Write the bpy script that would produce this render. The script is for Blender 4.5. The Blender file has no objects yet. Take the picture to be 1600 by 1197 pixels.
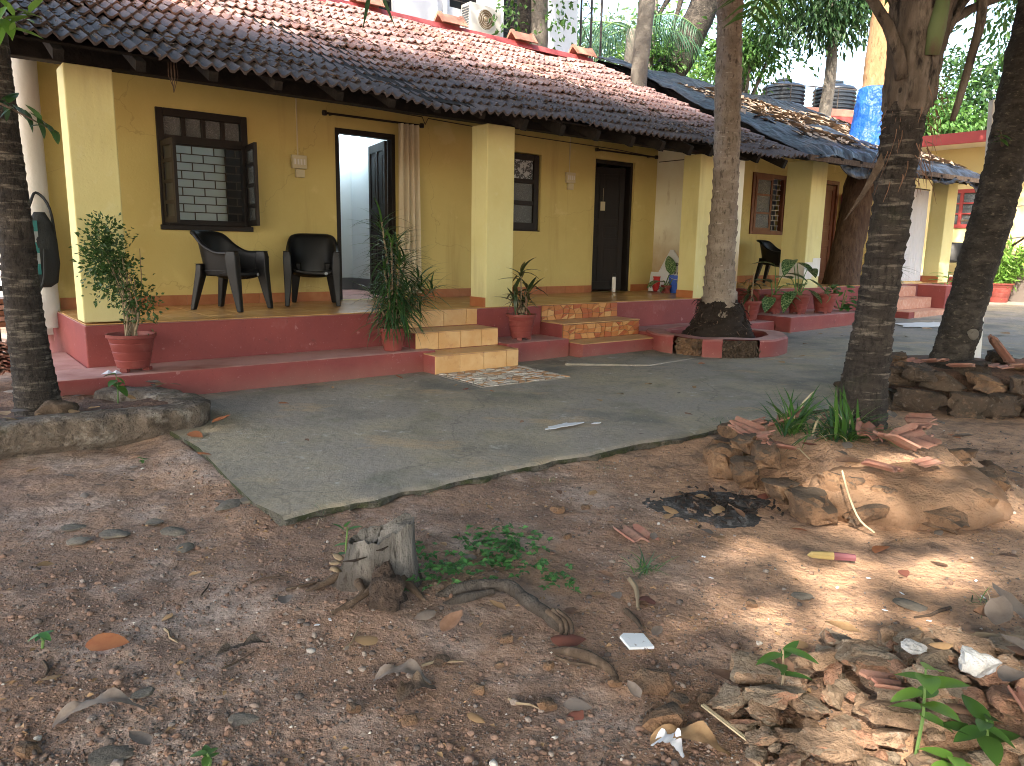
import bpy, bmesh, math, random
import numpy as np
from mathutils import Vector, Matrix

R = math.radians
PI = math.pi
rng = random.Random(11)
nrs = np.random.RandomState(5)
SC = bpy.context.scene
COL = SC.collection

# ------------------------------------------------------------------ camera
cam_d = bpy.data.cameras.new('camera')
cam_d.sensor_width = 36.0
cam_d.lens = 1170.0 / 1600.0 * 36.0
cam_d.clip_start = 0.05
cam_d.clip_end = 2000
cam = bpy.data.objects.new('camera', cam_d)
COL.objects.link(cam)
EYE = Vector((0, 0, 1.5))
cam.matrix_world = (Matrix.Translation(EYE) @ Matrix.Rotation(R(90 - 10.25), 4, 'X')
                    @ Matrix.Rotation(R(1.0), 4, 'Z'))
SC.camera = cam

# ------------------------------------------------------------------ sky, sun, exposure
SUN_EL = R(42)
SUN_H = Vector((-0.40, -0.92, 0)).normalized()            # horizontal direction towards the sun
SUN = SUN_H * math.cos(SUN_EL) + Vector((0, 0, math.sin(SUN_EL)))
world = bpy.data.worlds.new('World')
SC.world = world
world.use_nodes = True
wn = world.node_tree.nodes
wl = world.node_tree.links
wn.clear()
w_out = wn.new('ShaderNodeOutputWorld')
w_bg = wn.new('ShaderNodeBackground')
w_sky = wn.new('ShaderNodeTexSky')
w_sky.sky_type = 'NISHITA'
w_sky.sun_disc = False
w_sky.sun_elevation = SUN_EL
w_sky.sun_rotation = math.atan2(SUN_H.x, SUN_H.y)
w_sky.air_density = 1.2
w_sky.dust_density = 4.0
w_sky.ozone_density = 1.0
w_bg.inputs['Strength'].default_value = 0.15
wl.new(w_sky.outputs[0], w_bg.inputs['Color'])
wl.new(w_bg.outputs[0], w_out.inputs['Surface'])
sun_d = bpy.data.lights.new('sun', 'SUN')
sun_d.energy = 2.0
sun_d.angle = R(0.8)
sun_d.color = (1.0, 0.9, 0.76)
sun = bpy.data.objects.new('sun', sun_d)
COL.objects.link(sun)
sun.rotation_euler = (-SUN).to_track_quat('-Z', 'Y').to_euler()
SC.view_settings.view_transform = 'Standard'
SC.view_settings.look = 'None'
SC.view_settings.exposure = 2.85
SC.view_settings.gamma = 1.0
SC.view_settings.use_curve_mapping = False
SC.cycles.filter_width = 1.0
SC.cycles.max_bounces = 8
SC.cycles.diffuse_bounces = 4
SC.cycles.transparent_max_bounces = 8

# ------------------------------------------------------------------ house frame (u along the facade, v into the house)
A = R(38.5)
U = Vector((math.cos(A), math.sin(A), 0))
V = Vector((-math.sin(A), math.cos(A), 0))


def W(u, v, z=0.0):
    return U * u + V * v + Vector((0, 0, z))


def to_uv(x, y):
    return x * U.x + y * U.y, x * V.x + y * V.y


# ------------------------------------------------------------------ noise
def _h(ix, iy, iz):
    n = (ix * 374761393 + iy * 668265263 + iz * 2147483647 + 1013904223) & 0xFFFFFFFF
    n = ((n ^ (n >> 13)) * 1274126177) & 0xFFFFFFFF
    n = ((n ^ (n >> 15)) * 2246822519) & 0xFFFFFFFF
    return ((n ^ (n >> 16)) & 0xFFFFFF) / float(0xFFFFFF)


def vnoise(P):
    P = np.asarray(P, dtype=np.float64)
    I = np.floor(P).astype(np.int64)
    F = P - I
    F = F * F * (3 - 2 * F)
    out = 0
    for dx in (0, 1):
        wx = F[:, 0] if dx else 1 - F[:, 0]
        for dy in (0, 1):
            wy = F[:, 1] if dy else 1 - F[:, 1]
            for dz in (0, 1):
                wz = F[:, 2] if dz else 1 - F[:, 2]
                out = out + wx * wy * wz * _h(I[:, 0] + dx, I[:, 1] + dy, I[:, 2] + dz)
    return out * 2 - 1


def fbm(P, o=4):
    P = np.asarray(P, dtype=np.float64)
    s = 0
    a = 1.0
    for k in range(o):
        s = s + a * vnoise(P * (2.03 ** k) + 17.3 * k)
        a *= 0.5
    return s


# ------------------------------------------------------------------ mesh builder
class MB:
    def __init__(self):
        self.v = []
        self.f = []
        self.m = []
        self.n = 0

    def add(self, verts, faces, mi=0):
        o = self.n
        self.v.extend([tuple(p) for p in verts])
        self.n += len(verts)
        for f in faces:
            self.f.append(tuple(i + o for i in f))
            self.m.append(mi)
        return self

    def box(self, x0, y0, z0, x1, y1, z1, mi=0, M=None):
        vs = [Vector(p) for p in ((x0, y0, z0), (x1, y0, z0), (x1, y1, z0), (x0, y1, z0),
                                  (x0, y0, z1), (x1, y0, z1), (x1, y1, z1), (x0, y1, z1))]
        if M is not None:
            vs = [M @ p for p in vs]
        return self.add(vs, [(0, 3, 2, 1), (4, 5, 6, 7), (0, 1, 5, 4), (1, 2, 6, 5), (2, 3, 7, 6), (3, 0, 4, 7)], mi)

    def bar(self, a, b, w, h=None, mi=0):
        """square bar from a to b"""
        a, b = Vector(a), Vector(b)
        h = h or w
        t = (b - a).normalized()
        r = t.cross(Vector((0, 0, 1)))
        if r.length < 1e-4:
            r = Vector((1, 0, 0))
        r.normalize()
        n = r.cross(t)
        vs = []
        for p in (a, b):
            for sx, sy in ((-1, -1), (1, -1), (1, 1), (-1, 1)):
                vs.append(p + r * (sx * w / 2) + n * (sy * h / 2))
        return self.add(vs, [(0, 1, 2, 3), (7, 6, 5, 4), (0, 4, 5, 1), (1, 5, 6, 2), (2, 6, 7, 3), (3, 7, 4, 0)], mi)

    def prism(self, pts, z0, z1, mi=0, M=None):
        n = len(pts)
        vs = [Vector((x, y, z0)) for x, y in pts] + [Vector((x, y, z1)) for x, y in pts]
        if M is not None:
            vs = [M @ p for p in vs]
        fs = [tuple(range(n - 1, -1, -1)), tuple(range(n, 2 * n))]
        fs += [(i, (i + 1) % n, n + (i + 1) % n, n + i) for i in range(n)]
        return self.add(vs, fs, mi)

    def tube(self, pts, rad, n=8, mi=0, cap=True):
        pts = [Vector(p) for p in pts]
        if not hasattr(rad, '__len__'):
            rad = [rad] * len(pts)
        vs = []
        fs = []
        r0 = None
        for i, p in enumerate(pts):
            t = (pts[min(i + 1, len(pts) - 1)] - pts[max(i - 1, 0)]).normalized()
            if r0 is None:
                r0 = t.cross(Vector((0.31, 0.2, 0.9)))
                if r0.length < 1e-3:
                    r0 = t.cross(Vector((1, 0, 0)))
            r0 = (r0 - t * r0.dot(t)).normalized()
            b = t.cross(r0)
            for k in range(n):
                a = 2 * PI * k / n
                vs.append(p + (r0 * math.cos(a) + b * math.sin(a)) * rad[i])
        for i in range(len(pts) - 1):
            for k in range(n):
                k2 = (k + 1) % n
                fs.append((i * n + k, i * n + k2, (i + 1) * n + k2, (i + 1) * n + k))
        if cap:
            fs.append(tuple(range(n - 1, -1, -1)))
            fs.append(tuple(range((len(pts) - 1) * n, len(pts) * n)))
        return self.add(vs, fs, mi)

    def lathe(self, prof, n=24, c=(0, 0, 0), mi=0, close=True):
        c = Vector(c)
        vs = []
        fs = []
        for r, z in prof:
            for k in range(n):
                a = 2 * PI * k / n
                vs.append(c + Vector((r * math.cos(a), r * math.sin(a), z)))
        for i in range(len(prof) - 1):
            for k in range(n):
                k2 = (k + 1) % n
                fs.append((i * n + k, i * n + k2, (i + 1) * n + k2, (i + 1) * n + k))
        if close:
            fs.append(tuple(range(n - 1, -1, -1)))
            fs.append(tuple(range((len(prof) - 1) * n, len(prof) * n)))
        return self.add(vs, fs, mi)

    def shift(self, d):
        d = Vector(d)
        self.v = [(p[0] - d.x, p[1] - d.y, p[2] - d.z) for p in self.v]
        return self

    def mesh(self, name, mats, smooth=None):
        me = bpy.data.meshes.new(name)
        me.from_pydata([tuple(p) for p in self.v], [], self.f)
        for m in (mats if isinstance(mats, (list, tuple)) else [mats]):
            me.materials.append(m)
        if any(self.m):
            me.polygons.foreach_set('material_index', self.m)
        finish(me, smooth)
        return me


def finish(me, smooth):
    if smooth is not None:
        me.polygons.foreach_set('use_smooth', [True] * len(me.polygons))
        if smooth < 179:
            me.set_sharp_from_angle(angle=R(smooth))
    me.update()


def np_mesh(name, verts, faces, mats, smooth=None):
    """numpy mesh: verts (N,3), faces list of arrays (k,3) / (k,4)"""
    me = bpy.data.meshes.new(name)
    verts = np.asarray(verts, dtype=np.float32)
    me.vertices.add(len(verts))
    me.vertices.foreach_set('co', verts.ravel())
    fl = [np.asarray(f, dtype=np.int32) for f in (faces if isinstance(faces, list) else [faces])]
    nl = sum(f.size for f in fl)
    npoly = sum(len(f) for f in fl)
    me.loops.add(nl)
    me.loops.foreach_set('vertex_index', np.concatenate([f.ravel() for f in fl]))
    me.polygons.add(npoly)
    tot = np.concatenate([np.full(len(f), f.shape[1], dtype=np.int32) for f in fl])
    st = np.concatenate([[0], np.cumsum(tot)[:-1]]).astype(np.int32)
    me.polygons.foreach_set('loop_start', st)
    me.polygons.foreach_set('loop_total', tot)
    me.update(calc_edges=True)
    me.validate()
    for m in (mats if isinstance(mats, (list, tuple)) else [mats]):
        me.materials.append(m)
    finish(me, smooth)
    return me


def link(name, me, parent=None, loc=(0, 0, 0), rot=(0, 0, 0), scale=(1, 1, 1)):
    o = bpy.data.objects.new(name, me)
    COL.objects.link(o)
    o.location = loc
    o.rotation_euler = rot
    o.scale = scale
    if parent is not None:
        o.parent = parent
    return o


def obj(name, mb, mats, parent=None, loc=(0, 0, 0), rot=(0, 0, 0), smooth=None, bevel=0, org=None):
    if org is not None:
        mb.shift(org)
    o = link(name, mb.mesh(name, mats, smooth), parent, loc, rot)
    if bevel:
        b = o.modifiers.new('bevel', 'BEVEL')
        b.width = bevel
        b.segments = 2
        b.limit_method = 'ANGLE'
        b.angle_limit = R(40)
    return o


def tag(o, label, cat, group=None):
    o['label'] = label
    o['category'] = cat
    if group:
        o['group'] = group
    return o


def thing(name, label, cat, loc=(0, 0, 0), rz=0.0, group=None):
    o = bpy.data.objects.new(name, None)
    COL.objects.link(o)
    o.empty_display_size = 0.1
    o.location = loc
    o.rotation_euler = (0, 0, rz)
    return tag(o, label, cat, group)


def kind(o, k):
    o['kind'] = k
    return o


def dup(root, loc=None, rz=None, label=None, scale=None):
    r = root.copy()
    COL.objects.link(r)
    if loc is not None:
        r.location = loc
    if rz is not None:
        r.rotation_euler = (0, 0, rz)
    if scale is not None:
        r.scale = (scale, scale, scale)
    if label:
        r['label'] = label
    for ch in list(root.children):
        c = ch.copy()
        COL.objects.link(c)
        c.parent = r
        for g in ch.children:
            d = g.copy()
            COL.objects.link(d)
            d.parent = c
    return r


# ------------------------------------------------------------------ materials
def mat(name, col, layers=(), rough=0.85, bump=(), rnd=0.0, top=None, spec=0.3, trans=0.0, rndcol=None, metal=0.0, obco=False,
        rough_noise=None, gain=1.0):
    """layers: (type, scale, lo, hi, colour[, detail, stretch]); bump: (type, scale, distance[, detail, stretch]); colours linear"""
    if gain != 1.0:
        col = tuple(c * gain for c in col)
        layers = [tuple(ly[:4]) + (tuple(c * gain for c in ly[4]),) + tuple(ly[5:]) for ly in layers]
    m = bpy.data.materials.new(name)
    m.use_nodes = True
    nt = m.node_tree
    N = nt.nodes
    L = nt.links
    N.clear()
    out = N.new('ShaderNodeOutputMaterial')
    bs = N.new('ShaderNodeBsdfPrincipled')
    bs.inputs['Roughness'].default_value = rough
    bs.inputs['Specular IOR Level'].default_value = spec
    bs.inputs['Metallic'].default_value = metal
    if obco:
        co = N.new('ShaderNodeTexCoord').outputs['Object']
    else:
        co = N.new('ShaderNodeNewGeometry').outputs['Position']

    def vec(stretch):
        if not stretch:
            return co
        mp = N.new('ShaderNodeVectorMath')
        mp.operation = 'MULTIPLY'
        mp.inputs[1].default_value = stretch
        L.new(co, mp.inputs[0])
        return mp.outputs[0]

    def tex(kind_, scale, detail, stretch):
        if kind_ == 'vor':
            t = N.new('ShaderNodeTexVoronoi')
            t.inputs['Scale'].default_value = scale
            L.new(vec(stretch), t.inputs['Vector'])
            return t.outputs['Distance']
        if kind_ == 'cell':
            t = N.new('ShaderNodeTexVoronoi')
            t.inputs['Scale'].default_value = scale
            L.new(vec(stretch), t.inputs['Vector'])
            s = N.new('ShaderNodeSeparateColor')
            L.new(t.outputs['Color'], s.inputs[0])
            return s.outputs[0]
        if kind_ == 'crack':
            n = N.new('ShaderNodeTexNoise')
            n.inputs['Scale'].default_value = scale * 2.5
            n.inputs['Detail'].default_value = 6
            L.new(vec(stretch), n.inputs['Vector'])
            a = N.new('ShaderNodeVectorMath')
            a.operation = 'MULTIPLY_ADD'
            a.inputs[1].default_value = (0.5 / scale,) * 3
            L.new(n.outputs['Color'], a.inputs[0])
            L.new(vec(stretch), a.inputs[2])
            t = N.new('ShaderNodeTexVoronoi')
            t.feature = 'DISTANCE_TO_EDGE'
            t.inputs['Scale'].default_value = scale
            L.new(a.outputs[0], t.inputs['Vector'])
            return t.outputs['Distance']
        if kind_ == 'edge':
            t = N.new('ShaderNodeTexVoronoi')
            t.feature = 'DISTANCE_TO_EDGE'
            t.inputs['Scale'].default_value = scale
            L.new(vec(stretch), t.inputs['Vector'])
            return t.outputs['Distance']
        if kind_ in ('z', 'x'):
            s = N.new('ShaderNodeSeparateXYZ')
            L.new(co, s.inputs[0])
            n = N.new('ShaderNodeTexNoise')
            n.inputs['Scale'].default_value = scale
            n.inputs['Detail'].default_value = 4
            L.new(co, n.inputs['Vector'])
            a = N.new('ShaderNodeMath')
            a.operation = 'MULTIPLY_ADD'
            a.inputs[1].default_value = detail
            L.new(n.outputs[0], a.inputs[0])
            L.new(s.outputs[2 if kind_ == 'z' else 0], a.inputs[2])
            return a.outputs[0]
        if kind_ == 'isl':
            t = N.new('ShaderNodeNewGeometry')
            oi = N.new('ShaderNodeObjectInfo')
            a = N.new('ShaderNodeMath')
            a.inputs[1].default_value = 1.0
            L.new(t.outputs['Random Per Island'], a.inputs[0])
            L.new(oi.outputs['Random'], a.inputs[1])
            b = N.new('ShaderNodeMath')
            b.operation = 'MULTIPLY'
            b.inputs[1].default_value = scale
            L.new(a.outputs[0], b.inputs[0])
            f = N.new('ShaderNodeMath')
            f.operation = 'FRACT'
            L.new(b.outputs[0], f.inputs[0])
            return f.outputs[0]
        t = N.new('ShaderNodeTexNoise')
        t.inputs['Scale'].default_value = scale
        t.inputs['Detail'].default_value = detail
        t.inputs['Roughness'].default_value = 0.62
        L.new(vec(stretch), t.inputs['Vector'])
        return t.outputs[0]

    def ramp(sock, lo, hi):
        mr = N.new('ShaderNodeMapRange')
        mr.inputs['From Min'].default_value = lo
        mr.inputs['From Max'].default_value = hi
        L.new(sock, mr.inputs['Value'])
        return mr.outputs[0]

    def mix(fac, a, b):
        x = N.new('ShaderNodeMix')
        x.data_type = 'RGBA'
        if hasattr(fac, 'links'):
            L.new(fac, x.inputs['Factor'])
        else:
            x.inputs['Factor'].default_value = fac
        for s, val in ((x.inputs['A'], a), (x.inputs['B'], b)):
            if hasattr(val, 'links'):
                L.new(val, s)
            else:
                s.default_value = (val[0], val[1], val[2], 1)
        return x.outputs['Result']

    cur = col
    for ly in layers:
        ty, sc, lo, hi, c = ly[:5]
        det = ly[5] if len(ly) > 5 else 5
        st = ly[6] if len(ly) > 6 else None
        amt = ly[7] if len(ly) > 7 else 1.0
        f = ramp(tex(ty, sc, det, st), lo, hi)
        if amt < 1:
            mm = N.new('ShaderNodeMath')
            mm.operation = 'MULTIPLY'
            mm.inputs[1].default_value = amt
            L.new(f, mm.inputs[0])
            f = mm.outputs[0]
        cur = mix(f, cur, c)
    if rndcol:
        cur = mix(tex('isl', 3.77, 0, None), cur, rndcol)
    if top:
        g = N.new('ShaderNodeNewGeometry')
        s = N.new('ShaderNodeSeparateXYZ')
        L.new(g.outputs['True Normal'], s.inputs[0])
        f = ramp(s.outputs[2], 0.5, 0.95)
        n = ramp(tex('noise', top[2] if len(top) > 2 else 3, 5, None), 0.2, 0.55)
        mm = N.new('ShaderNodeMath')
        mm.operation = 'MULTIPLY'
        L.new(f, mm.inputs[0])
        L.new(n, mm.inputs[1])
        m2 = N.new('ShaderNodeMath')
        m2.operation = 'MULTIPLY'
        m2.inputs[1].default_value = top[1]
        L.new(mm.outputs[0], m2.inputs[0])
        cur = mix(m2.outputs[0], cur, top[0])
    if rnd:
        hs = N.new('ShaderNodeHueSaturation')
        f = tex('isl', 7.31, 0, None)
        mr = N.new('ShaderNodeMapRange')
        mr.inputs['To Min'].default_value = 1 - rnd
        mr.inputs['To Max'].default_value = 1 + rnd
        L.new(f, mr.inputs['Value'])
        L.new(mr.outputs[0], hs.inputs['Value'])
        if hasattr(cur, 'links'):
            L.new(cur, hs.inputs['Color'])
        else:
            hs.inputs['Color'].default_value = (*cur, 1)
        cur = hs.outputs[0]
    if hasattr(cur, 'links'):
        L.new(cur, bs.inputs['Base Color'])
    else:
        bs.inputs['Base Color'].default_value = (*cur, 1)
    if rough_noise:
        f = tex('noise', rough_noise[0], 5, None)
        mr = N.new('ShaderNodeMapRange')
        mr.inputs['From Min'].default_value = 0.3
        mr.inputs['From Max'].default_value = 0.7
        mr.inputs['To Min'].default_value = rough_noise[1]
        mr.inputs['To Max'].default_value = rough_noise[2]
        L.new(f, mr.inputs['Value'])
        L.new(mr.outputs[0], bs.inputs['Roughness'])
    prev = None
    for b in bump:
        ty, sc, dist = b[:3]
        det = b[3] if len(b) > 3 else 5
        st = b[4] if len(b) > 4 else None
        bn = N.new('ShaderNodeBump')
        bn.inputs['Strength'].default_value = 1.0
        bn.inputs['Distance'].default_value = dist
        L.new(tex(ty, sc, det, st), bn.inputs['Height'])
        if prev:
            L.new(prev, bn.inputs['Normal'])
        prev = bn.outputs[0]
    if prev:
        L.new(prev, bs.inputs['Normal'])
    if trans:
        tr = N.new('ShaderNodeBsdfTranslucent')
        if hasattr(cur, 'links'):
            L.new(cur, tr.inputs['Color'])
        else:
            tr.inputs['Color'].default_value = (*cur, 1)
        ms = N.new('ShaderNodeMixShader')
        ms.inputs[0].default_value = trans
        L.new(bs.outputs[0], ms.inputs[1])
        L.new(tr.outputs[0], ms.inputs[2])
        L.new(ms.outputs[0], out.inputs['Surface'])
    else:
        L.new(bs.outputs[0], out.inputs['Surface'])
    m.diffuse_color = (*col, 1)
    return m


MT = {}
MT['dirt'] = mat('dirt', (0.222, 0.142, 0.1),
                 [('noise', 0.55, 0.45, 0.62, (0.28, 0.175, 0.112), 4),
                  ('noise', 1.3, 0.48, 0.62, (0.34, 0.265, 0.22), 6),
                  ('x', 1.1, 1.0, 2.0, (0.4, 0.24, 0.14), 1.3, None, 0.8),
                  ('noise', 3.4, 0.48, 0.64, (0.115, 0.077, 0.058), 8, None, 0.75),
                  ('noise', 16, 0.5, 0.7, (0.12, 0.08, 0.06), 8, None, 0.6),
                  ('noise', 60, 0.56, 0.72, (0.36, 0.27, 0.21), 4, None, 0.35),
                  ('noise', 45, 0.58, 0.7, (0.07, 0.047, 0.037), 5, None, 0.6),
                  ('crack', 3.5, 0.012, 0.0, (0.07, 0.045, 0.034), 3, None, 0.5)],
                 rough=0.95, bump=[('noise', 11, 0.035, 9), ('noise', 40, 0.014, 6)], gain=1.3)
MT['pebble'] = mat('pebble', (0.15, 0.092, 0.066), [('isl', 1.0, 0.5, 0.6, (0.21, 0.135, 0.1)), ('isl', 3.1, 0.75, 0.78, (0.085, 0.07, 0.062)),
                                                    ('isl', 5.7, 0.84, 0.88, (0.21, 0.175, 0.15)), ('isl', 7.9, 0.985, 0.988, (0.42, 0.39, 0.35)), ('noise', 60, 0.5, 0.7, (0.09, 0.06, 0.045), 5, None, 0.7)], rough=0.95,
                   bump=[('noise', 120, 0.004)], gain=1.3)
MT['planter_soil'] = mat('planter_soil', (0.13, 0.075, 0.05), [('noise', 9, 0.45, 0.65, (0.22, 0.13, 0.085), 6), ('noise', 50, 0.5, 0.7, (0.06, 0.04, 0.03))],
                         bump=[('noise', 25, 0.03, 8)])
MT['concrete'] = mat('concrete', (0.225, 0.2, 0.17),
                     [('noise', 0.7, 0.44, 0.6, (0.27, 0.23, 0.165), 6), ('noise', 0.9, 0.5, 0.66, (0.13, 0.124, 0.108), 7),
                      ('noise', 2.2, 0.54, 0.68, (0.13, 0.13, 0.085), 8, None, 0.55), ('noise', 0.8, 0.58, 0.68, (0.36, 0.255, 0.15), 6, (1.0, 1.6, 1), 0.7),
                      ('noise', 26, 0.52, 0.72, (0.12, 0.112, 0.098), 7, None, 0.65), ('noise', 6, 0.62, 0.7, (0.36, 0.345, 0.31), 8, None, 0.7),
                      ('noise', 45, 0.68, 0.72, (0.5, 0.48, 0.44), 3, None, 0.6), ('crack', 0.33, 0.004, 0.0, (0.07, 0.065, 0.055), 3, None, 0.4)],
                     rough=0.88, bump=[('noise', 14, 0.012, 9), ('noise', 90, 0.005, 5)], gain=1.3)
MT['slab_side'] = mat('slab_side', (0.12, 0.108, 0.088), [('noise', 5, 0.42, 0.58, (0.05, 0.058, 0.022), 8), ('noise', 14, 0.58, 0.7, (0.22, 0.19, 0.15), 7), ('noise', 30, 0.55, 0.68, (0.04, 0.036, 0.028), 7, None, 0.8)],
                      bump=[('noise', 12, 0.06, 8), ('noise', 40, 0.025, 7)])
MT['old_kerb'] = mat('old_kerb', (0.19, 0.15, 0.115), [('noise', 4, 0.46, 0.6, (0.085, 0.066, 0.05), 8), ('noise', 7, 0.54, 0.68, (0.33, 0.29, 0.24), 8), ('noise', 22, 0.54, 0.68, (0.06, 0.046, 0.036), 7, None, 0.7),
                                                       ('noise', 2.2, 0.58, 0.72, (0.06, 0.062, 0.03), 6)], bump=[('noise', 9, 0.07, 9), ('noise', 34, 0.035, 7)])
MT['yellow_wall'] = mat('yellow_wall', (0.56, 0.46, 0.18), [('noise', 0.9, 0.4, 0.7, (0.5, 0.4, 0.145), 5), ('noise', 3.5, 0.62, 0.8, (0.7, 0.58, 0.28), 6, None, 0.6),
                                                          ('z', 1.6, 1.22, 1.0, (0.5, 0.33, 0.13), 0.35, None, 0.35), ('noise', 2.6, 0.56, 0.72, (0.4, 0.29, 0.11), 8, (1, 1, 0.1), 0.65), ('noise', 1.6, 0.62, 0.66, (0.63, 0.53, 0.25), 7, None, 0.5), ('crack', 0.45, 0.003, 0.0, (0.25, 0.18, 0.08), 3, None, 0.35), ('noise', 28, 0.68, 0.74, (0.36, 0.27, 0.13), 4, None, 0.4)],
                        rough=0.8, bump=[('noise', 40, 0.002, 5)], spec=0.2)
MT['skylit_pillar_paint'] = mat('skylit_pillar_paint', (0.66, 0.61, 0.3), [('noise', 1.1, 0.45, 0.7, (0.61, 0.55, 0.25), 6), ('noise', 7, 0.58, 0.75, (0.68, 0.65, 0.38), 7, None, 0.6), ('noise', 2.8, 0.56, 0.72, (0.46, 0.4, 0.2), 8, (1, 1, 0.12), 0.65), ('noise', 30, 0.68, 0.74, (0.36, 0.32, 0.18), 4, None, 0.4), ('z', 2.2, 1.15, 0.8, (0.42, 0.36, 0.2), 0.3, None, 0.4)],
                        rough=0.78, bump=[('noise', 40, 0.002, 5)], spec=0.2)  # pillar paint with sky light and green leaf bounce put into its colour
MT['stained_wall'] = mat('stained_wall', (0.78, 0.77, 0.64), [('noise', 1.3, 0.42, 0.7, (0.7, 0.67, 0.5), 5), ('z', 2.2, 2.35, 1.45, (0.3, 0.15, 0.03), 0.9, None, 0.9),
                                                             ('noise', 5, 0.6, 0.72, (0.3, 0.2, 0.09), 6, (1, 1, 0.3), 0.5)], rough=0.8, bump=[('noise', 30, 0.003)])
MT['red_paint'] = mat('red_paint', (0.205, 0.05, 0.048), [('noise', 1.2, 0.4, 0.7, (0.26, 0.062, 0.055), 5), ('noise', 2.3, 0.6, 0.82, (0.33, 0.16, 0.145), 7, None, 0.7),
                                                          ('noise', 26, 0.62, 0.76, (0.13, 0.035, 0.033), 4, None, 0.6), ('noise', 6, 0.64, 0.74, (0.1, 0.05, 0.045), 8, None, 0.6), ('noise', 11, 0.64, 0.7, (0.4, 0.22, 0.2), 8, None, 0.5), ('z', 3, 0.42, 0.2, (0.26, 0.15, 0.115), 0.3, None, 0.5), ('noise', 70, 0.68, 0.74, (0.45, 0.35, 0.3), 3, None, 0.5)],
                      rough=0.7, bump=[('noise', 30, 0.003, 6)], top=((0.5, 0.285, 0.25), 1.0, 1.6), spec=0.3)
MT['steel_white'] = mat('whitewash', (0.68, 0.67, 0.64), [('noise', 2, 0.5, 0.75, (0.5, 0.46, 0.4), 6, (1, 1, 0.25), 0.7)], rough=0.75, bump=[('noise', 20, 0.004)])
MT['room_paint'] = mat('room_paint', (0.56, 0.62, 0.65), [('noise', 1.5, 0.4, 0.7, (0.52, 0.58, 0.61))], rough=0.7)
MT['room_dark'] = mat('room_dark', (0.12, 0.13, 0.14), rough=0.7)
MT['ochre_tile'] = mat('ochre_tile', (0.5, 0.27, 0.095), [('noise', 3, 0.42, 0.66, (0.56, 0.33, 0.14), 6), ('noise', 10, 0.56, 0.76, (0.42, 0.2, 0.075), 6, None, 0.6)],
                       rough=0.27, rnd=0.05, spec=0.5)
MT['step_tile'] = mat('step_tile', (0.55, 0.31, 0.12), [('noise', 4, 0.4, 0.66, (0.62, 0.4, 0.19), 7), ('noise', 9, 0.58, 0.75, (0.42, 0.2, 0.085), 7, None, 0.8)],
                      rough=0.4, rnd=0.1, spec=0.4, top=((0.6, 0.36, 0.19), 0.7))
MT['skirt_tile'] = mat('skirt_tile', (0.33, 0.115, 0.042), [('noise', 6, 0.4, 0.7, (0.4, 0.16, 0.065), 6)], rough=0.4, rnd=0.14)
MT['shard_orange'] = mat('shard_orange', (0.42, 0.16, 0.05), [('isl', 1.0, 0.45, 0.5, (0.5, 0.25, 0.09)), ('isl', 3.3, 0.7, 0.75, (0.36, 0.1, 0.04)), ('isl', 6.1, 0.85, 0.88, (0.55, 0.32, 0.13)),
                                                        ('noise', 30, 0.5, 0.75, (0.36, 0.15, 0.06), 5, None, 0.6)], rough=0.4)
MT['shard_white'] = mat('shard_white', (0.62, 0.58, 0.52), [('isl', 1.0, 0.55, 0.56, (0.5, 0.28, 0.14)), ('isl', 3.3, 0.72, 0.74, (0.42, 0.36, 0.3)), ('noise', 25, 0.5, 0.7, (0.35, 0.3, 0.25), 5, None, 0.7)], rough=0.5)
MT['h2_tile'] = mat('h2_tile', (0.5, 0.25, 0.17), [('noise', 14, 0.45, 0.62, (0.55, 0.34, 0.25), 7), ('noise', 30, 0.62, 0.75, (0.36, 0.13, 0.08), 5)], rough=0.35, rnd=0.1)
MT['grout'] = mat('grout', (0.2, 0.11, 0.06), rough=0.9, bump=[('noise', 60, 0.003)])
MT['dark_wood'] = mat('dark_wood', (0.011, 0.008, 0.007), [('noise', 4, 0.5, 0.7, (0.02, 0.013, 0.01), 6, (1, 1, 0.15)), ('noise', 30, 0.68, 0.8, (0.08, 0.055, 0.04), 5, (1, 1, 0.2), 0.4)],
                      rough=0.55, bump=[('noise', 30, 0.002, 5, (1, 1, 0.1))])
MT['brown_wood'] = mat('brown_wood', (0.13, 0.045, 0.022), [('noise', 6, 0.45, 0.7, (0.17, 0.065, 0.032), 6, (1, 1, 0.15))], rough=0.45, bump=[('noise', 30, 0.002, 5, (1, 1, 0.1))])
MT['old_timber'] = mat('old_timber', (0.011, 0.009, 0.008), [('noise', 6, 0.5, 0.75, (0.024, 0.019, 0.016), 6)], rough=0.9, bump=[('noise', 20, 0.01, 6)])
MT['roof_tile'] = None
MT['glass_dim'] = mat('frosted_pane', (0.17, 0.185, 0.19), [('vor', 55, 0.1, 0.5, (0.1, 0.11, 0.115)), ('noise', 5, 0.45, 0.65, (0.09, 0.1, 0.105), 5)], rough=0.25, bump=[('vor', 60, 0.006)], spec=0.5)
MT['glass_dark'] = mat('dark_pane', (0.018, 0.019, 0.02), rough=0.3, spec=0.15)
MT['iron'] = mat('iron', (0.05, 0.042, 0.036), [('noise', 20, 0.5, 0.7, (0.1, 0.06, 0.04))], rough=0.6)
MT['iron_light'] = mat('iron_light', (0.4, 0.38, 0.33), rough=0.6)
MT['plastic_black'] = mat('plastic_black', (0.006, 0.006, 0.0065), rough=0.45, spec=0.35, rough_noise=(5, 0.4, 0.55))
MT['plastic_white'] = mat('plastic_white', (0.62, 0.6, 0.55), rough=0.4)
MT['switch_cream'] = mat('switch_cream', (0.52, 0.46, 0.3), rough=0.45)
MT['curtain'] = mat('curtain_cloth', (0.66, 0.6, 0.46), [('noise', 2, 0.4, 0.7, (0.58, 0.5, 0.35))], rough=0.9, trans=0.2)
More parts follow.
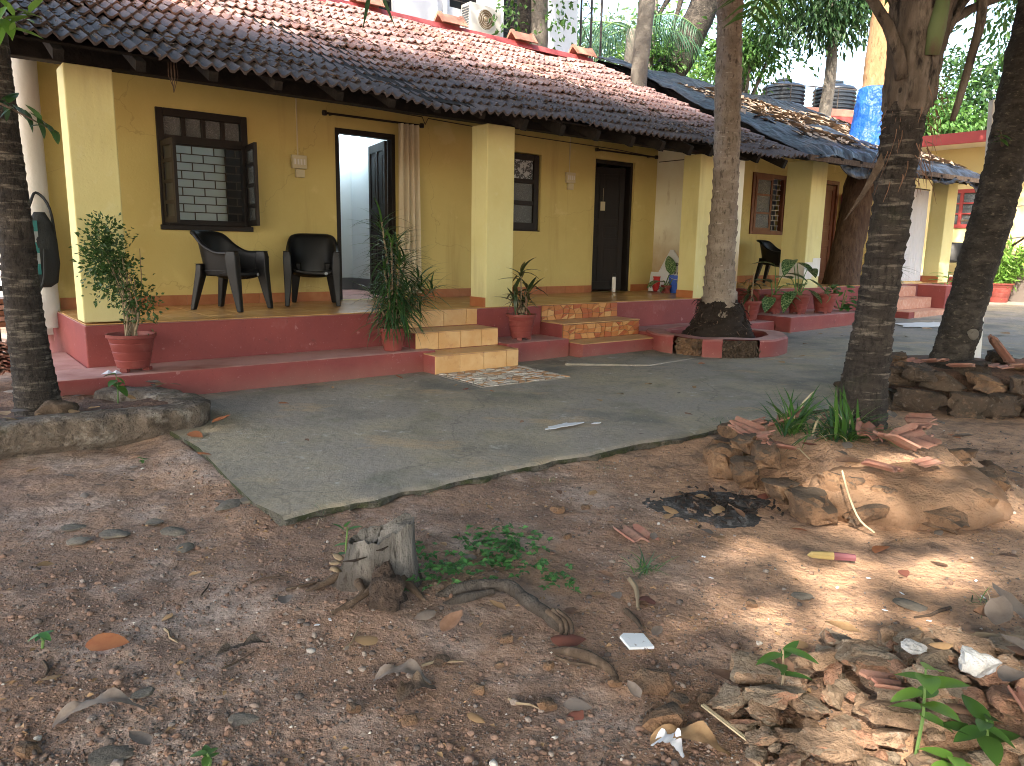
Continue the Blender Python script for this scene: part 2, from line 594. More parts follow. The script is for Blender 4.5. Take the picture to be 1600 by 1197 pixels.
MT['curtain_white'] = mat('curtain_white', (0.75, 0.76, 0.8), rough=0.9, trans=0.2)
MT['curtain_pink'] = mat('curtain_pink', (0.42, 0.09, 0.14), rough=0.9)
MT['terracotta_pot'] = mat('terracotta_pot', (0.2, 0.046, 0.038), [('noise', 7, 0.5, 0.75, (0.26, 0.085, 0.07), 6), ('noise', 25, 0.63, 0.75, (0.17, 0.04, 0.03))], rough=0.5, bump=[('noise', 60, 0.002)], rnd=0.12)
MT['pot_soil'] = mat('pot_soil', (0.06, 0.042, 0.03), [('noise', 40, 0.5, 0.7, (0.14, 0.1, 0.07))], bump=[('noise', 60, 0.02)])
MT['palm_bark'] = mat('palm_bark', (0.05, 0.041, 0.035), [('noise', 3, 0.45, 0.66, (0.085, 0.07, 0.058), 7, (1, 1, 2)), ('noise', 5, 0.54, 0.64, (0.25, 0.215, 0.175), 9, (0.8, 0.8, 6), 0.75),
                                                          ('noise', 22, 0.5, 0.66, (0.013, 0.011, 0.009), 8, (1.6, 1.6, 0.7), 0.8), ('noise', 6, 0.56, 0.66, (0.012, 0.01, 0.009), 8, (0.7, 0.7, 4.5), 0.7), ('noise', 2.2, 0.58, 0.7, (0.05, 0.055, 0.028), 6, None, 0.6),
                                                          ('noise', 34, 0.64, 0.72, (0.24, 0.2, 0.165), 6, (1.4, 1.4, 0.7), 0.6)],
                      rough=0.95, bump=[('noise', 18, 0.04, 8, (1, 1, 2.5)), ('noise', 50, 0.025, 7, (1.8, 1.8, 0.5))])
MT['coconut_bark'] = mat('coconut_bark', (0.19, 0.155, 0.125), [('noise', 3, 0.45, 0.66, (0.27, 0.23, 0.19), 7, (1, 1, 2)), ('noise', 20, 0.52, 0.66, (0.075, 0.06, 0.047), 8, (1.5, 1.5, 0.5), 0.85),
                                                               ('noise', 9, 0.6, 0.7, (0.4, 0.36, 0.31), 7, (1, 1, 4), 0.8), ('noise', 40, 0.6, 0.7, (0.05, 0.04, 0.032), 6, (1.5, 1.5, 0.5), 0.7)], rough=0.95,
                         bump=[('noise', 34, 0.022, 8, (1.6, 1.6, 0.4)), ('noise', 12, 0.02, 6, (1, 1, 2))], gain=1.2)
MT['dark_bark'] = mat('dark_bark', (0.032, 0.027, 0.022), [('noise', 5, 0.48, 0.66, (0.075, 0.063, 0.052), 8, (1, 1, 1.6)), ('noise', 18, 0.58, 0.68, (0.16, 0.135, 0.1), 8, (1, 1, 2.2), 0.75), ('noise', 12, 0.5, 0.64, (0.01, 0.008, 0.007), 8, (1, 1, 2), 0.7)], rough=0.95,
                      bump=[('noise', 14, 0.04, 9), ('noise', 50, 0.015, 6)])
MT['brown_bark'] = mat('brown_bark', (0.075, 0.045, 0.03), [('noise', 12, 0.45, 0.66, (0.13, 0.085, 0.058), 8, (1, 1, 0.25)), ('noise', 30, 0.55, 0.72, (0.022, 0.015, 0.011), 6, (1, 1, 0.2))], rough=0.95,
                       bump=[('noise', 22, 0.035, 8, (1, 1, 0.2))])
MT['sunlit_bark'] = mat('sunlit_bark', (0.26, 0.15, 0.075), [('noise', 14, 0.45, 0.66, (0.34, 0.21, 0.11), 8, (1, 1, 0.35)), ('noise', 30, 0.56, 0.72, (0.08, 0.045, 0.025), 6, (1, 1, 0.3))], rough=0.95,
                     bump=[('noise', 22, 0.03, 8, (1, 1, 0.3))])  # lighter orange copy of the same tree's bark, sunlight put into the colour
MT['grey_bark'] = mat('grey_bark', (0.13, 0.115, 0.095), [('noise', 5, 0.45, 0.7, (0.2, 0.18, 0.15), 7), ('noise', 20, 0.6, 0.75, (0.06, 0.05, 0.04), 6)], rough=0.95, bump=[('noise', 18, 0.03, 7)])
MT['root_fibre'] = mat('root_fibre', (0.022, 0.016, 0.013), [('noise', 30, 0.6, 0.75, (0.12, 0.085, 0.06), 4), ('isl', 3.3, 0.8, 0.9, (0.16, 0.11, 0.08))], rough=1.0)
MT['stump_wood'] = mat('stump_wood', (0.1, 0.093, 0.083), [('noise', 12, 0.46, 0.64, (0.21, 0.195, 0.175), 8, (1, 1, 0.1)), ('noise', 34, 0.56, 0.7, (0.025, 0.021, 0.017), 6, (1, 1, 0.1)),
                                                           ('z', 9, 0.27, 0.05, (0.055, 0.04, 0.03), 0.12, None, 0.9), ('noise', 5, 0.64, 0.76, (0.22, 0.16, 0.115), 6, (1, 1, 0.3), 0.5)], rough=0.95,
                       bump=[('noise', 30, 0.035, 8, (1, 1, 0.1)), ('noise', 60, 0.008, 6)])
MT['laterite'] = mat('laterite', (0.2, 0.115, 0.065), [('noise', 5, 0.45, 0.66, (0.1, 0.066, 0.045), 7), ('noise', 13, 0.55, 0.7, (0.3, 0.19, 0.11), 6), ('noise', 40, 0.55, 0.7, (0.06, 0.042, 0.03), 5, None, 0.7)],
                     rough=0.95, bump=[('noise', 16, 0.03, 9), ('noise', 70, 0.012, 5)], rnd=0.18, top=((0.07, 0.06, 0.048), 0.8, 4))
MT['dark_laterite'] = mat('dark_laterite', (0.085, 0.06, 0.043), [('noise', 5, 0.45, 0.66, (0.045, 0.036, 0.027), 7), ('noise', 12, 0.56, 0.7, (0.17, 0.11, 0.07), 6), ('noise', 30, 0.58, 0.7, (0.2, 0.17, 0.14), 5, None, 0.6)],
                          rough=0.95, bump=[('noise', 14, 0.05, 9), ('noise', 60, 0.015, 5)], rnd=0.2)
MT['pile_stone'] = mat('pile_stone', (0.3, 0.2, 0.13), [('isl', 1.0, 0.5, 0.6, (0.25, 0.195, 0.14)), ('isl', 4.1, 0.75, 0.8, (0.33, 0.18, 0.115)), ('noise', 8, 0.48, 0.64, (0.15, 0.1, 0.065), 8), ('noise', 22, 0.58, 0.7, (0.4, 0.33, 0.26), 7, None, 0.8),
                                           ('noise', 40, 0.56, 0.68, (0.07, 0.048, 0.034), 6, None, 0.7)],
                       rough=0.95, bump=[('noise', 20, 0.03, 9), ('noise', 70, 0.014, 6)], rnd=0.15, gain=1.25)
MT['white_stone'] = mat('white_stone', (0.45, 0.46, 0.47), [('noise', 8, 0.5, 0.7, (0.4, 0.37, 0.33), 7)], rough=0.9, bump=[('noise', 30, 0.02, 7)])
MT['broken_tile'] = mat('broken_tile', (0.25, 0.115, 0.085), [('noise', 7, 0.42, 0.66, (0.34, 0.2, 0.15), 7), ('noise', 14, 0.52, 0.68, (0.11, 0.07, 0.055), 7, None, 0.8)], rough=0.9, rnd=0.2, bump=[('noise', 60, 0.003)])
MT['ash'] = mat('ash', (0.05, 0.047, 0.046), [('noise', 14, 0.5, 0.66, (0.2, 0.19, 0.185), 7), ('noise', 60, 0.58, 0.7, (0.012, 0.012, 0.012)), ('noise', 5, 0.6, 0.7, (0.16, 0.1, 0.07), 6)], rough=1.0, bump=[('noise', 50, 0.02, 6)])
for nm, c, c2 in (('leaf_orange', (0.38, 0.15, 0.065), (0.3, 0.1, 0.045)), ('leaf_tan', (0.36, 0.23, 0.12), (0.26, 0.15, 0.075)), ('leaf_brown', (0.17, 0.095, 0.06), (0.25, 0.15, 0.1)),
                  ('leaf_grey', (0.2, 0.165, 0.14), (0.12, 0.095, 0.08)), ('leaf_red', (0.2, 0.075, 0.052), (0.15, 0.06, 0.045))):
    MT[nm] = mat(nm, c, [('noise', 18, 0.45, 0.7, c2, 5)], rough=0.75, trans=0.1, rnd=0.2)
for nm, c, c2, sp in (('green_dark', (0.022, 0.06, 0.018), (0.045, 0.1, 0.028), 0.4), ('green_mid', (0.045, 0.12, 0.025), (0.085, 0.18, 0.035), 0.4), ('green_bright', (0.11, 0.26, 0.035), (0.19, 0.34, 0.06), 0.4),
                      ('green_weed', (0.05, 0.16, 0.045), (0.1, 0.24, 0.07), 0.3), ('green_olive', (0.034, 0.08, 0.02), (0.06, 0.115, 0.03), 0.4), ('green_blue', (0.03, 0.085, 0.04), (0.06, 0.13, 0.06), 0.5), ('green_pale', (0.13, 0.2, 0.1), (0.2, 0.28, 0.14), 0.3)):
    MT[nm] = mat(nm, c, rndcol=c2, rough=0.45, spec=sp, trans=0.3, rnd=0.25)
MT['variegated'] = mat('variegated_leaf', (0.035, 0.11, 0.03), [('noise', 22, 0.5, 0.56, (0.4, 0.5, 0.25), 4, (1, 1, 1), 0.8)], rough=0.35, spec=0.5, trans=0.2, obco=True)
MT['cordyline'] = mat('cordyline_leaf', (0.02, 0.045, 0.015), rndcol=(0.09, 0.075, 0.025), rough=0.4, spec=0.5, trans=0.15)
MT['dry_stem'] = mat('dry_stem', (0.26, 0.2, 0.13), [('noise', 20, 0.5, 0.7, (0.14, 0.1, 0.06))], rough=0.9)
MT['brown_stem'] = mat('brown_stem', (0.075, 0.052, 0.036), [('noise', 20, 0.5, 0.7, (0.15, 0.11, 0.08), 6, (1, 1, 0.4)), ('noise', 40, 0.6, 0.72, (0.035, 0.026, 0.02))], rough=0.95, bump=[('noise', 40, 0.012, 7)])
MT['green_stem'] = mat('green_stem', (0.1, 0.17, 0.05), rough=0.6)
MT['straw'] = mat('straw', (0.5, 0.42, 0.27), rough=0.8, rnd=0.15)
MT['thatch'] = mat('thatch', (0.17, 0.125, 0.09), rndcol=(0.3, 0.23, 0.17), rough=0.95, rnd=0.3)
MT['tarp_black'] = mat('tarp_black', (0.011, 0.012, 0.014), [('noise', 2, 0.5, 0.68, (0.03, 0.03, 0.033), 6), ('noise', 8, 0.62, 0.75, (0.09, 0.075, 0.062), 6, None, 0.5)], rough=0.42, spec=0.32,
                       bump=[('noise', 2.2, 0.14, 3, (1, 0.5, 1))], rough_noise=(4, 0.36, 0.6))
MT['tarp_blue'] = mat('tarp_blue', (0.01, 0.07, 0.3), [('noise', 3, 0.5, 0.7, (0.02, 0.11, 0.4))], rough=0.4, bump=[('noise', 4, 0.1, 4, (1, 1, 0.6))])
MT['white_building'] = mat('white_building', (0.66, 0.68, 0.72), [('noise', 0.6, 0.45, 0.7, (0.56, 0.58, 0.62), 6), ('noise', 2.5, 0.62, 0.75, (0.44, 0.44, 0.45), 6, (1, 1, 0.3), 0.5)], rough=0.8)
MT['cream_far'] = mat('cream_far', (0.72, 0.6, 0.3), [('noise', 0.6, 0.45, 0.7, (0.68, 0.55, 0.26))], rough=0.8)
MT['red_far'] = mat('red_far', (0.32, 0.055, 0.05), [('noise', 1.5, 0.5, 0.7, (0.4, 0.1, 0.08))], rough=0.7)
MT['soffit'] = mat('soffit', (0.7, 0.62, 0.5), rough=0.8)
MT['dado_grey'] = mat('dado_grey', (0.14, 0.115, 0.1), rough=0.8)
MT['tank_black'] = mat('tank_black', (0.014, 0.019, 0.026), rough=0.35, spec=0.5)
MT['blue_plastic'] = mat('blue_plastic', (0.05, 0.12, 0.5), rough=0.4)
MT['board_white'] = mat('board_white', (0.62, 0.64, 0.68), [('noise', 9, 0.6, 0.75, (0.45, 0.45, 0.46))], rough=0.6)
MT['ink'] = mat('ink', (0.025, 0.028, 0.04), rough=0.7)
MT['red_plastic'] = mat('red_plastic', (0.45, 0.03, 0.03), rough=0.4)
MT['yellow_plastic'] = mat('yellow_plastic', (0.7, 0.5, 0.03), rough=0.4)
MT['steel'] = mat('steel', (0.6, 0.6, 0.58), rough=0.3, metal=0.6)
MT['fan_bronze'] = mat('fan_bronze', (0.13, 0.085, 0.045), rough=0.5)
MT['bag_dark'] = mat('bag_dark', (0.025, 0.028, 0.03), rough=0.85, bump=[('noise', 30, 0.006)])
MT['bag_teal'] = mat('bag_teal', (0.03, 0.15, 0.15), rough=0.8)
MT['bag_grey'] = mat('bag_grey', (0.25, 0.27, 0.28), rough=0.85)
MT['chip_white'] = mat('chip_white', (0.7, 0.74, 0.78), [('noise', 45, 0.62, 0.68, (0.2, 0.17, 0.15), 4)], rough=0.45)
MT['ridge_red'] = mat('ridge_red', (0.33, 0.06, 0.06), [('noise', 4, 0.5, 0.7, (0.4, 0.11, 0.1))], rough=0.6)
MT['ridge_terracotta'] = mat('ridge_terracotta', (0.4, 0.2, 0.14), [('noise', 8, 0.5, 0.7, (0.34, 0.14, 0.09))], rough=0.85)
MT['maroon_plastic'] = mat('maroon_plastic', (0.16, 0.06, 0.07), rough=0.5)
MT['mustard_plastic'] = mat('mustard_plastic', (0.4, 0.3, 0.12), rough=0.5)
MT['gunny'] = mat('gunny', (0.24, 0.2, 0.15), rough=0.95)
_lm = bpy.data.materials.new('lamp_glow')
_lm.use_nodes = True
_b = _lm.node_tree.nodes['Principled BSDF']
_b.inputs['Emission Color'].default_value = (0.85, 0.95, 1, 1)
_b.inputs['Emission Strength'].default_value = 6
MT['lamp_glow'] = _lm
# roof tiles: terracotta, blackened by lichen towards the eave (weathering that follows the place on the roof)
MT['roof_tile'] = mat('roof_tile', (0.43, 0.25, 0.21),
                      [('isl', 1.0, 0.3, 0.9, (0.5, 0.34, 0.3)), ('isl', 3.7, 0.8, 0.95, (0.37, 0.19, 0.14)),
                       ('noise', 5, 0.52, 0.72, (0.33, 0.19, 0.16), 6, None, 0.6),
                       ('z', 0.8, 4.45, 3.8, (0.06, 0.057, 0.062), 0.75, None, 0.93),
                       ('noise', 8, 0.6, 0.7, (0.06, 0.053, 0.052), 6, None, 0.5),
                       ('noise', 17, 0.62, 0.72, (0.36, 0.34, 0.33), 5, None, 0.5)],
                      rough=0.72, bump=[('noise', 40, 0.004, 6)], rnd=0.16, spec=0.45)

# ================================================================== SETTING: ground, slab
def sstep(a, b, x):
    t = np.clip((x - a) / (b - a), 0, 1)
    return t * t * (3 - 2 * t)


def slab_front(u):
    """v of the broken front edge of the concrete yard"""
    u = np.asarray(u, dtype=np.float64)
    P = np.stack([u * 1.3, u * 0 + 3.1, u * 0], 1)
    Q = np.stack([u * 6.0, u * 0 + 9.1, u * 0], 1)
    return 3.76 - 0.035 * np.clip(u - 1.4, 0, 6) + 0.05 * fbm(P, 2) + 0.03 * fbm(Q, 4)


def slab_z(u):
    return 0.09 + 0.013 * np.maximum(0, np.asarray(u, dtype=np.float64) - 6)


def G(x, y):
    """height of the bare earth"""
    x = np.asarray(x, dtype=np.float64)
    y = np.asarray(y, dtype=np.float64)
    P = np.stack([x, y, x * 0], 1)
    z = 0.022 * fbm(P * 0.8, 3) + 0.009 * fbm(P * 3.1 + 5, 3)
    near = (np.abs(x) < 7) & (y < 8.5)
    q = P[near]
    z[near] += 0.0055 * fbm(q * 13, 3) + 0.0035 * np.abs(fbm(q * 42 + 3, 2))
    # the heap round the palm
    e = np.hypot((x - 2.38) / 1.02, (y - 5.0) / 1.0) + 0.1 * fbm(P * 2.2 + 11, 3)
    z += 0.3 * (1 - sstep(0.42, 1.0, e))
    # the rubble heap at lower right
    e = np.hypot((x - 1.75) / 0.85, (y - 2.2) / 0.62) + 0.08 * fbm(P * 3 + 21, 2)
    z += 0.12 * (1 - sstep(0.3, 1.0, e))
    # rise round the stump and the root
    e = np.hypot((x + 0.45) / 0.75, (y - 2.9) / 0.5)
    z += 0.035 * (1 - sstep(0.2, 1.0, e))
    u = x * U.x + y * U.y
    v = x * V.x + y * V.y
    # towards the slab the earth has washed up a little; under the slab it lies deep
    inside = sstep(0.02, 0.14, v - slab_front(u)) * sstep(1.42, 1.52, u)
    z = z * (1 - inside) - 0.1 * inside
    # soil creeps up against the left border of the yard
    z += 0.06 * np.exp(-((u - 1.38) / 0.22) ** 2) * (u < 1.45) * sstep(3.6, 4.0, v)
    z += 0.02 * np.exp(-((v - slab_front(u)) / 0.12) ** 2) * (v < slab_front(u)) * (u > 1.3)
    return z


def g1(x, y):
    return float(G(np.array([x]), np.array([y]))[0])


def axis(lo, hi, step, far0, far1):
    core = np.arange(lo, hi + 1e-6, step)
    a = [core[0]]
    s = step
    while a[-1] > far0:
        s *= 1.22
        a.append(a[-1] - s)
    b = [core[-1]]
    s = step
    while b[-1] < far1:
        s *= 1.22
        b.append(b[-1] + s)
    return np.concatenate([a[::-1][:-1], core, b[1:]])


xs = axis(-4.2, 5.2, 0.022, -400, 400)
ys = axis(1.5, 7.0, 0.022, -300, 500)
gx, gy = np.meshgrid(xs, ys)
gz = G(gx.ravel(), gy.ravel())
nx, ny = len(xs), len(ys)
idx = np.arange(nx * ny).reshape(ny, nx)
q = np.stack([idx[:-1, :-1].ravel(), idx[:-1, 1:].ravel(), idx[1:, 1:].ravel(), idx[1:, :-1].ravel()], 1)
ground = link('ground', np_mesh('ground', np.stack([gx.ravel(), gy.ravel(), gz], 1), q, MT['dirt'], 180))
kind(ground, 'structure')

# concrete yard: top sheet and broken front edge
us = np.concatenate([np.arange(1.42, 9.0, 0.04), np.linspace(9.0, 60, 60)])
fr = slab_front(us)
vlist = []
for k, dv in enumerate((0, 0.015, 0.04, 0.1, 0.3, 0.8, 1.6, 2.6, 3.6, 5, 20)):
    zz = slab_z(us) - (0.02, 0.006, 0.001, 0, 0, 0, 0, 0, 0, 0, 0)[k]
    vv = fr + dv if k < 6 else 3.7 + dv + 0 * us
    if k == 0:
        b = fr - 0.015 + 0.03 * fbm(np.stack([us * 7, us * 0, us * 0 + 3], 1), 4)
        vlist.append((us, b, zz * 0 - 0.06))
        vlist.append((us, b + 0.006, zz - 0.025))
    zz = zz - 0.022 * (1 - sstep(0, 1.3, np.full_like(us, dv)))
    vlist.append((us, vv, zz + (0.004 * fbm(np.stack([us * 2, vv * 2, us * 0], 1), 3) if k > 2 else 0)))
uu = np.concatenate([a[0] for a in vlist])
vv = np.concatenate([a[1] for a in vlist])
zz = np.concatenate([a[2] for a in vlist])
nr, nc = len(vlist), len(us)
# ragged left border
ii = np.arange(nr * nc).reshape(nr, nc)
lu = 1.42 + 0.05 * fbm(np.stack([vv[ii[:, 0]] * 2.2, vv[ii[:, 0]] * 0, vv[ii[:, 0]] * 0], 1), 3)
uu[ii[:, 0]] = lu
wx = uu * U.x + vv * V.x
wy = uu * U.y + vv * V.y
q = np.stack([ii[:-1, :-1].ravel(), ii[:-1, 1:].ravel(), ii[1:, 1:].ravel(), ii[1:, :-1].ravel()], 1)
# skirt at the left end
base = len(wx)
lc = ii[:, 0]
wx = np.concatenate([wx, wx[lc] - 0.03 * U.x])
wy = np.concatenate([wy, wy[lc] - 0.03 * U.y])
zz = np.concatenate([zz, np.full(nr, -0.06)])
sk = np.array([(base + i, lc[i], lc[i + 1], base + i + 1) for i in range(nr - 1)])
me = np_mesh('concrete_yard', np.stack([wx, wy, zz], 1), [q, sk], [MT['concrete'], MT['slab_side']], 40)
mi = np.zeros(len(me.polygons), dtype=np.int32)
mi[:2 * (nc - 1)] = 1
mi[len(q):] = 1
me.polygons.foreach_set('material_index', mi)
kind(link('pavement', me), 'structure')

# ================================================================== HOUSE 1
H1 = (1.19, 7.85, 0.0)          # its base corner in (u, v, z)
RZ = A


def house(name, label, cat, o):
    t = thing(name, label, cat, W(*o), RZ)
    return t


house1 = house('tiled_cottage', 'yellow verandah cottage with a long mossy clay tile roof', 'cottage', H1)


def h1(name, mb, mats, smooth=None, bevel=0, parent=None):
    return obj(name, mb, mats, parent or house1, smooth=smooth, bevel=bevel, org=H1)


def wall_open(mb, u0, u1, z0, z1, v0, v1, holes, mi=0):
    """wall slab in the u-z plane with openings (u0,u1,z0,z1)"""
    cu = sorted({u0, u1, *[h[0] for h in holes], *[h[1] for h in holes]})
    cz = sorted({z0, z1, *[h[2] for h in holes], *[h[3] for h in holes]})

    def solid(i, j):
        if i < 0 or j < 0 or i >= len(cu) - 1 or j >= len(cz) - 1:
            return False
        a, b = (cu[i] + cu[i + 1]) / 2, (cz[j] + cz[j + 1]) / 2
        return not any(h[0] < a < h[1] and h[2] < b < h[3] for h in holes)

    for i in range(len(cu) - 1):
        for j in range(len(cz) - 1):
            if not solid(i, j):
                continue
            a, b, c, d = cu[i], cu[i + 1], cz[j], cz[j + 1]
            mb.add([(a, v0, c), (b, v0, c), (b, v0, d), (a, v0, d)], [(0, 1, 2, 3)], mi)
            mb.add([(a, v1, c), (b, v1, c), (b, v1, d), (a, v1, d)], [(3, 2, 1, 0)], mi)
            if not solid(i - 1, j):
                mb.add([(a, v0, c), (a, v1, c), (a, v1, d), (a, v0, d)], [(3, 2, 1, 0)], mi)
            if not solid(i + 1, j):
                mb.add([(b, v0, c), (b, v1, c), (b, v1, d), (b, v0, d)], [(0, 1, 2, 3)], mi)
            if not solid(i, j - 1):
                mb.add([(a, v0, c), (b, v0, c), (b, v1, c), (a, v1, c)], [(3, 2, 1, 0)], mi)
            if not solid(i, j + 1):
                mb.add([(a, v0, d), (b, v0, d), (b, v1, d), (a, v1, d)], [(0, 1, 2, 3)], mi)
    return mb


FZ = 0.73
# plinth with chipped top edge, ledge in front and at the left end
m = MB()
m.box(1.19, 7.85, -0.1, 11.2, 12.3, FZ - 0.012)
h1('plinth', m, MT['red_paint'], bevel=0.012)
m = MB()
m.box(0.84, 7.22, -0.1, 4.62, 7.848, 0.33)
m.box(0.84, 7.849, -0.1, 1.188, 9.1, 0.33)
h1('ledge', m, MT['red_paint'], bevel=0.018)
m = MB()
m.box(5.66, 7.22, -0.1, 6.7, 7.848, 0.33)
h1('ledge', m, MT['red_paint'], bevel=0.018)
m = MB()
m.box(8.26, 7.25, -0.1, 11.5, 7.848, 0.335)
h1('ledge', m, MT['red_paint'], bevel=0.018)

# front wall with openings, end walls
holes1 = [(2.38, 3.44, 1.70, 3.04), (4.63, 5.55, FZ, 3.05), (7.62, 8.3, 1.77, 3.01), (9.54, 10.55, FZ, 3.06)]
m = MB()
wall_open(m, 1.22, 11.15, FZ - 0.01, 4.05, 9.75, 9.95, holes1)
h1('wall', m, MT['yellow_wall'])
m = MB()
m.box(11.15, 7.95, FZ - 0.01, 11.33, 13.9, 3.45)
h1('end_wall', m, MT['stained_wall'])
m = MB()      # hairline conduits on the end wall
m.tube([(11.145, 9.7, 3.12), (11.145, 8.2, 3.12)], 0.008, 5)
m.tube([(11.146, 8.85, 3.3), (11.146, 8.85, 0.8)], 0.007, 5)
h1('conduit', m, MT['iron'])
m = MB()
m.box(1.0, 9.951, FZ - 0.3, 1.22, 14, 4.0)
h1('side_wall', m, MT['steel_white'])
# whitewashed round post at the left corner
m = MB()
m.lathe([(0.15, 0.55), (0.14, 1.2), (0.13, 2.5), (0.135, 3.6)], 20, (1.09, 9.62, 0))
h1('corner_post', m, MT['steel_white'], smooth=60)

# rooms behind the openings
m = MB()
m.box(1.25, 12.25, FZ, 6.1, 12.4, 3.75)          # back wall
m.box(6.1, 9.96, FZ, 6.22, 12.4, 3.75)           # right wall
m.box(1.22, 9.96, FZ, 1.26, 12.4, 3.75)
h1('room_wall', m, MT['room_paint'])
m = MB()
m.box(1.25, 12.235, FZ, 6.098, 12.248, 0.93)
m.box(6.085, 9.97, FZ, 6.098, 12.235, 0.93)
h1('dado', m, MT['room_dark'])
m = MB()
m.box(1.2, 9.96, 3.75, 11.1, 12.5, 3.8)
h1('ceiling', m, MT['room_paint'])
m = MB()
m.box(6.4, 12.25, FZ, 11.1, 12.4, 3.75)
m.box(6.3, 9.96, FZ, 6.4, 12.4, 3.75)
h1('room_wall', m, MT['room_paint'])
m = MB()
m.box(3.96, 12.18, FZ, 4.62, 12.235, 3.0)
h1('inner_door', m, MT['dark_wood'])
# lit lamp on the inner wall
lamp = MB()
lamp.lathe([(0.02, 0), (0.055, 0.02), (0.06, 0.07), (0.03, 0.11)], 14, (5.98, 12.1, 3.42))
h1('wall_lamp', lamp, MT['lamp_glow'], smooth=60)
ld = bpy.data.lights.new('room_lamp', 'POINT')
ld.energy = 10
ld.color = (0.82, 0.93, 1.0)
ld.shadow_soft_size = 0.06
lo = bpy.data.objects.new('room_lamp', ld)
COL.objects.link(lo)
lo.location = W(5.9, 12.0, 3.4)

# pillars
for k, (a, b) in enumerate(((1.19, 1.58), (5.79, 6.23), (10.02, 10.5))):
    m = MB()
    m.box(a, 7.856 if k else 7.852, FZ - 0.012 + (0.004 if k else 0.03), b, 8.2, 3.02)
    h1('pillar', m, MT['skylit_pillar_paint'], bevel=0.012)
    if k:
        for (x0, y0, x1, y1) in ((a - 0.012, 7.86, a - 0.001, 8.2), (a, 8.201, b, 8.213)):
            m = MB()
            m.box(x0, y0, FZ + 0.002, x1, y1, FZ + 0.125)
            h1('skirting_tile', m, MT['skirt_tile'], bevel=0.002)

# verandah floor tiles, each its own piece
tile_me = {}


def box_mesh(name, sx, sy, sz, mt, bev=0.002):
    key = (name, round(sx, 3), round(sy, 3), round(sz, 3))
    if key not in tile_me:
        b = bev
        m_ = MB()
        x, y, z = sx / 2, sy / 2, sz
        m_.add([(-x, -y, 0), (x, -y, 0), (x, y, 0), (-x, y, 0), (-x, -y, z - b), (x, -y, z - b), (x, y, z - b), (-x, y, z - b),
                (-x + b, -y + b, z), (x - b, -y + b, z), (x - b, y - b, z), (-x + b, y - b, z)],
               [(0, 1, 5, 4), (1, 2, 6, 5), (2, 3, 7, 6), (3, 0, 4, 7), (4, 5, 9, 8), (5, 6, 10, 9), (6, 7, 11, 10), (7, 4, 8, 11), (8, 9, 10, 11)])
        tile_me[key] = m_.mesh(name, mt)
    return tile_me[key]


floor1 = h1('floor', MB().box(1.2, 7.86, FZ - 0.0115, 11.14, 9.745, FZ - 0.006), MT['grout'])
me = box_mesh('floor_tile', 0.396, 0.372, 0.008, MT['ochre_tile'])
for i in range(25):
    for j in range(5):
        u, v = 1.2 + 0.4 * (i + 0.5), 7.853 + 0.377 * (j + 0.5)
        if u + 0.2 > 11.15:
            continue
        o = link('floor_tile', me, floor1, (u - H1[0], v - H1[1], FZ - 0.0055 + rng.uniform(-0.0006, 0.0006)))
# skirting along the wall
me = box_mesh('skirting_tile', 0.446, 0.012, 0.125, MT['skirt_tile'])
u = 1.26
while u + 0.45 < 11.15:
    if not any(h[0] - 0.43 < u < h[1] for h in ((4.63, 5.55), (9.54, 10.55))):
        link('skirting_tile', me, house1, (u + 0.223 - H1[0], 9.742 - H1[1], FZ + 0.003))
    u += 0.45
for a, b in ((4.26, 4.62), (9.2, 9.53), (10.56, 11.14)):
    link('skirting_tile', box_mesh('skirting_tile', b - a, 0.012, 0.125, MT['skirt_tile']), house1, ((a + b) / 2 - H1[0], 9.7425 - H1[1], FZ + 0.0035))

# ---- tiled steps
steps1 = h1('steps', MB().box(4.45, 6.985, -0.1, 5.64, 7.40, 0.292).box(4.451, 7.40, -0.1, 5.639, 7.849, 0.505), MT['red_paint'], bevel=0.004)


def row_tiles(parent, u0, u1, n, v, z0, z1, org, mt, name='tile', t=0.012, cut=0.55):
    """n riser tiles on a face looking to -v; the last one is cut narrower"""
    w = (u1 - u0) / (n - 1 + cut)
    a = u0
    for k in range(n):
        ww = w if k < n - 1 else w * cut
        m_ = MB().box(a + 0.0025, v - t, z0 + 0.002, a + ww - 0.0025, v, z1 - 0.002)
        o = obj(name, m_, mt, parent, org=org, bevel=0.003)
        a += ww


def row_treads(parent, u0, u1, n, v0, v1, z, org, mt, name='tile', t=0.01, cut=0.55):
    w = (u1 - u0) / (n - 1 + cut)
    a = u0
    for k in range(n):
        ww = w if k < n - 1 else w * cut
        m_ = MB().box(a + 0.002, v0 + 0.002, z, a + ww - 0.002, v1 - 0.002, z + t + rng.uniform(-0.001, 0.001))
        obj(name, m_, mt, parent, org=org, bevel=0.003)
        a += ww


row_tiles(steps1, 4.45, 5.64, 4, 6.984, 0.085, 0.292, H1, MT['step_tile'])
row_treads(steps1, 4.45, 5.64, 4, 6.975, 7.385, 0.293, H1, MT['step_tile'])
row_tiles(steps1, 4.45, 5.64, 4, 7.398, 0.306, 0.505, H1, MT['step_tile'], cut=0.8)
row_treads(steps1, 4.45, 5.64, 4, 7.385, 7.835, 0.506, H1, MT['step_tile'], cut=0.8)
row_tiles(steps1, 4.45, 5.64, 4, 7.848, 0.52, 0.722, H1, MT['step_tile'], cut=0.5)

# ---- crazy-paved steps (broken tile pieces in grout)
steps2 = h1('steps', MB().box(6.72, 6.985, -0.1, 8.23, 7.40, 0.275).box(6.721, 7.40, -0.1, 8.229, 7.849, 0.5), MT['red_paint'], bevel=0.006)


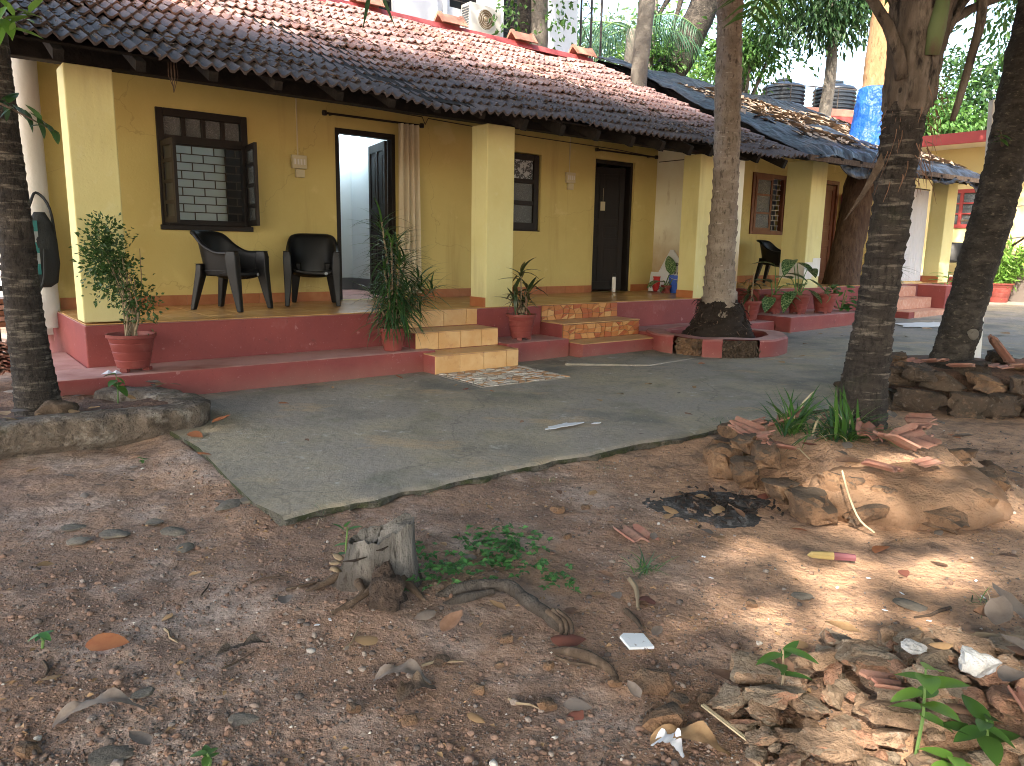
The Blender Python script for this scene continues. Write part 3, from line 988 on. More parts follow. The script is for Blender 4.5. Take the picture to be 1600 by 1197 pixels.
def crazy(parent, org, w, h, nx, nz, place, mt, t=0.012, jit=0.33, gap=0.006, name='tile_piece', seed=1):
    """jittered quads (x along, y up) shrunk by the joint; place(x, y, t) -> (u, v, z)"""
    r = random.Random(seed)
    P = {}
    for i in range(nx + 1):
        for j in range(nz + 1):
            x, y = i / nx * w, j / nz * h
            if 0 < i < nx:
                x += r.uniform(-jit, jit) * w / nx
            if 0 < j < nz:
                y += r.uniform(-jit, jit) * h / nz
            P[i, j] = Vector((x, y))
    for i in range(nx):
        for j in range(nz):
            c = [P[i, j], P[i + 1, j], P[i + 1, j + 1], P[i, j + 1]]
            cells = [c]
            if r.random() < 0.35:
                cells = [[c[0], c[1], c[2]], [c[0], c[2], c[3]]]
            for cc in cells:
                ct = sum(cc, Vector((0, 0))) / len(cc)
                cc = [p + (ct - p).normalized() * gap * (1.6 if len(cc) == 3 else 1.2) for p in cc]
                n = len(cc)
                tt = t + r.uniform(-0.002, 0.002)
                vs = [place(p.x, p.y, 0) for p in cc] + [place(p.x, p.y, tt) for p in cc]
                m_ = MB().add(vs, [tuple(range(n, 2 * n))] + [(k, (k + 1) % n, n + (k + 1) % n, n + k) for k in range(n)])
                obj(name, m_, mt, parent, org=org)


h1('grout', MB().box(6.73, 7.392, 0.285, 8.22, 7.399, 0.5).box(6.73, 7.842, 0.51, 8.22, 7.8485, 0.722), MT['grout'], parent=steps2)
crazy(steps2, H1, 1.49, 0.2, 13, 3, lambda x, y, t: (6.73 + x, 7.391 - t, 0.29 + y), MT['shard_orange'], seed=3)
crazy(steps2, H1, 1.49, 0.205, 12, 3, lambda x, y, t: (6.73 + x, 7.841 - t, 0.515 + y), MT['shard_orange'], seed=4)
row_treads(steps2, 6.72, 8.23, 6, 6.975, 7.385, 0.276, H1, MT['step_tile'], cut=0.7)
row_treads(steps2, 6.72, 8.23, 6, 7.375, 7.835, 0.501, H1, MT['step_tile'], cut=0.7)

# ---- window 1 with brick-pattern grille and open shutters
w1 = h1('window', MB().box(2.38, 9.72, 1.7, 2.46, 9.82, 3.04).box(3.36, 9.72, 1.7, 3.44, 9.82, 3.04).box(2.46, 9.721, 2.95, 3.36, 9.819, 3.04)
        .box(2.46, 9.721, 1.7, 3.36, 9.819, 1.76).box(2.46, 9.722, 2.64, 3.36, 9.818, 2.74)
        .box(2.66, 9.73, 2.741, 2.71, 9.80, 2.949).box(2.89, 9.73, 2.741, 2.94, 9.80, 2.949).box(3.12, 9.73, 2.741, 3.17, 9.80, 2.949)
        .box(2.36, 9.70, 1.64, 3.46, 9.749, 1.70), MT['dark_wood'], bevel=0.006)
for a in (2.46, 2.71, 2.94, 3.17):
    h1('pane', MB().box(a + 0.002, 9.765, 2.742, a + (0.2 if a < 2.5 else 0.18) - 0.002, 9.771, 2.948), MT['glass_dim'], parent=w1)
m = MB()
nzr = 9
hz = (2.64 - 1.76) / nzr
for k in range(nzr + 1):
    m.box(2.46, 9.79, 1.76 + k * hz - 0.006, 3.36, 9.802, 1.76 + k * hz + 0.006)
for k in range(nzr):
    off = 0.19 if k % 2 else 0.06
    a = 2.46 + off
    while a < 3.36:
        m.box(a - 0.006, 9.791, 1.766 + k * hz, a + 0.006, 9.801, 1.754 + (k + 1) * hz)
        a += 0.26
h1('grille', m, MT['iron'], parent=w1)


def shutter(hinge_u, v0, ang, w, z0, z1, rows, parent, mwood, mglass, h, flip=1, cols=1):
    """glazed casement leaf turned about its hinge; one mesh (fourth level is not allowed)"""
    m_ = MB()
    d = Vector((math.cos(ang) * flip, -math.sin(ang), 0))
    n = Vector((d.y, -d.x, 0))
    Mx = Matrix(((d.x, n.x, 0, hinge_u), (d.y, n.y, 0, v0), (0, 0, 1, 0), (0, 0, 0, 1)))
    st = 0.07
    m_.box(0, -0.018, z0, st, 0.018, z1, 0, Mx)
    m_.box(w - st, -0.018, z0, w, 0.018, z1, 0, Mx)
    hh = (z1 - z0) / rows
    for k in range(rows + 1):
        zc = z0 + k * hh
        a, b = (zc, zc + 0.07) if k == 0 else ((zc - 0.07, zc) if k == rows else (zc - 0.02, zc + 0.02))
        m_.box(st, -0.017, a, w - st, 0.017, b, 0, Mx)
    if cols == 2:
        m_.box(w / 2 - 0.018, -0.016, z0 + 0.07, w / 2 + 0.018, 0.016, z1 - 0.07, 0, Mx)
    m_.box(st - 0.003, -0.004, z0 + 0.06, w - st + 0.003, 0.004, z1 - 0.06, 1, Mx)
    return obj('shutter', m_, [mwood, mglass], parent, org=h)


shutter(2.42, 9.70, R(87), 0.44, 1.72, 2.66, 4, w1, MT['dark_wood'], MT['glass_dark'], H1)
shutter(3.41, 9.70, R(96), 0.45, 1.71, 2.69, 4, w1, MT['dark_wood'], MT['glass_dim'], H1)

# ---- window 2, narrow with three patterned panes
w2 = h1('window', MB().box(7.66, 9.79, 1.79, 7.75, 9.88, 3.0).box(8.18, 9.79, 1.79, 8.28, 9.88, 3.0).box(7.75, 9.791, 2.91, 8.18, 9.879, 3.0)
        .box(7.75, 9.791, 1.79, 8.18, 9.879, 1.91).box(7.75, 9.795, 2.19, 8.18, 9.87, 2.26).box(7.75, 9.795, 2.54, 8.18, 9.87, 2.61)
        .box(7.6, 9.785, 1.76, 8.31, 9.89, 1.789), MT['dark_wood'], bevel=0.005)
MT['lace_pane'] = mat('lace_pane', (0.55, 0.6, 0.66), [('vor', 45, 0.3, 0.32, (0.06, 0.07, 0.08)), ('noise', 9, 0.5, 0.55, (0.4, 0.44, 0.48))], rough=0.3)
for k, (a, b) in enumerate(((1.91, 2.19), (2.26, 2.54), (2.61, 2.91))):
    h1('pane', MB().box(7.752, 9.83, a + 0.002, 8.178, 9.836, b - 0.002), MT['lace_pane'] if k == 2 else MT['glass_dim'], parent=w2)
m = MB()
for z in (2.0, 2.1, 2.35, 2.45, 2.7, 2.8):
    m.box(7.755, 9.86, z - 0.004, 8.175, 9.868, z + 0.004)
for a in (7.85, 7.97, 8.08):
    m.box(a - 0.004, 9.861, 1.915, a + 0.004, 9.867, 2.905)
h1('grille', m, MT['iron'], parent=w2)

# ---- door 1: frame, leaf swung inwards, curtain
d1 = h1('door_frame', MB().box(4.63, 9.742, FZ + 0.001, 4.69, 9.87, 3.05).box(5.49, 9.742, FZ + 0.001, 5.55, 9.87, 3.05).box(4.69, 9.743, 2.98, 5.49, 9.869, 3.05), MT['dark_wood'], bevel=0.005)


def leaf_panels(mb, Mx, w, z0, z1, mi=0):
    """panelled door leaf standing in the x-z plane of Mx"""
    mb.box(0, -0.02, z0, 0.1, 0.02, z1, mi, Mx)
    mb.box(w - 0.1, -0.02, z0, w, 0.02, z1, mi, Mx)
    mb.box(w / 2 - 0.045, -0.019, z0 + 0.15, w / 2 + 0.045, 0.019, z1 - 0.12, mi, Mx)
    for a, b in ((z0, z0 + 0.15), (z1 - 0.12, z1), (z0 + 0.8, z0 + 0.95), (z0 + 1.2, z0 + 1.3)):
        mb.box(0.1, -0.0185, a, w - 0.1, 0.0185, b, mi, Mx)
    mb.box(0.1, -0.006, z0, w - 0.1, 0.006, z1, mi, Mx)
    for a, b in ((z0 + 0.2, z0 + 0.75), (z0 + 1.0, z0 + 1.15), (z0 + 1.36, z1 - 0.18)):
        for x0, x1 in ((0.14, w / 2 - 0.085), (w / 2 + 0.085, w - 0.14)):
            mb.box(x0, -0.013, a, x1, 0.013, b, mi, Mx)
    return mb


def hinge(hu, hv, ang):
    """leaf frame: x axis points from the hinge along the leaf; ang measured from -u towards +v"""
    d = Vector((-math.cos(ang), math.sin(ang), 0))
    n = Vector((-d.y, d.x, 0))
    return Matrix(((d.x, n.x, 0, hu), (d.y, n.y, 0, hv), (0, 0, 1, 0), (0, 0, 0, 1)))


Mx = hinge(5.47, 9.87, R(101))
dl = h1('door', leaf_panels(MB(), Mx, 0.8, FZ + 0.02, 2.97), MT['dark_wood'], bevel=0.004)
m = MB()
m.box(0.7, -0.06, 1.72, 0.78, -0.021, 1.86, 0, Mx)
m.box(0.62, -0.075, 1.8, 0.76, -0.06, 1.825, 0, Mx)
h1('handle', m, MT['steel'], parent=dl)
# curtain on a rod
rod = h1('curtain_rod', MB().tube([(4.45, 9.64, 3.2), (5.92, 9.64, 3.2)], 0.016, 8).lathe([(0.03, -0.03), (0.036, 0), (0.03, 0.03)], 10, (4.44, 9.64, 3.2))
         .lathe([(0.03, -0.03), (0.036, 0), (0.03, 0.03)], 10, (5.93, 9.64, 3.2)).box(4.55, 9.64, 3.19, 4.57, 9.749, 3.21).box(5.85, 9.64, 3.19, 5.87, 9.749, 3.21), MT['dark_wood'])


def curtain_mesh(u0, u1, v, z0, z1, folds, amp, flare=0.0):
    m_ = MB()
    nu, nz = folds * 8, 10
    for j in range(nz + 1):
        t = j / nz
        for i in range(nu + 1):
            s = i / nu
            a = amp * (0.7 + 0.3 * t)
            m_.v.append((u0 + (u1 - u0) * (s - 0.5) * (1 + flare * t * t) + (u1 - u0) / 2, v + a * math.sin(s * folds * 2 * PI + 0.7 * math.sin(3 * s + 2 * t)), z1 - (z1 - z0) * t))
    m_.n = len(m_.v)
    for j in range(nz):
        for i in range(nu):
            a = j * (nu + 1) + i
            m_.f.append((a, a + 1, a + nu + 2, a + nu + 1))
            m_.m.append(0)
    return m_


h1('curtain', curtain_mesh(5.53, 5.86, 9.6, FZ + 0.08, 3.19, 4, 0.05, 0.1), MT['curtain'], smooth=180)
# ---- door 2: dark leaf ajar
h1('door_frame', MB().box(9.54, 9.8, FZ + 0.001, 9.6, 9.94, 3.06).box(10.49, 9.8, FZ + 0.001, 10.55, 9.94, 3.06).box(9.6, 9.801, 2.99, 10.49, 9.939, 3.06), MT['dark_wood'], bevel=0.005)
Mx = hinge(10.48, 9.93, R(24))
dl = h1('door', leaf_panels(MB(), Mx, 0.9, FZ + 0.02, 2.97), MT['dark_wood'], bevel=0.004)
m = MB()
m.box(0.8, 0.021, 1.72, 0.86, 0.05, 1.9, 0, Mx)
m.box(0.7, 0.05, 1.83, 0.86, 0.07, 1.85, 0, Mx)
h1('handle', m, MT['iron'], parent=dl)
h1('door_tag', MB().box(0.38, 0.022, 2.2, 0.47, 0.03, 2.36, 0, Mx).box(0.42, 0.023, 2.36, 0.425, 0.027, 2.6, 0, Mx), MT['switch_cream'], parent=dl)
h1('curtain_rod', MB().tube([(9.46, 9.64, 3.19), (10.98, 9.64, 3.19)], 0.016, 8).lathe([(0.03, -0.03), (0.036, 0), (0.03, 0.03)], 10, (9.45, 9.64, 3.19))
   .lathe([(0.03, -0.03), (0.036, 0), (0.03, 0.03)], 10, (10.99, 9.64, 3.19)).box(9.56, 9.64, 3.18, 9.58, 9.749, 3.2).box(10.85, 9.64, 3.18, 10.87, 9.749, 3.2), MT['dark_wood'])
# ---- switch boxes and their conduits
for a, z in ((4.0, 2.47), (8.82, 2.6)):
    sw = h1('switch_box', MB().box(a, 9.69, z, a + 0.2, 9.7495, z + 0.17), MT['switch_cream'], bevel=0.006)
    for k in range(4):
        h1('switch', MB().box(a + 0.025 + 0.042 * k, 9.684, z + 0.05, a + 0.05 + 0.042 * k, 9.69, z + 0.12), MT['plastic_white'], parent=sw, bevel=0.002)
    h1('socket', MB().box(a + 0.05, 9.7, z - 0.11, a + 0.17, 9.7495, z - 0.01), MT['switch_cream'], bevel=0.005)
    h1('conduit', MB().box(a + 0.09, 9.737, z + 0.17, a + 0.105, 9.7496, 4.0), MT['switch_cream'])
h1('cable', MB().tube([(4.3, 9.74, 3.42), (5.2, 9.735, 3.36), (6.0, 9.74, 3.34), (6.05, 9.74, 3.24), (6.1, 9.74, 3.33), (8, 9.735, 3.27), (10, 9.735, 3.25), (11.14, 9.735, 3.2)], 0.008, 5), MT['iron'])

# ---- roof: rafters, boarding, beam, tiles, ridge
SL = 0.46
SA = math.atan(SL)


def rz_(v):
    return 2.99 + SL * (v - 6.98)


m = MB()
m.box(0.3, 7.87, 3.025, 11.35, 8.02, 3.2)
h1('beam', m, MT['old_timber'], bevel=0.01)
m = MB()
m.add([(0.1, 7.1, rz_(7.1) - 0.025), (11.45, 7.1, rz_(7.1) - 0.025), (11.45, 12.0, rz_(12) - 0.025), (0.1, 12.0, rz_(12) - 0.025),
       (0.1, 7.1, rz_(7.1) - 0.045), (11.45, 7.1, rz_(7.1) - 0.045), (11.45, 12.0, rz_(12) - 0.045), (0.1, 12.0, rz_(12) - 0.045)],
      [(0, 1, 2, 3), (7, 6, 5, 4), (0, 4, 5, 1), (1, 5, 6, 2), (2, 6, 7, 3), (3, 7, 4, 0)])
m.add([(0.1, 12.05, rz_(12) - 0.03), (11.8, 12.05, rz_(12) - 0.03), (11.8, 14.0, 4.3), (0.1, 14.0, 4.3)], [(0, 1, 2, 3)])
h1('roof_boarding', m, MT['old_timber'])
m = MB()        # right gable under the verge
m.add([(11.34, 8.3, 3.2), (11.34, 12, 3.2), (11.34, 12, rz_(12) - 0.05), (11.34, 8.3, rz_(8.3) - 0.05),
       (11.46, 8.3, 3.2), (11.46, 12, 3.2), (11.46, 12, rz_(12) - 0.05), (11.46, 8.3, rz_(8.3) - 0.05)],
      [(3, 2, 1, 0), (4, 5, 6, 7), (0, 4, 7, 3), (1, 2, 6, 5), (3, 7, 6, 2), (0, 1, 5, 4)])
h1('gable', m, MT['yellow_wall'])
a = 0.45
while a < 11.42:
    d = rng.uniform(-0.06, 0.04)
    m = MB()
    v0 = 7.02 + d
    dz = 0.085 if a < 5.6 else 0.115
    m.bar((a, v0, rz_(v0) - dz), (a, 11.9, rz_(11.9) - dz), 0.075, 0.08 if a < 5.6 else 0.13)
    h1('rafter', m, MT['old_timber'])
    a += 0.585
# clay tile meshes
TW, TL = 0.235, 0.305


def clay_tile(seed):
    r = random.Random(seed)
    n = 12
    vs = []
    for j, y in enumerate((0.0, 0.37)):
        for i in range(n + 1):
            x = (i / n - 0.5) * (TW + 0.012)
            ph = (i / n) * 2 * 2 * PI
            z = 0.022 * math.cos(ph + PI) + 0.005 * math.cos(2 * ph)
            lift = 0.034 if j == 0 else 0.0
            vs.append((x, y + (r.uniform(-0.004, 0.004) if j == 0 else 0), z + lift))
    k = len(vs)
    for i in range(n + 1):
        x, y, z = vs[i]
        vs.append((x, y + 0.004, z - 0.024))
    fs = [(i, i + 1, n + 2 + i, n + 1 + i) for i in range(n)]
    fs += [(k + i, k + i + 1, i + 1, i) for i in range(n)]
    return vs, fs


tv = [clay_tile(s) for s in range(4)]
tm = []
for vs, fs in tv:
    mm = MB().add(vs, fs)
    tm.append(mm.mesh('tile', MT['roof_tile'], 50))
roof1 = thing('roof', '', '', (0, 0, 0))
del roof1['label'], roof1['category']
roof1.parent = house1
Rs = Matrix.Rotation(SA, 4, 'X')
places = []
ncol = int(11.3 / TW)
for j in range(18):
    for i in range(ncol + 1):
        u = 0.12 + TW * (i + 0.5)
        s = j * TL
        v = 6.97 + s * math.cos(SA)
        z = 2.985 + s * math.sin(SA)
        sag = 0.026 * math.sin(u * 1.1) + 0.024 * math.sin(u * 2.3 + j * 0.4) + 0.012 * math.sin(u * 5.1 + j * 1.3) - 0.02 * math.exp(-((u - 5) / 3) ** 2) * (1 - j / 18)
        p = Vector((u + rng.uniform(-0.008, 0.008), v + rng.uniform(-0.01, 0.01), z + sag + rng.uniform(-0.002, 0.003)))
        slip = rng.uniform(-0.1, 0.1) if rng.random() < 0.05 else 0.0
        M_ = Matrix.Translation(p + (Vector((0, -0.045, -0.012)) if slip else Vector((0, 0, 0)))) @ Matrix.Rotation(slip, 4, 'Z') @ Matrix.Rotation(rng.uniform(-0.02, 0.02), 4, 'Z') @ Rs @ Matrix.Rotation(rng.uniform(-0.02, 0.02), 4, 'Y')
        wp = W(p.x, p.y, p.z)
        vis = -4.3 < wp.x / max(wp.y, 0.1) * 6 < 9 and wp.z < 1.5 + 0.37 * wp.y
        places.append(((wp - EYE).length if vis else 99, i, j, M_))
places.sort(key=lambda t: t[0])
OFF = Matrix.Translation(-Vector(H1))
rest = MB()
for n_, (dist, i, j, M_) in enumerate(places):
    s = rng.randrange(4)
    if n_ < 296 and dist < 90:
        o = link('tile', tm[s], roof1)
        o.matrix_local = OFF @ M_
    else:
        rest.add([M_ @ Vector(p) for p in tv[s][0]], tv[s][1])
o = h1('roof_tiles', rest, MT['roof_tile'], smooth=50)
kind(o, 'stuff')
# ridge cap and the raised ventilator tiles
m = MB()
m.prism([(-0.14, -0.05), (-0.06, 0.07), (0.06, 0.07), (0.14, -0.05)], 0.1, 11.5, 0, Matrix(((0, 0, 1, 0), (1, 0, 0, 12.02), (0, 1, 0, rz_(12.0) + 0.03), (0, 0, 0, 1))))
h1('ridge_cap', m, MT['ridge_red'], bevel=0.01)
for a in (4.3, 6.1, 7.75, 9.4, 11.0):
    m = MB()
    Mr = Matrix(((0, 0, 1, 0), (1, 0, 0, 12.0), (0, 1, 0, rz_(12.0) + 0.1), (0, 0, 0, 1)))
    m.prism([(-0.17, 0.0), (-0.03, 0.17), (0.03, 0.17), (0.17, 0.0), (0.135, 0.0), (0, 0.135), (-0.135, 0.0)], a, a + 0.5, 0, Mr)
    m.prism([(-0.19, -0.01), (-0.03, 0.195), (0.03, 0.195), (0.19, -0.01), (0.15, -0.01), (0, 0.15), (-0.15, -0.01)], a - 0.03, a + 0.03, 0, Mr)
    m.prism([(-0.19, -0.01), (-0.03, 0.195), (0.03, 0.195), (0.19, -0.01), (0.15, -0.01), (0, 0.15), (-0.15, -0.01)], a + 0.44, a + 0.5, 0, Mr)
    h1('ridge_tile', m, MT['ridge_terracotta'])

# ================================================================== HOUSE 2 (tarpaulin roof)
H2 = (12.0, 7.85, 0.1)
house2 = house('tarpaulin_cottage', 'yellow verandah cottage under a crumpled black tarpaulin roof', 'cottage', H2)


def h2(name, mb, mats, smooth=None, bevel=0, parent=None):
    return obj(name, mb, mats, parent or house2, smooth=smooth, bevel=bevel, org=H2)


F2 = 0.84
h2('plinth', MB().box(11.9, 7.86, -0.1, 20.0, 12.3, F2 - 0.006), MT['red_paint'], bevel=0.012)
m = MB()
m.box(11.55, 6.98, -0.1, 14.15, 7.858, 0.42)
h2('ledge', m, MT['red_paint'], bevel=0.018)
h2('ledge', MB().box(17.55, 7.1, -0.1, 20.1, 7.858, 0.4), MT['red_paint'], bevel=0.018)
m = MB()
wall_open(m, 11.9, 20.0, F2 - 0.01, 4.1, 9.75, 9.95, [(14.2, 15.45, 1.88, 3.17), (16.5, 17.75, F2, 3.2), (18.0, 19.0, F2, 3.2)])
h2('wall', m, MT['yellow_wall'])
h2('side_wall', MB().box(11.9, 9.951, F2 - 0.01, 12.05, 13, 4.0), MT['yellow_wall'])
h2('side_wall', MB().box(19.85, 9.951, F2 - 0.01, 20.0, 13, 4.0), MT['yellow_wall'])
h2('room_wall', MB().box(12.0, 11.6, F2, 19.9, 11.7, 3.9), MT['room_dark'])
floor2 = h2('floor', MB().box(11.91, 7.87, F2 - 0.005, 19.99, 9.745, F2 - 0.001), MT['grout'])
me = box_mesh('floor_tile', 0.447, 0.462, 0.008, MT['ochre_tile'])
for i in range(17):
    for j in range(4):
        link('floor_tile', me, floor2, (12.15 + 0.45 * i - H2[0], 8.1 + 0.465 * j - H2[1], F2 - H2[2] - 0.0005))
me = box_mesh('skirting_tile', 0.446, 0.012, 0.14, MT['skirt_tile'])
for k in range(10):
    link('skirting_tile', me, house2, (12.15 + 0.45 * k - H2[0], 9.741 - H2[1], F2 - H2[2] + 0.01))
for k, (a, b) in enumerate(((13.33, 13.87), (19.25, 19.8))):
    m = MB()
    m.box(a, 7.868, F2 + 0.004 if k else 0.7, b, 8.24 if k else 8.4, 3.2)
    h2('pillar', m, MT['skylit_pillar_paint'], bevel=0.015)
    if k:
        h2('skirting_tile', MB().box(a - 0.013, 7.87, F2 + 0.009, a - 0.001, 8.23, F2 + 0.16), MT['skirt_tile'])
h2('patch', MB().box(13.325, 7.861, 1.0, 13.6, 7.8675, 1.32).box(13.6, 7.862, 1.05, 13.872, 7.8672, 1.4).box(13.319, 7.87, 1.0, 13.3295, 8.39, 1.3), MT['steel_white'], bevel=0.003)
h2('beam', MB().box(11.8, 7.89, 3.205, 20.2, 8.05, 3.34), MT['old_timber'], bevel=0.01)
a = 12.1
while a < 20:
    m = MB()
    m.bar((a, 7.0, 3.06), (a, 11.9, 3.06 + 0.446 * 4.9), 0.08, 0.12)
    h2('rafter', m, MT['old_timber'])
    a += 0.66
m = MB()
m.bar((11.75, 7.02, 3.05), (20.1, 7.02, 3.14), 0.05, 0.09)
h2('eave_board', m, MT['brown_stem'])
# window with shutters and grille
w = h2('window', MB().box(14.2, 9.72, 1.88, 14.29, 9.82, 3.17).box(15.36, 9.72, 1.88, 15.45, 9.82, 3.17).box(14.29, 9.721, 3.08, 15.36, 9.819, 3.17)
       .box(14.29, 9.721, 1.88, 15.36, 9.819, 1.97), MT['brown_wood'], bevel=0.006)
shutter(14.3, 9.735, R(1), 0.62, 1.95, 3.1, 3, w, MT['brown_wood'], MT['glass_dim'], H2)
shutter(15.42, 9.71, R(20), 0.6, 1.95, 3.12, 3, w, MT['brown_wood'], MT['switch_cream'], H2)
m = MB()
hz = 1.11 / 10
for k in range(11):
    m.box(14.9, 9.8, 1.97 + k * hz - 0.008, 15.36, 9.812, 1.97 + k * hz + 0.008)
for k in range(10):
    a = 14.93 + (0.1 if k % 2 else 0.0)
    while a < 15.36:
        m.box(a - 0.008, 9.801, 1.979 + k * hz, a + 0.008, 9.811, 1.961 + (k + 1) * hz)
        a += 0.2
h2('grille', m, MT['iron_light'], parent=w)
h2('door_frame', MB().box(16.5, 9.74, F2 + 0.01, 16.58, 9.87, 3.2).box(17.67, 9.74, F2 + 0.01, 17.75, 9.87, 3.2).box(16.58, 9.741, 3.11, 17.67, 9.869, 3.2), MT['brown_wood'], bevel=0.005)
h2('door', leaf_panels(MB(), hinge(17.66, 9.8, R(3)), 1.07, F2 + 0.02, 3.1), MT['brown_wood'], bevel=0.004)
h2('curtain', curtain_mesh(17.75, 18.05, 9.66, F2 + 0.05, 2.9, 3, 0.03), MT['curtain_pink'], smooth=180)
rod = h2('curtain_rod', MB().tube([(17.7, 8.28, 3.02), (19.24, 8.28, 3.02)], 0.014, 6), MT['iron'])
h2('curtain', curtain_mesh(18.0, 19.2, 8.28, F2 + 0.04, 3.0, 9, 0.03), MT['curtain_white'], smooth=180)
# three tiled steps
s2 = h2('steps', MB().box(15.72, 6.9, -0.1, 17.5, 7.25, 0.345).box(15.721, 7.25, -0.1, 17.5, 7.6, 0.575).box(15.722, 7.6, -0.1, 17.5, 7.857, 0.8), MT['red_paint'], bevel=0.005)
for a, z0, z1 in ((6.899, 0.15, 0.345), (7.249, 0.36, 0.575), (7.599, 0.59, 0.8)):
    row_tiles(s2, 15.95 if a < 7 else 15.73, 17.5, 5, a, z0, z1, H2, MT['h2_tile'], cut=0.8)
    row_treads(s2, 15.73, 17.5, 5, a - 0.01, a + 0.34, z1 + 0.0005, H2, MT['h2_tile'], cut=0.8)
# red end block with a cross in relief
cb = thing('red_cross_block', 'low maroon block with a raised cross beside the tiled steps', 'block', W(17.75, 6.98, 0.19), RZ)
obj('block', MB().box(-0.2, 0.0, 0, 0.35, 0.6, 0.66), MT['red_paint'], cb, bevel=0.015)
obj('cross', MB().box(0.02, -0.025, 0.14, 0.1, -0.001, 0.58).box(-0.09, -0.024, 0.36, 0.21, -0.0012, 0.44), MT['red_paint'], cb, bevel=0.005)

# tarpaulin: wrinkled sheet with a drooping hem and a turned-down verge
nu, nv = 170, 90
UU, VV = np.meshgrid(np.linspace(11.72, 19.95, nu), np.linspace(6.93, 12.05, nv))
Pn = np.stack([UU.ravel(), VV.ravel(), UU.ravel() * 0], 1)
zt = 3.16 + 0.446 * (VV.ravel() - 7.0)
wr = 0.05 * fbm(Pn * np.array([1.0, 0.7, 1]), 3) + 0.05 * np.abs(fbm(Pn * np.array([3.2, 1.6, 1]) + 9, 3)) + 0.006 * fbm(Pn * 11, 2)
zt = zt + wr + 0.05
ed = np.clip((7.22 - VV.ravel()) / 0.28, 0, 1)
zt -= ed ** 1.2 * (0.24 + 0.15 * fbm(np.stack([UU.ravel() * 1.6, UU.ravel() * 0, UU.ravel() * 0], 1), 3))
er = np.clip((UU.ravel() - 19.3) / 0.65, 0, 1)
zt -= er ** 1.5 * (0.22 + 0.1 * fbm(np.stack([VV.ravel() * 2, VV.ravel() * 0 + 4, VV.ravel() * 0], 1), 3))
el = np.clip((12.2 - UU.ravel()) / 0.45, 0, 1)
zt += 0.05 * np.clip((13.2 - UU.ravel()) / 1.2, 0, 1)
zt -= el ** 1.6 * 0.13 * (0.6 + 0.5 * fbm(np.stack([VV.ravel() * 1.5, VV.ravel() * 0 + 8, VV.ravel() * 0], 1), 2))
ii = np.arange(nu * nv).reshape(nv, nu)
q = np.stack([ii[:-1, :-1].ravel(), ii[:-1, 1:].ravel(), ii[1:, 1:].ravel(), ii[1:, :-1].ravel()], 1)
uo = UU.ravel() + 0.03 * fbm(Pn * 5 + 3, 2)
vo = VV.ravel() + 0.03 * fbm(Pn * 5 + 7, 2) + ed * (0.06 + 0.05 * fbm(np.stack([UU.ravel() * 5, UU.ravel() * 0 + 2, UU.ravel() * 0], 1), 2))
tarp = link('roof', np_mesh('tarpaulin', np.stack([uo - H2[0], vo - H2[1], zt - H2[2]], 1), q, MT['tarp_black'], 180), house2)
sd = tarp.modifiers.new('thick', 'SOLIDIFY')
sd.thickness = 0.012
back = MB()
back.add([(11.75, 12.05, 5.42), (19.9, 12.05, 5.42), (19.9, 14.5, 4.3), (11.75, 14.5, 4.3)], [(0, 1, 2, 3)])
h2('roof_back', back, MT['old_timber'])


def litter(name, n, box, mt, size, seed, zf, spread=0.6, label=None, long=1.0):
    """dry leaf scraps lying on a surface: one stuff object. box in (u, v)"""
    r = np.random.RandomState(seed)
    u = r.uniform(box[0], box[1], n)
    v = r.uniform(box[2], box[3], n)
    keep = fbm(np.stack([u * 1.1, v * 1.6, u * 0 + seed], 1), 3) > -spread
    u, v = u[keep], v[keep]
    n = len(u)
    z = zf(u, v)
    s = size * r.uniform(0.4, 1.3, n)
    th = r.uniform(0, 2 * PI, n)
    d = np.stack([np.cos(th), np.sin(th), 0.45 * np.sin(th) + r.uniform(-0.12, 0.12, n)], 1) * s[:, None] * long
    e = np.stack([-np.sin(th), np.cos(th), r.uniform(-0.35, 0.35, n)], 1) * s[:, None] * 0.33
    wx = u * U.x + v * V.x
    wy = u * U.y + v * V.y
    c = np.stack([wx, wy, z + 0.012], 1)
    Rm = np.array([[U.x, V.x, 0], [U.y, V.y, 0], [0, 0, 1]])
    d = d @ Rm.T
    e = e @ Rm.T
    up = np.array([0, 0, 1.0]) * (s[:, None] * 0.18)
    verts = np.stack([c - d, c + e + up, c + d, c - e + up], 1).reshape(-1, 3)
    k = np.arange(n) * 4
    f = np.concatenate([np.stack([k, k + 1, k + 2], 1), np.stack([k, k + 2, k + 3], 1)])
    o = link(name, np_mesh(name, verts, f, mt, None))
    kind(o, 'stuff')
    if label:
        tag(o, label, 'leaf litter')
    return o


tz = lambda u, v: 3.24 + 0.446 * (v - 7.0)
litter('leaf_litter', 2600, (12.6, 19.2, 7.5, 10.6), MT['thatch'], 0.085, 4, tz, 0.25, 'brown dry leaves strewn over the black tarpaulin roof')
litter('dry_straw', 1100, (12.4, 18.8, 7.6, 10.8), MT['thatch'], 0.16, 9, tz, 0.3, 'grey dry straw and palm strips lying on the tarpaulin', 1.3)
litter('roof_litter', 2600, (0.4, 11.4, 7.05, 9.8), MT['thatch'], 0.048, 6, lambda u, v: 3.045 + SL * (v - 6.98), 0.3, 'small dry leaf scraps caught between the mossy roof tiles')

# ================================================================== HOUSE 3, across the end of the yard
H3 = (23.0, 8.0, 0.28)
house3 = house('flat_roofed_house', 'yellow flat roofed house with red fascia across the yard end', 'house', H3)


def h3(name, mb, mats, smooth=None, bevel=0, parent=None):
    return obj(name, mb, mats, parent or house3, smooth=smooth, bevel=bevel, org=H3)


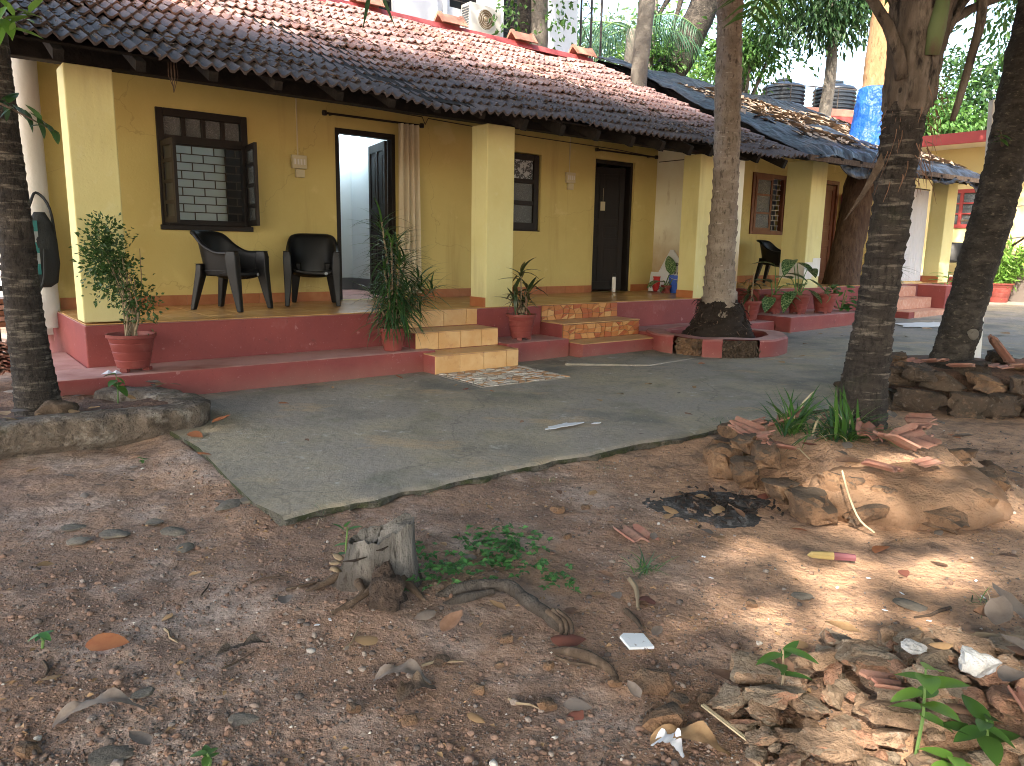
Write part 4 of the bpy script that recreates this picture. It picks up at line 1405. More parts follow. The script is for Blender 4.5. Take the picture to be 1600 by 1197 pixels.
def wall_u(mb, u0, u1, v0, v1, z0, z1, holes):
    """wall in the v-z plane facing -u, holes (v0,v1,z0,z1)"""
    t = MB()
    wall_open(t, v0, v1, z0, z1, u0, u1, holes)
    mb.add([(p[1], p[0], p[2]) for p in t.v], [tuple(reversed(f)) for f in t.f])
    return mb


h3('wall', wall_u(MB(), 23.0, 23.25, 2.0, 16.0, 0.2, 4.4, [(8.42, 9.62, 2.25, 3.3), (4.9, 6.1, 2.25, 3.3)]), MT['cream_far'])
h3('dado', MB().box(22.94, 2.0, 0.2, 22.998, 8.1, 1.55), MT['dado_grey'])
h3('plinth', MB().box(21.9, 8.15, 0.1, 22.998, 16, 0.92), MT['red_far'], bevel=0.01)
h3('floor', MB().box(21.9, 8.15, 0.921, 22.998, 16, 0.95), MT['soffit'])
h3('roof', MB().box(22.0, 1.6, 4.4, 30, 16.4, 4.5), MT['soffit'])
h3('fascia', MB().box(21.93, 1.55, 4.395, 22.0, 16.45, 4.68), MT['red_far'], bevel=0.008)
h3('room_wall', MB().box(24.6, 2, 0.3, 24.7, 16, 4.3), MT['room_dark'])
for a in (8.42, 4.9):
    w = h3('window', MB().box(22.97, a, 2.25, 23.1, a + 0.1, 3.3).box(22.97, a + 1.1, 2.25, 23.1, a + 1.2, 3.3).box(22.971, a + 0.1, 3.2, 23.099, a + 1.1, 3.3)
           .box(22.971, a + 0.1, 2.25, 23.099, a + 1.1, 2.35).box(22.975, a + 0.56, 2.35, 23.09, a + 0.64, 3.2).box(22.98, a + 0.1, 2.62, 23.08, a + 1.1, 2.66)
           .box(22.98, a + 0.1, 2.9, 23.08, a + 1.1, 2.94), MT['red_far'])
    for b in (0.1, 0.64):
        for c in (2.35, 2.66, 2.94):
            h3('pane', MB().box(23.02, a + b + 0.002, c + 0.002, 23.03, a + b + 0.458, c + 0.258), MT['glass_dim'], parent=w)
h3('red_plinth', MB().box(22.9, 2.0, 0.15, 22.99, 6.6, 0.6), MT['red_far'])

# ================================================================== white building behind the tiled roof
HB = (10.0, 14.0, 0.0)
wb = house('white_building', 'tall whitewashed building rising behind the clay tile ridge', 'building', HB)


def hb(name, mb, mats, parent=None, smooth=None, bevel=0):
    return obj(name, mb, mats, parent or wb, org=HB, smooth=smooth, bevel=bevel)


wins = [(7.45, 7.95, 5.7, 6.9), (9.3, 10.02, 6.42, 7.6), (10.72, 11.35, 5.4, 7.4), (4.0, 5.2, 5.6, 7.2)]
m = MB()
wall_open(m, 2.6, 12.93, 0, 9.6, 14.0, 14.3, wins)
hb('wall', m, MT['white_building'])
hb('side_wall', MB().box(12.7, 14.301, 0, 12.93, 22, 9.6), MT['white_building'])
hb('side_wall', MB().box(2.6, 14.301, 0, 2.9, 22, 9.6), MT['white_building'])
hb('roof', MB().box(2.9, 14.31, 9.5, 12.7, 22, 9.6), MT['white_building'])
hb('room_wall', MB().box(2.95, 16, 4, 12.6, 16.1, 9), MT['room_dark'])
for a, b, c, d in wins:
    w = hb('window', MB().box(a, 14.05, c, a + 0.05, 14.12, d).box(b - 0.05, 14.05, c, b, 14.12, d).box(a + 0.05, 14.051, c, b - 0.05, 14.119, c + 0.05)
           .box((a + b) / 2 - 0.02, 14.055, c + 0.05, (a + b) / 2 + 0.02, 14.1, d - 0.05).box(a + 0.05, 14.051, d - 0.05, b - 0.05, 14.119, d), MT['dark_wood'])
    hb('pane', MB().box(a + 0.051, 14.08, c + 0.051, b - 0.051, 14.085, d - 0.051), MT['glass_dark'], parent=w)
    mm = MB()
    z = c + 0.15
    while z < d:
        mm.box(a + 0.05, 14.02, z, b - 0.05, 14.03, z + 0.015)
        z += 0.13
    hb('grille', mm, MT['iron'], parent=w)
hb('drain_pipe', MB().tube([(9.15, 13.93, 4), (9.15, 13.93, 9.5)], 0.05, 10), MT['white_building'], smooth=60)
hb('drain_pipe', MB().tube([(8.95, 13.95, 4), (8.95, 13.95, 9.5)], 0.03, 8), MT['white_building'], smooth=60)
# air conditioner
ac = thing('air_conditioner', 'white outdoor air conditioner unit with a round fan on the white wall', 'air conditioner', W(9.93, 13.78, 5.9), RZ)
obj('casing', MB().box(-0.4, -0.2, 0, 0.4, 0.14, 0.58), MT['plastic_white'], ac, bevel=0.02)
obj('fan_opening', MB().lathe([(0.235, -0.012), (0.235, 0.0), (0.2, 0.004), (0.2, -0.012)], 28, (0, 0, 0)), MT['plastic_white'], ac, loc=(0.0, -0.205, 0.29), rot=(PI / 2, 0, 0), smooth=40)
fan = MB().lathe([(0.2, 0.0), (0.2, 0.004)], 28)
obj('fan_well', fan, MT['fan_bronze'], ac, loc=(0.0, -0.2012, 0.29), rot=(PI / 2, 0, 0))
fb = MB().lathe([(0.05, 0), (0.045, 0.02), (0.02, 0.028)], 14)
for k in range(3):
    a = k * 2 * PI / 3 + 0.4
    c, s = math.cos(a), math.sin(a)
    pts = [(0.045, -0.03), (0.18, -0.075), (0.19, 0.03), (0.05, 0.03)]
    fb.add([(x * c - y * s, x * s + y * c, 0.008 + 0.06 * (y + 0.03)) for x, y in pts], [(0, 1, 2, 3)])
obj('fan', fb, MT['dry_stem'], ac, loc=(0.0, -0.206, 0.29), rot=(PI / 2, 0, 0))
g = MB()
for r_ in (0.06, 0.105, 0.15, 0.19):
    pts = [(r_ * math.cos(t * PI / 12), -0.222, 0.29 + r_ * math.sin(t * PI / 12)) for t in range(25)]
    g.tube(pts, 0.0025, 4)
obj('fan_guard', g, MT['plastic_white'], ac)
v = MB()
for k in range(9):
    v.box(-0.408, -0.15, 0.08 + 0.05 * k, -0.4005, 0.09, 0.11 + 0.05 * k)
obj('side_vent', v, MT['room_dark'], ac)
obj('bracket', MB().box(-0.3, -0.16, -0.06, -0.26, 0.22, -0.002).box(0.26, -0.16, -0.06, 0.3, 0.22, -0.002), MT['iron'], ac)

# iron lattice frame right of the white building
ifr = thing('iron_lattice', 'thin iron lattice posts standing beside the white building', 'lattice', W(13.6, 14.6, 0), RZ)
for k in range(3):
    obj('post', MB().tube([(0.45 * k, 0.1 * k, 0), (0.45 * k, 0.1 * k, 8.6)], 0.03, 6), MT['iron'], ifr)
m = MB()
z = 3
while z < 8:
    m.tube([(0, 0, z), (0.45, 0.1, z + 0.4)], 0.012, 4)
    m.tube([(0.45, 0.1, z + 0.4), (0, 0, z + 0.8)], 0.012, 4)
    z += 0.8
obj('lattice', m, MT['iron'], ifr)

# red water-tank building
TB = (24.0, 14.0, 0)
tb = thing('tank_house', 'red painted concrete tank stand behind the tarpaulin roof', 'building', (10.9, 28.0, 0.2), 0.25)
obj('wall', MB().box(-2.3, 0, 0, 3.2, 3.5, 5.4), MT['red_far'], tb)
obj('roof', MB().box(-2.6, -0.4, 5.401, 3.5, 3.9, 6.05), MT['red_far'], tb, bevel=0.02)
obj('parapet', MB().box(-2.61, -0.41, 6.051, 3.51, -0.2, 6.3), MT['ridge_terracotta'], tb, bevel=0.02)
rl = MB()
for k in range(7):
    rl.tube([(-2.5 + k * 0.95, -0.3, 6.25), (-2.5 + k * 0.95, -0.3, 7.0)], 0.02, 5)
rl.tube([(-2.5, -0.3, 7.0), (3.3, -0.3, 7.0)], 0.022, 5)
obj('railing', rl, MT['iron'], tb)


def tank(x, y, z, label, s=1.0):
    t = thing('water_tank', label, 'water tank', (x, y, z), 0, 'water tanks on the red stand')
    pr = [(0.74, 0), (0.76, 0.03)]
    zz_ = 0.05
    while zz_ < 1.0:
        pr += [(0.76, zz_), (0.715, zz_ + 0.03), (0.715, zz_ + 0.06), (0.76, zz_ + 0.09)]
        zz_ += 0.135
    pr += [(0.76, 1.12), (0.68, 1.2), (0.3, 1.32), (0.28, 1.34)]
    obj('body', MB().lathe([(r_ * s, h_ * s) for r_, h_ in pr], 36), MT['tank_black'], t, smooth=50)
    obj('lid', MB().lathe([(0.27 * s, 1.345 * s), (0.29 * s, 1.35 * s), (0.29 * s, 1.42 * s), (0.2 * s, 1.45 * s)], 24), MT['tank_black'], t, smooth=40)


tank(9.75, 28.9, 6.27, 'ribbed black water tank standing left of the tree trunk', 1.0)
tank(11.7, 29.1, 6.27, 'ribbed black water tank partly hidden behind the blue wrapped trunk', 1.0)

# ================================================================== small built things
# round planter ring of the coconut palm, with broken-out front
PR = Vector((2.92, 10.72, 0))
pl = thing('round_planter', 'round maroon planter ring with broken front around the coconut palm', 'planter', PR)
m = MB()
n = 72
prof = [(0.98, -0.05), (0.98, 0.335), (0.96, 0.36), (0.72, 0.36), (0.7, 0.33), (0.7, 0.2)]
vs = []
fs = []
for k in range(n):
    a = 2 * PI * k / n
    w = 1 + 0.012 * math.sin(5 * a) + 0.008 * math.sin(11 * a)
    for r_, z in prof:
        vs.append((r_ * w * math.cos(a), r_ * w * math.sin(a), z + 0.006 * math.sin(7 * a)))
np_ = len(prof)
for k in range(n):
    k2 = (k + 1) % n
    a = math.degrees(2 * PI * (k + 0.5) / n)
    for i in range(np_ - 1):
        broken = (i <= 1) and (222 < a < 247 or 262 < a < 288)
        if not broken:
            fs.append((k * np_ + i, k2 * np_ + i, k2 * np_ + i + 1, k * np_ + i + 1))
m.add(vs, fs)
obj('ring', m, MT['red_paint'], pl, smooth=35)
for (a0, a1, nm) in ((222, 247, 'laterite'), (262, 288, 'root_fibre')):
    vs = []
    fs = []
    na, nz = 16, 12
    for j in range(nz + 1):
        for i in range(na + 1):
            a = R(a0 - 1.5 + (a1 - a0 + 3) * i / na)
            z = -0.03 + 0.375 * j / nz
            r_ = 0.93 + 0.05 * rng.uniform(-0.7, 0.6)
            vs.append((r_ * math.cos(a), r_ * math.sin(a), z))
    for j in range(nz):
        for i in range(na):
            k = j * (na + 1) + i
            fs.append((k, k + 1, k + na + 2, k + na + 1))
    obj('broken_core', MB().add(vs, fs), MT['laterite' if nm == 'laterite' else 'dark_laterite'], pl)
rt = MB()
for k in range(60):
    a = R(rng.uniform(263, 287))
    z = rng.uniform(0.0, 0.33)
    p = Vector((0.95 * math.cos(a), 0.95 * math.sin(a), z))
    pts = [p]
    for q_ in range(4):
        a += rng.uniform(-0.05, 0.05)
        z = min(0.33, max(0.0, z + rng.uniform(-0.09, 0.05)))
        pts.append(Vector((rng.uniform(0.95, 0.99) * math.cos(a), rng.uniform(0.95, 0.99) * math.sin(a), z)))
    rt.tube(pts, rng.uniform(0.004, 0.011), 5)
kind(obj('roots', rt, MT['brown_stem'], pl), 'stuff')
obj('soil', MB().lathe([(0.71, 0.24), (0.4, 0.27), (0.02, 0.29)], 40, close=False), MT['planter_soil'], pl, smooth=180)

# raised concrete pad before the crazy-paved steps
m = MB()
pts = [(6.15, 6.7), (6.95, 6.05), (8.3, 6.15), (8.8, 6.97), (6.5, 6.97)]
m.prism(pts, 0.0, 0.118)
kind(obj('step_pad', m, MT['concrete'], None, rot=(0, 0, RZ), bevel=0.01), 'structure')
# white lime smears on the yard (thin paint skins)


def blob(cu, cv, ru, rv, z, mt, name, seed, n=40, h=0.004):
    r = random.Random(seed)
    ph = [r.uniform(0, 6.28) for _ in range(6)]
    pts = []
    for k in range(n):
        a = 2 * PI * k / n
        w = 1 + 0.22 * math.sin(2 * a + ph[0]) + 0.17 * math.sin(3 * a + ph[1]) + 0.12 * math.sin(5 * a + ph[2]) + 0.1 * math.sin(9 * a + ph[3]) + 0.07 * math.sin(14 * a + ph[4])
        pts.append((cu + ru * w * math.cos(a), cv + rv * w * math.sin(a)))
    o = obj(name, MB().prism(pts, z - 0.002, z + h), mt, None, rot=(0, 0, RZ))
    return kind(o, 'structure')


# mosaic of broken tiles set in the yard before the tiled steps
mo = kind(obj('mosaic_pad', MB().prism([(4.42, 6.05), (5.6, 6.0), (5.72, 6.95), (4.45, 6.95)], 0.05, 0.097), MT['concrete'], None, rot=(0, 0, RZ)), 'structure')
crazy(mo, None, 1.16, 0.92, 13, 11, lambda x, y, t: (4.47 + x, 6.03 + y, 0.097 + t), MT['shard_white'], t=0.006, gap=0.007, name='tile_piece', seed=9)
# pole near the far right trunk
po = thing('metal_pole', 'pale square metal pole leaning beside the dark right trunk', 'pole', (5.62, 9.0, 0.05))
obj('post', MB().bar((0, 0, 0), (-0.17, 0, 3.2), 0.085), MT['steel_white'], po, bevel=0.006)
m = MB()
for z in (2.65, 1.95, 1.6):
    m.tube([(-0.17, -0.05, z), (0.3, -0.7, z + 0.12), (0.9, -1.2, z + 0.35)], 0.008, 4)
obj('wire', m, MT['steel_white'], po)
# perch on a cord
pc = thing('hanging_rod', 'wooden rod hung on a rusty cord before the red window', 'hanging rod', W(20.8, 7.6, 2.35))
obj('cord', MB().tube([(0, 0, 0.45), (0.01, 0, 0.9), (0, 0, 1.75)], 0.012, 5).tube([(-0.42, 0.1, 0.02), (0, 0, 0.45), (0.42, -0.1, 0.02)], 0.008, 5), MT['brown_stem'], pc)
obj('rod', MB().tube([(-0.5, 0.12, 0), (0.5, -0.12, 0.03)], 0.025, 8), MT['dry_stem'], pc)

# ------------------------------------------------ chairs


def chair(label, loc, rz):
    t = thing('plastic_chair', label, 'chair', loc, rz, 'black plastic armchairs on the verandahs')
    n = 40
    # plan: U shape opening to +y (front); x right
    pl_ = []
    for i in range(n + 1):
        s = i / n
        a = (s - 0.5) * 2
        if abs(a) > 0.62:
            k = (abs(a) - 0.62) / 0.38
            x = math.copysign(0.265 + 0.015 * k, a)
            y = -0.05 + 0.34 * k
        else:
            th = a / 0.62 * PI / 2
            x = math.copysign(abs(math.sin(th)) ** 0.75, th) * 0.265
            y = -0.05 - 0.21 * abs(math.cos(th)) ** 0.8
        b = abs(a)
        if b < 0.34:
            h = 0.86 - 0.02 * (b / 0.34) ** 4
        else:
            k = min(1, (b - 0.34) / 0.42)
            h = 0.84 - 0.2 * (k * k * (3 - 2 * k))
        if b > 0.9:
            h -= 0.05 * ((b - 0.9) / 0.1) ** 2
        pl_.append((x, y, h, b))
    vs = []
    rows = 6
    for x, y, h, b in pl_:
        lean = 0.075 * (1 - min(1, b / 0.62)) + 0.015
        f_ = Vector((x, y, 0))
        d = f_.normalized()
        zs = 0.365
        for k, tt in enumerate((0, 0.35, 0.75, 1.0)):
            z = zs + (h - zs) * tt
            o_ = 0.86 + 0.14 * tt ** 0.7
            vs.append((x * o_, y * o_ - lean * tt * tt * (1 if b < 0.62 else 0.4), z))
        tx, ty, tz_ = vs[-1]
        vs.append((tx + d.x * 0.035, ty + d.y * 0.035, tz_ - 0.004))
        vs.append((tx + d.x * 0.042, ty + d.y * 0.042, tz_ - 0.035))
    fs = []
    for i in range(n):
        for k in range(rows - 1):
            a0 = i * rows + k
            fs.append((a0, a0 + rows, a0 + rows + 1, a0 + 1))
    o = obj('backrest', MB().add(vs, fs), MT['plastic_black'], t, smooth=180)
    s_ = o.modifiers.new('thick', 'SOLIDIFY')
    s_.thickness = 0.008
    sub = o.modifiers.new('sub', 'SUBSURF')
    sub.levels = sub.render_levels = 1
    # seat with rounded front apron
    m_ = MB()
    sv = []
    for j in range(9):
        y = -0.23 + 0.5 * j / 8
        for i in range(9):
            x = (i / 8 - 0.5) * 2
            w = 0.245 if j > 2 else 0.2 + 0.02 * j
            z = 0.415 + 0.02 * x ** 4 - 0.02 * (1 - x * x) + (0.012 * (j / 8))
            if j == 8:
                y -= 0.03
                z -= 0.075
            sv.append((x * w, y, z))
    m_.add(sv, [(j * 9 + i, j * 9 + i + 1, (j + 1) * 9 + i + 1, (j + 1) * 9 + i) for j in range(8) for i in range(8)])
    o = obj('seat', m_, MT['plastic_black'], t, smooth=180)
    s_ = o.modifiers.new('thick', 'SOLIDIFY')
    s_.thickness = 0.014
    for sx in (-1, 1):
        # front leg: broad blade from the arm to the floor
        m_ = MB()
        for z, yc, w, d_, xo in ((0.645, 0.235, 0.07, 0.1, 0.285), (0.58, 0.232, 0.09, 0.13, 0.283), (0.42, 0.24, 0.095, 0.12, 0.278), (0.2, 0.275, 0.072, 0.085, 0.285), (0.0, 0.31, 0.05, 0.055, 0.295)):
            c = sx * xo
            m_.v += [(c - w / 2, yc - d_ / 2, z), (c + w / 2, yc - d_ / 2, z), (c + w / 2, yc + d_ / 2, z), (c - w / 2, yc + d_ / 2, z)]
        m_.n = len(m_.v)
        for k in range(4):
            for i in range(4):
                m_.f.append((k * 4 + i, k * 4 + (i + 1) % 4, (k + 1) * 4 + (i + 1) % 4, (k + 1) * 4 + i))
                m_.m.append(0)
        m_.f += [(0, 1, 2, 3), (16, 17, 18, 19)]
        m_.m += [0, 0]
        obj('leg', m_, MT['plastic_black'], t, bevel=0.01, smooth=60)
        m_ = MB()
        for z, yc, w, d_, xo in ((0.5, -0.2, 0.12, 0.07, 0.2), (0.4, -0.21, 0.115, 0.075, 0.205), (0.2, -0.255, 0.085, 0.065, 0.225), (0.0, -0.3, 0.055, 0.05, 0.245)):
            c = sx * xo
            m_.v += [(c - w / 2, yc - d_ / 2, z), (c + w / 2, yc - d_ / 2, z), (c + w / 2, yc + d_ / 2, z), (c - w / 2, yc + d_ / 2, z)]
        m_.n = len(m_.v)
        for k in range(3):
            for i in range(4):
                m_.f.append((k * 4 + i, k * 4 + (i + 1) % 4, (k + 1) * 4 + (i + 1) % 4, (k + 1) * 4 + i))
                m_.m.append(0)
        m_.f += [(0, 1, 2, 3), (12, 13, 14, 15)]
        m_.m += [0, 0]
        obj('leg', m_, MT['plastic_black'], t, bevel=0.01, smooth=60)
    obj('badge', MB().lathe([(0.02, 0), (0.018, 0.003)], 16), MT['bag_grey'], t, loc=(-0.16, 0.252, 0.385), rot=(-PI / 2, 0, 0))
    t.scale = (1.05, 1.05, 1.05)
    return t


c1 = chair('black plastic armchair under the grilled window, turned towards the door', W(2.88, 8.93, FZ + 0.004), 0)
c1.rotation_euler.z = A + R(180 + 38)
c2 = dup(c1, W(4.02, 9.2, FZ + 0.004), A + R(180 - 25), 'black plastic armchair standing beside the lit open doorway')
c3 = dup(c1, W(14.12, 9.0, F2 + 0.008), A + R(180 + 12), 'black plastic armchair behind the broad leaved pot plants')
c4 = dup(c1, W(22.4, 8.86, 0.951), A + R(90 + 22), 'black plastic armchair alone in front of the red framed window')

# ================================================================== TREES
def catmull(pts, rad, n):
    """smooth resampling of a polyline and its radii"""
    P = [np.array(p, dtype=float) for p in pts]
    P = [2 * P[0] - P[1]] + P + [2 * P[-1] - P[-2]]
    r = [rad[0]] + list(rad) + [rad[-1]]
    out, orad = [], []
    m = len(pts) - 1
    for k in range(n + 1):
        s = min(k / n * m, m - 1e-6)
        i = int(s)
        t = s - i
        p0, p1, p2, p3 = P[i:i + 4]
        out.append(0.5 * ((2 * p1) + (-p0 + p2) * t + (2 * p0 - 5 * p1 + 4 * p2 - p3) * t * t + (-p0 + 3 * p1 - 3 * p2 + p3) * t ** 3))
        orad.append(r[i + 1] * (1 - t) + r[i + 2] * t)
    return np.array(out), np.array(orad)


def trunk_mesh(name, pts, rad, mt, nr=60, na=20, noise=0.05, nsc=4.0, ring=0.0, ringsp=0.1, flare=0.0, seed=0, nstretch=(1, 1, 1), fine=0.0, tilt=0.0):
    C, Rr = catmull(pts, rad, nr)
    L = np.concatenate([[0], np.cumsum(np.linalg.norm(np.diff(C, axis=0), axis=1))])
    T = np.gradient(C, axis=0)
    T /= np.linalg.norm(T, axis=1)[:, None]
    r0 = np.cross(T[0], [0.3, 0.2, 0.93])
    if np.linalg.norm(r0) < 1e-3:
        r0 = np.cross(T[0], [1, 0, 0])
    rows = []
    ang = np.arange(na) * 2 * PI / na
    for k in range(nr + 1):
        r0 = r0 - T[k] * np.dot(r0, T[k])
        r0 /= np.linalg.norm(r0)
        b = np.cross(T[k], r0)
        rows.append(C[k] + Rr[k] * (np.cos(ang)[:, None] * r0 + np.sin(ang)[:, None] * b))
    X = np.array(rows)
    Cx = np.repeat(C[:, None, :], na, 1)
    D = X - Cx
    Q = X.reshape(-1, 3) * np.array(nstretch) * nsc + seed * 7.7
    w = 1 + noise * fbm(Q, 4).reshape(nr + 1, na)
    if fine:
        w = w + fine * fbm(Q * 5.1, 3).reshape(nr + 1, na)
    if ring:
        lj = L[:, None] + 0.25 * ringsp * vnoise(np.stack([L * 3, L * 0 + seed, L * 0], 1))[:, None] + tilt * Rr[:, None] * np.cos(ang + seed)[None]
        lj = lj + 0.06 * ringsp * fbm(X.reshape(-1, 3) * 7, 2).reshape(nr + 1, na)
        fr_ = (lj / ringsp) % 1.0
        w = w + ring * (fr_ ** 2.2 - 0.35)
    X = Cx + D * w[:, :, None]
    ii = np.arange((nr + 1) * na).reshape(nr + 1, na)
    j = np.roll(np.arange(na), -1)
    q = np.stack([ii[:-1].ravel(), ii[:-1][:, j].ravel(), ii[1:][:, j].ravel(), ii[1:].ravel()], 1)
    V_ = X.reshape(-1, 3)
    tip = len(V_)
    V_ = np.concatenate([V_, C[-1:]])
    t3 = np.stack([ii[-1], ii[-1][j], np.full(na, tip)], 1)
    return np_mesh(name, V_, [q, t3], mt, 180)


def leaves_np(name, P, D, Nn, size, width, mt, parent=None, fold=0.25):
    """many small leaves in one mesh: P base points, D directions, Nn side hints"""
    D = D / (np.linalg.norm(D, axis=1)[:, None] + 1e-9)
    S = np.cross(D, Nn)
    S /= (np.linalg.norm(S, axis=1)[:, None] + 1e-9)
    N_ = np.cross(S, D)
    s = size[:, None]
    w = width * s
    a = P
    b = P + D * s * 0.45 + S * w * 0.5 + N_ * w * fold
    c = P + D * s - N_ * s * 0.12
    d = P + D * s * 0.45 - S * w * 0.5 + N_ * w * fold
    verts = np.stack([a, b, c, d], 1).reshape(-1, 3)
    k = np.arange(len(P)) * 4
    f = np.concatenate([np.stack([k, k + 1, k + 2], 1), np.stack([k, k + 2, k + 3], 1)])
    return link(name, np_mesh(name, verts, f, mt, None), parent)


def crown(parent, c, rad, nclump, nleaf, size, mt, seed, clump=0.45, width=0.4, droop=0.5, shell=0.35, flat=0.7, name='crown'):
    r = np.random.RandomState(seed)
    d = r.normal(size=(nclump, 3))
    d /= np.linalg.norm(d, axis=1)[:, None]
    rr = shell + (1 - shell) * r.uniform(0, 1, nclump) ** 0.6
    rr *= 1 + 0.25 * fbm(d * 1.7 + seed, 2)
    cc = np.array(c) + d * rr[:, None] * np.array(rad)
    cs = clump * r.uniform(0.5, 1.5, nclump)
    ci = np.repeat(np.arange(nclump), nleaf)
    off = r.normal(size=(len(ci), 3)) * np.array([1, 1, flat])
    P = cc[ci] + off * cs[ci][:, None] * 0.6
    D = off * 0.5 + d[ci] * 0.5 + r.normal(size=off.shape) * 0.5
    D[:, 2] -= droop
    o = leaves_np(name, P, D, r.normal(size=off.shape) * 0.5 + np.array([0, 0, 1.0]), size * r.uniform(0.6, 1.3, len(ci)), width, mt, parent)
    kind(o, 'stuff')
    return cc


def tree(name, label, base, pts, rad, bark, crowns, group=None, limbs=4, seed=1, trunk_kw={}):
    t = thing(name, label, 'tree', base, 0, group)
    link('trunk', trunk_mesh('trunk', pts, rad, MT[bark], nr=40, na=16, seed=seed, **trunk_kw), t)
    r = random.Random(seed)
    for cfg in crowns:
        cc = crown(t, **cfg)
        top = Vector(pts[-1])
        for k in range(limbs):
            e = Vector(cc[r.randrange(len(cc))])
            m_ = (top + e) / 2 + Vector((r.uniform(-.4, .4), r.uniform(-.4, .4), r.uniform(0, .5)))
            st = Vector(pts[-2]) * 0.4 + top * 0.6
            link('limb', trunk_mesh('limb', [st, m_, e], [rad[-1] * 0.8, rad[-1] * 0.45, 0.02], MT[bark], nr=10, na=7, noise=0.08, seed=k), t)
    return t


def frond_parts(parent, base, az, L, up, droop, mt_leaf, mt_rib, n=34, ll=0.55, name='frond', hang=0.5, seed=0, w=0.045):
    r = random.Random(seed)
    base = Vector(base)
    h = Vector((math.cos(az), math.sin(az), 0))
    side = Vector((-h.y, h.x, 0))
    pts = []
    for k in range(13):
        t = k / 12
        pts.append(base + h * (L * t * (1 - 0.12 * t)) + Vector((0, 0, L * (up * t - droop * t * t))))
    m_ = MB().tube(pts, [0.035 * (1 - 0.85 * k / 12) for k in range(13)], 5, mi=1)
    for k in range(n):
        t = 0.16 + 0.84 * k / (n - 1)
        i = min(11, int(t * 12))
        p = pts[i].lerp(pts[i + 1], t * 12 - i)
        tg = (pts[i + 1] - pts[i]).normalized()
        l_ = ll * (0.45 + 0.9 * math.sin(PI * min(1, t * 0.85 + 0.12))) * r.uniform(0.85, 1.1)
        for s in (-1, 1):
            d = (side * s + tg * 0.55 + Vector((0, 0, r.uniform(-0.1, 0.25)))).normalized()
            a = p
            b = p + d * l_ * 0.5 + Vector((0, 0, -hang * l_ * 0.12))
            c = p + d * l_ * 0.92 + Vector((0, 0, -hang * l_ * 0.55))
            nn = tg * w / 2
            m_.add([a - nn * 0.6, a + nn * 0.6, b + nn, c, b - nn], [(0, 1, 2, 4), (4, 2, 3)])
    return obj(name, m_, [mt_leaf, mt_rib], parent)


# -- coconut palm in the round planter
cp = thing('coconut_palm', 'pale ringed coconut palm trunk rising from the round red planter', 'palm tree', PR)
pts = [(0.03, -0.08, 0.2), (0.0, -0.09, 0.75), (-0.04, -0.1, 1.3), (-0.03, -0.1, 2.3), (-0.1, -0.1, 4.0), (-0.14, -0.1, 5.0), (-0.2, -0.1, 8.2)]
link('trunk', trunk_mesh('trunk', pts, [0.33, 0.25, 0.205, 0.175, 0.172, 0.165, 0.13], MT['coconut_bark'], nr=330, na=26, noise=0.05, nsc=3.5, ring=0.1, ringsp=0.15, seed=2, fine=0.02, tilt=0.25), cp)
m = MB()
r = random.Random(3)
for k in range(1000):
    a = r.uniform(0, 2 * PI)
    z = r.triangular(0.26, 0.85, 0.4)
    rr = 0.27 + 0.3 * max(0, 0.62 - z)
    p = Vector((rr * math.cos(a) + 0.02, rr * math.sin(a) - 0.08, z))
    o_ = Vector((math.cos(a), math.sin(a), 0))
    tg = Vector((-math.sin(a), math.cos(a), 0))
    l_ = r.uniform(0.05, 0.24)
    e = p + o_ * l_ * r.uniform(0.2, 0.7) + tg * l_ * r.uniform(-0.7, 0.7) + Vector((0, 0, -min(l_ * r.uniform(0.2, 1.1), z - 0.25)))
    mid = (p + e) / 2 + o_ * r.uniform(0.0, 0.04) + Vector((0, 0, r.uniform(0, 0.03)))
    w_ = r.uniform(0.004, 0.011)
    m.tube([p, mid, e], [w_, w_ * 0.8, w_ * 0.4], 4, cap=False)
kind(obj('roots', m, MT['root_fibre'], cp), 'stuff')
link('root_mass', trunk_mesh('root_mass', [(0.02, -0.08, 0.22), (0.02, -0.08, 0.36), (0.02, -0.08, 0.55), (0.0, -0.085, 0.75), (0, -0.09, 0.86)], [0.56, 0.46, 0.335, 0.27, 0.215], MT['root_fibre'], nr=40, na=40, noise=0.12, nsc=7, seed=2, fine=0.1), cp)
for k in range(11):
    frond_parts(cp, (-0.2, -0.1, 8.1), k * 2 * PI / 11 + 0.3, 3.6, 0.55 if k % 2 else 0.25, 0.6, MT['green_mid'], MT['green_stem'], n=30, ll=0.7, seed=k)

# -- right palm on the rubble heap, its crown starting inside the frame
PB = Vector((2.46, 5.22, 0))
rp = thing('rough_palm', 'dark rough barked palm rising from the rubble heap with old leaf bases', 'palm tree', PB)
pts = [(0.02, 0, 0.12), (0.025, 0, 0.45), (0.05, 0, 0.95), (0.085, 0, 1.5), (0.1, 0, 2.0), (0.115, 0, 2.4), (0.13, 0, 2.75), (0.15, 0, 3.2), (0.16, 0, 4.2)]
link('trunk', trunk_mesh('trunk', pts, [0.22, 0.165, 0.132, 0.123, 0.125, 0.13, 0.13, 0.12, 0.11], MT['palm_bark'], nr=330, na=40, noise=0.035, nsc=4, ring=0.085, ringsp=0.078, seed=5, fine=0.045, tilt=0.3), rp)


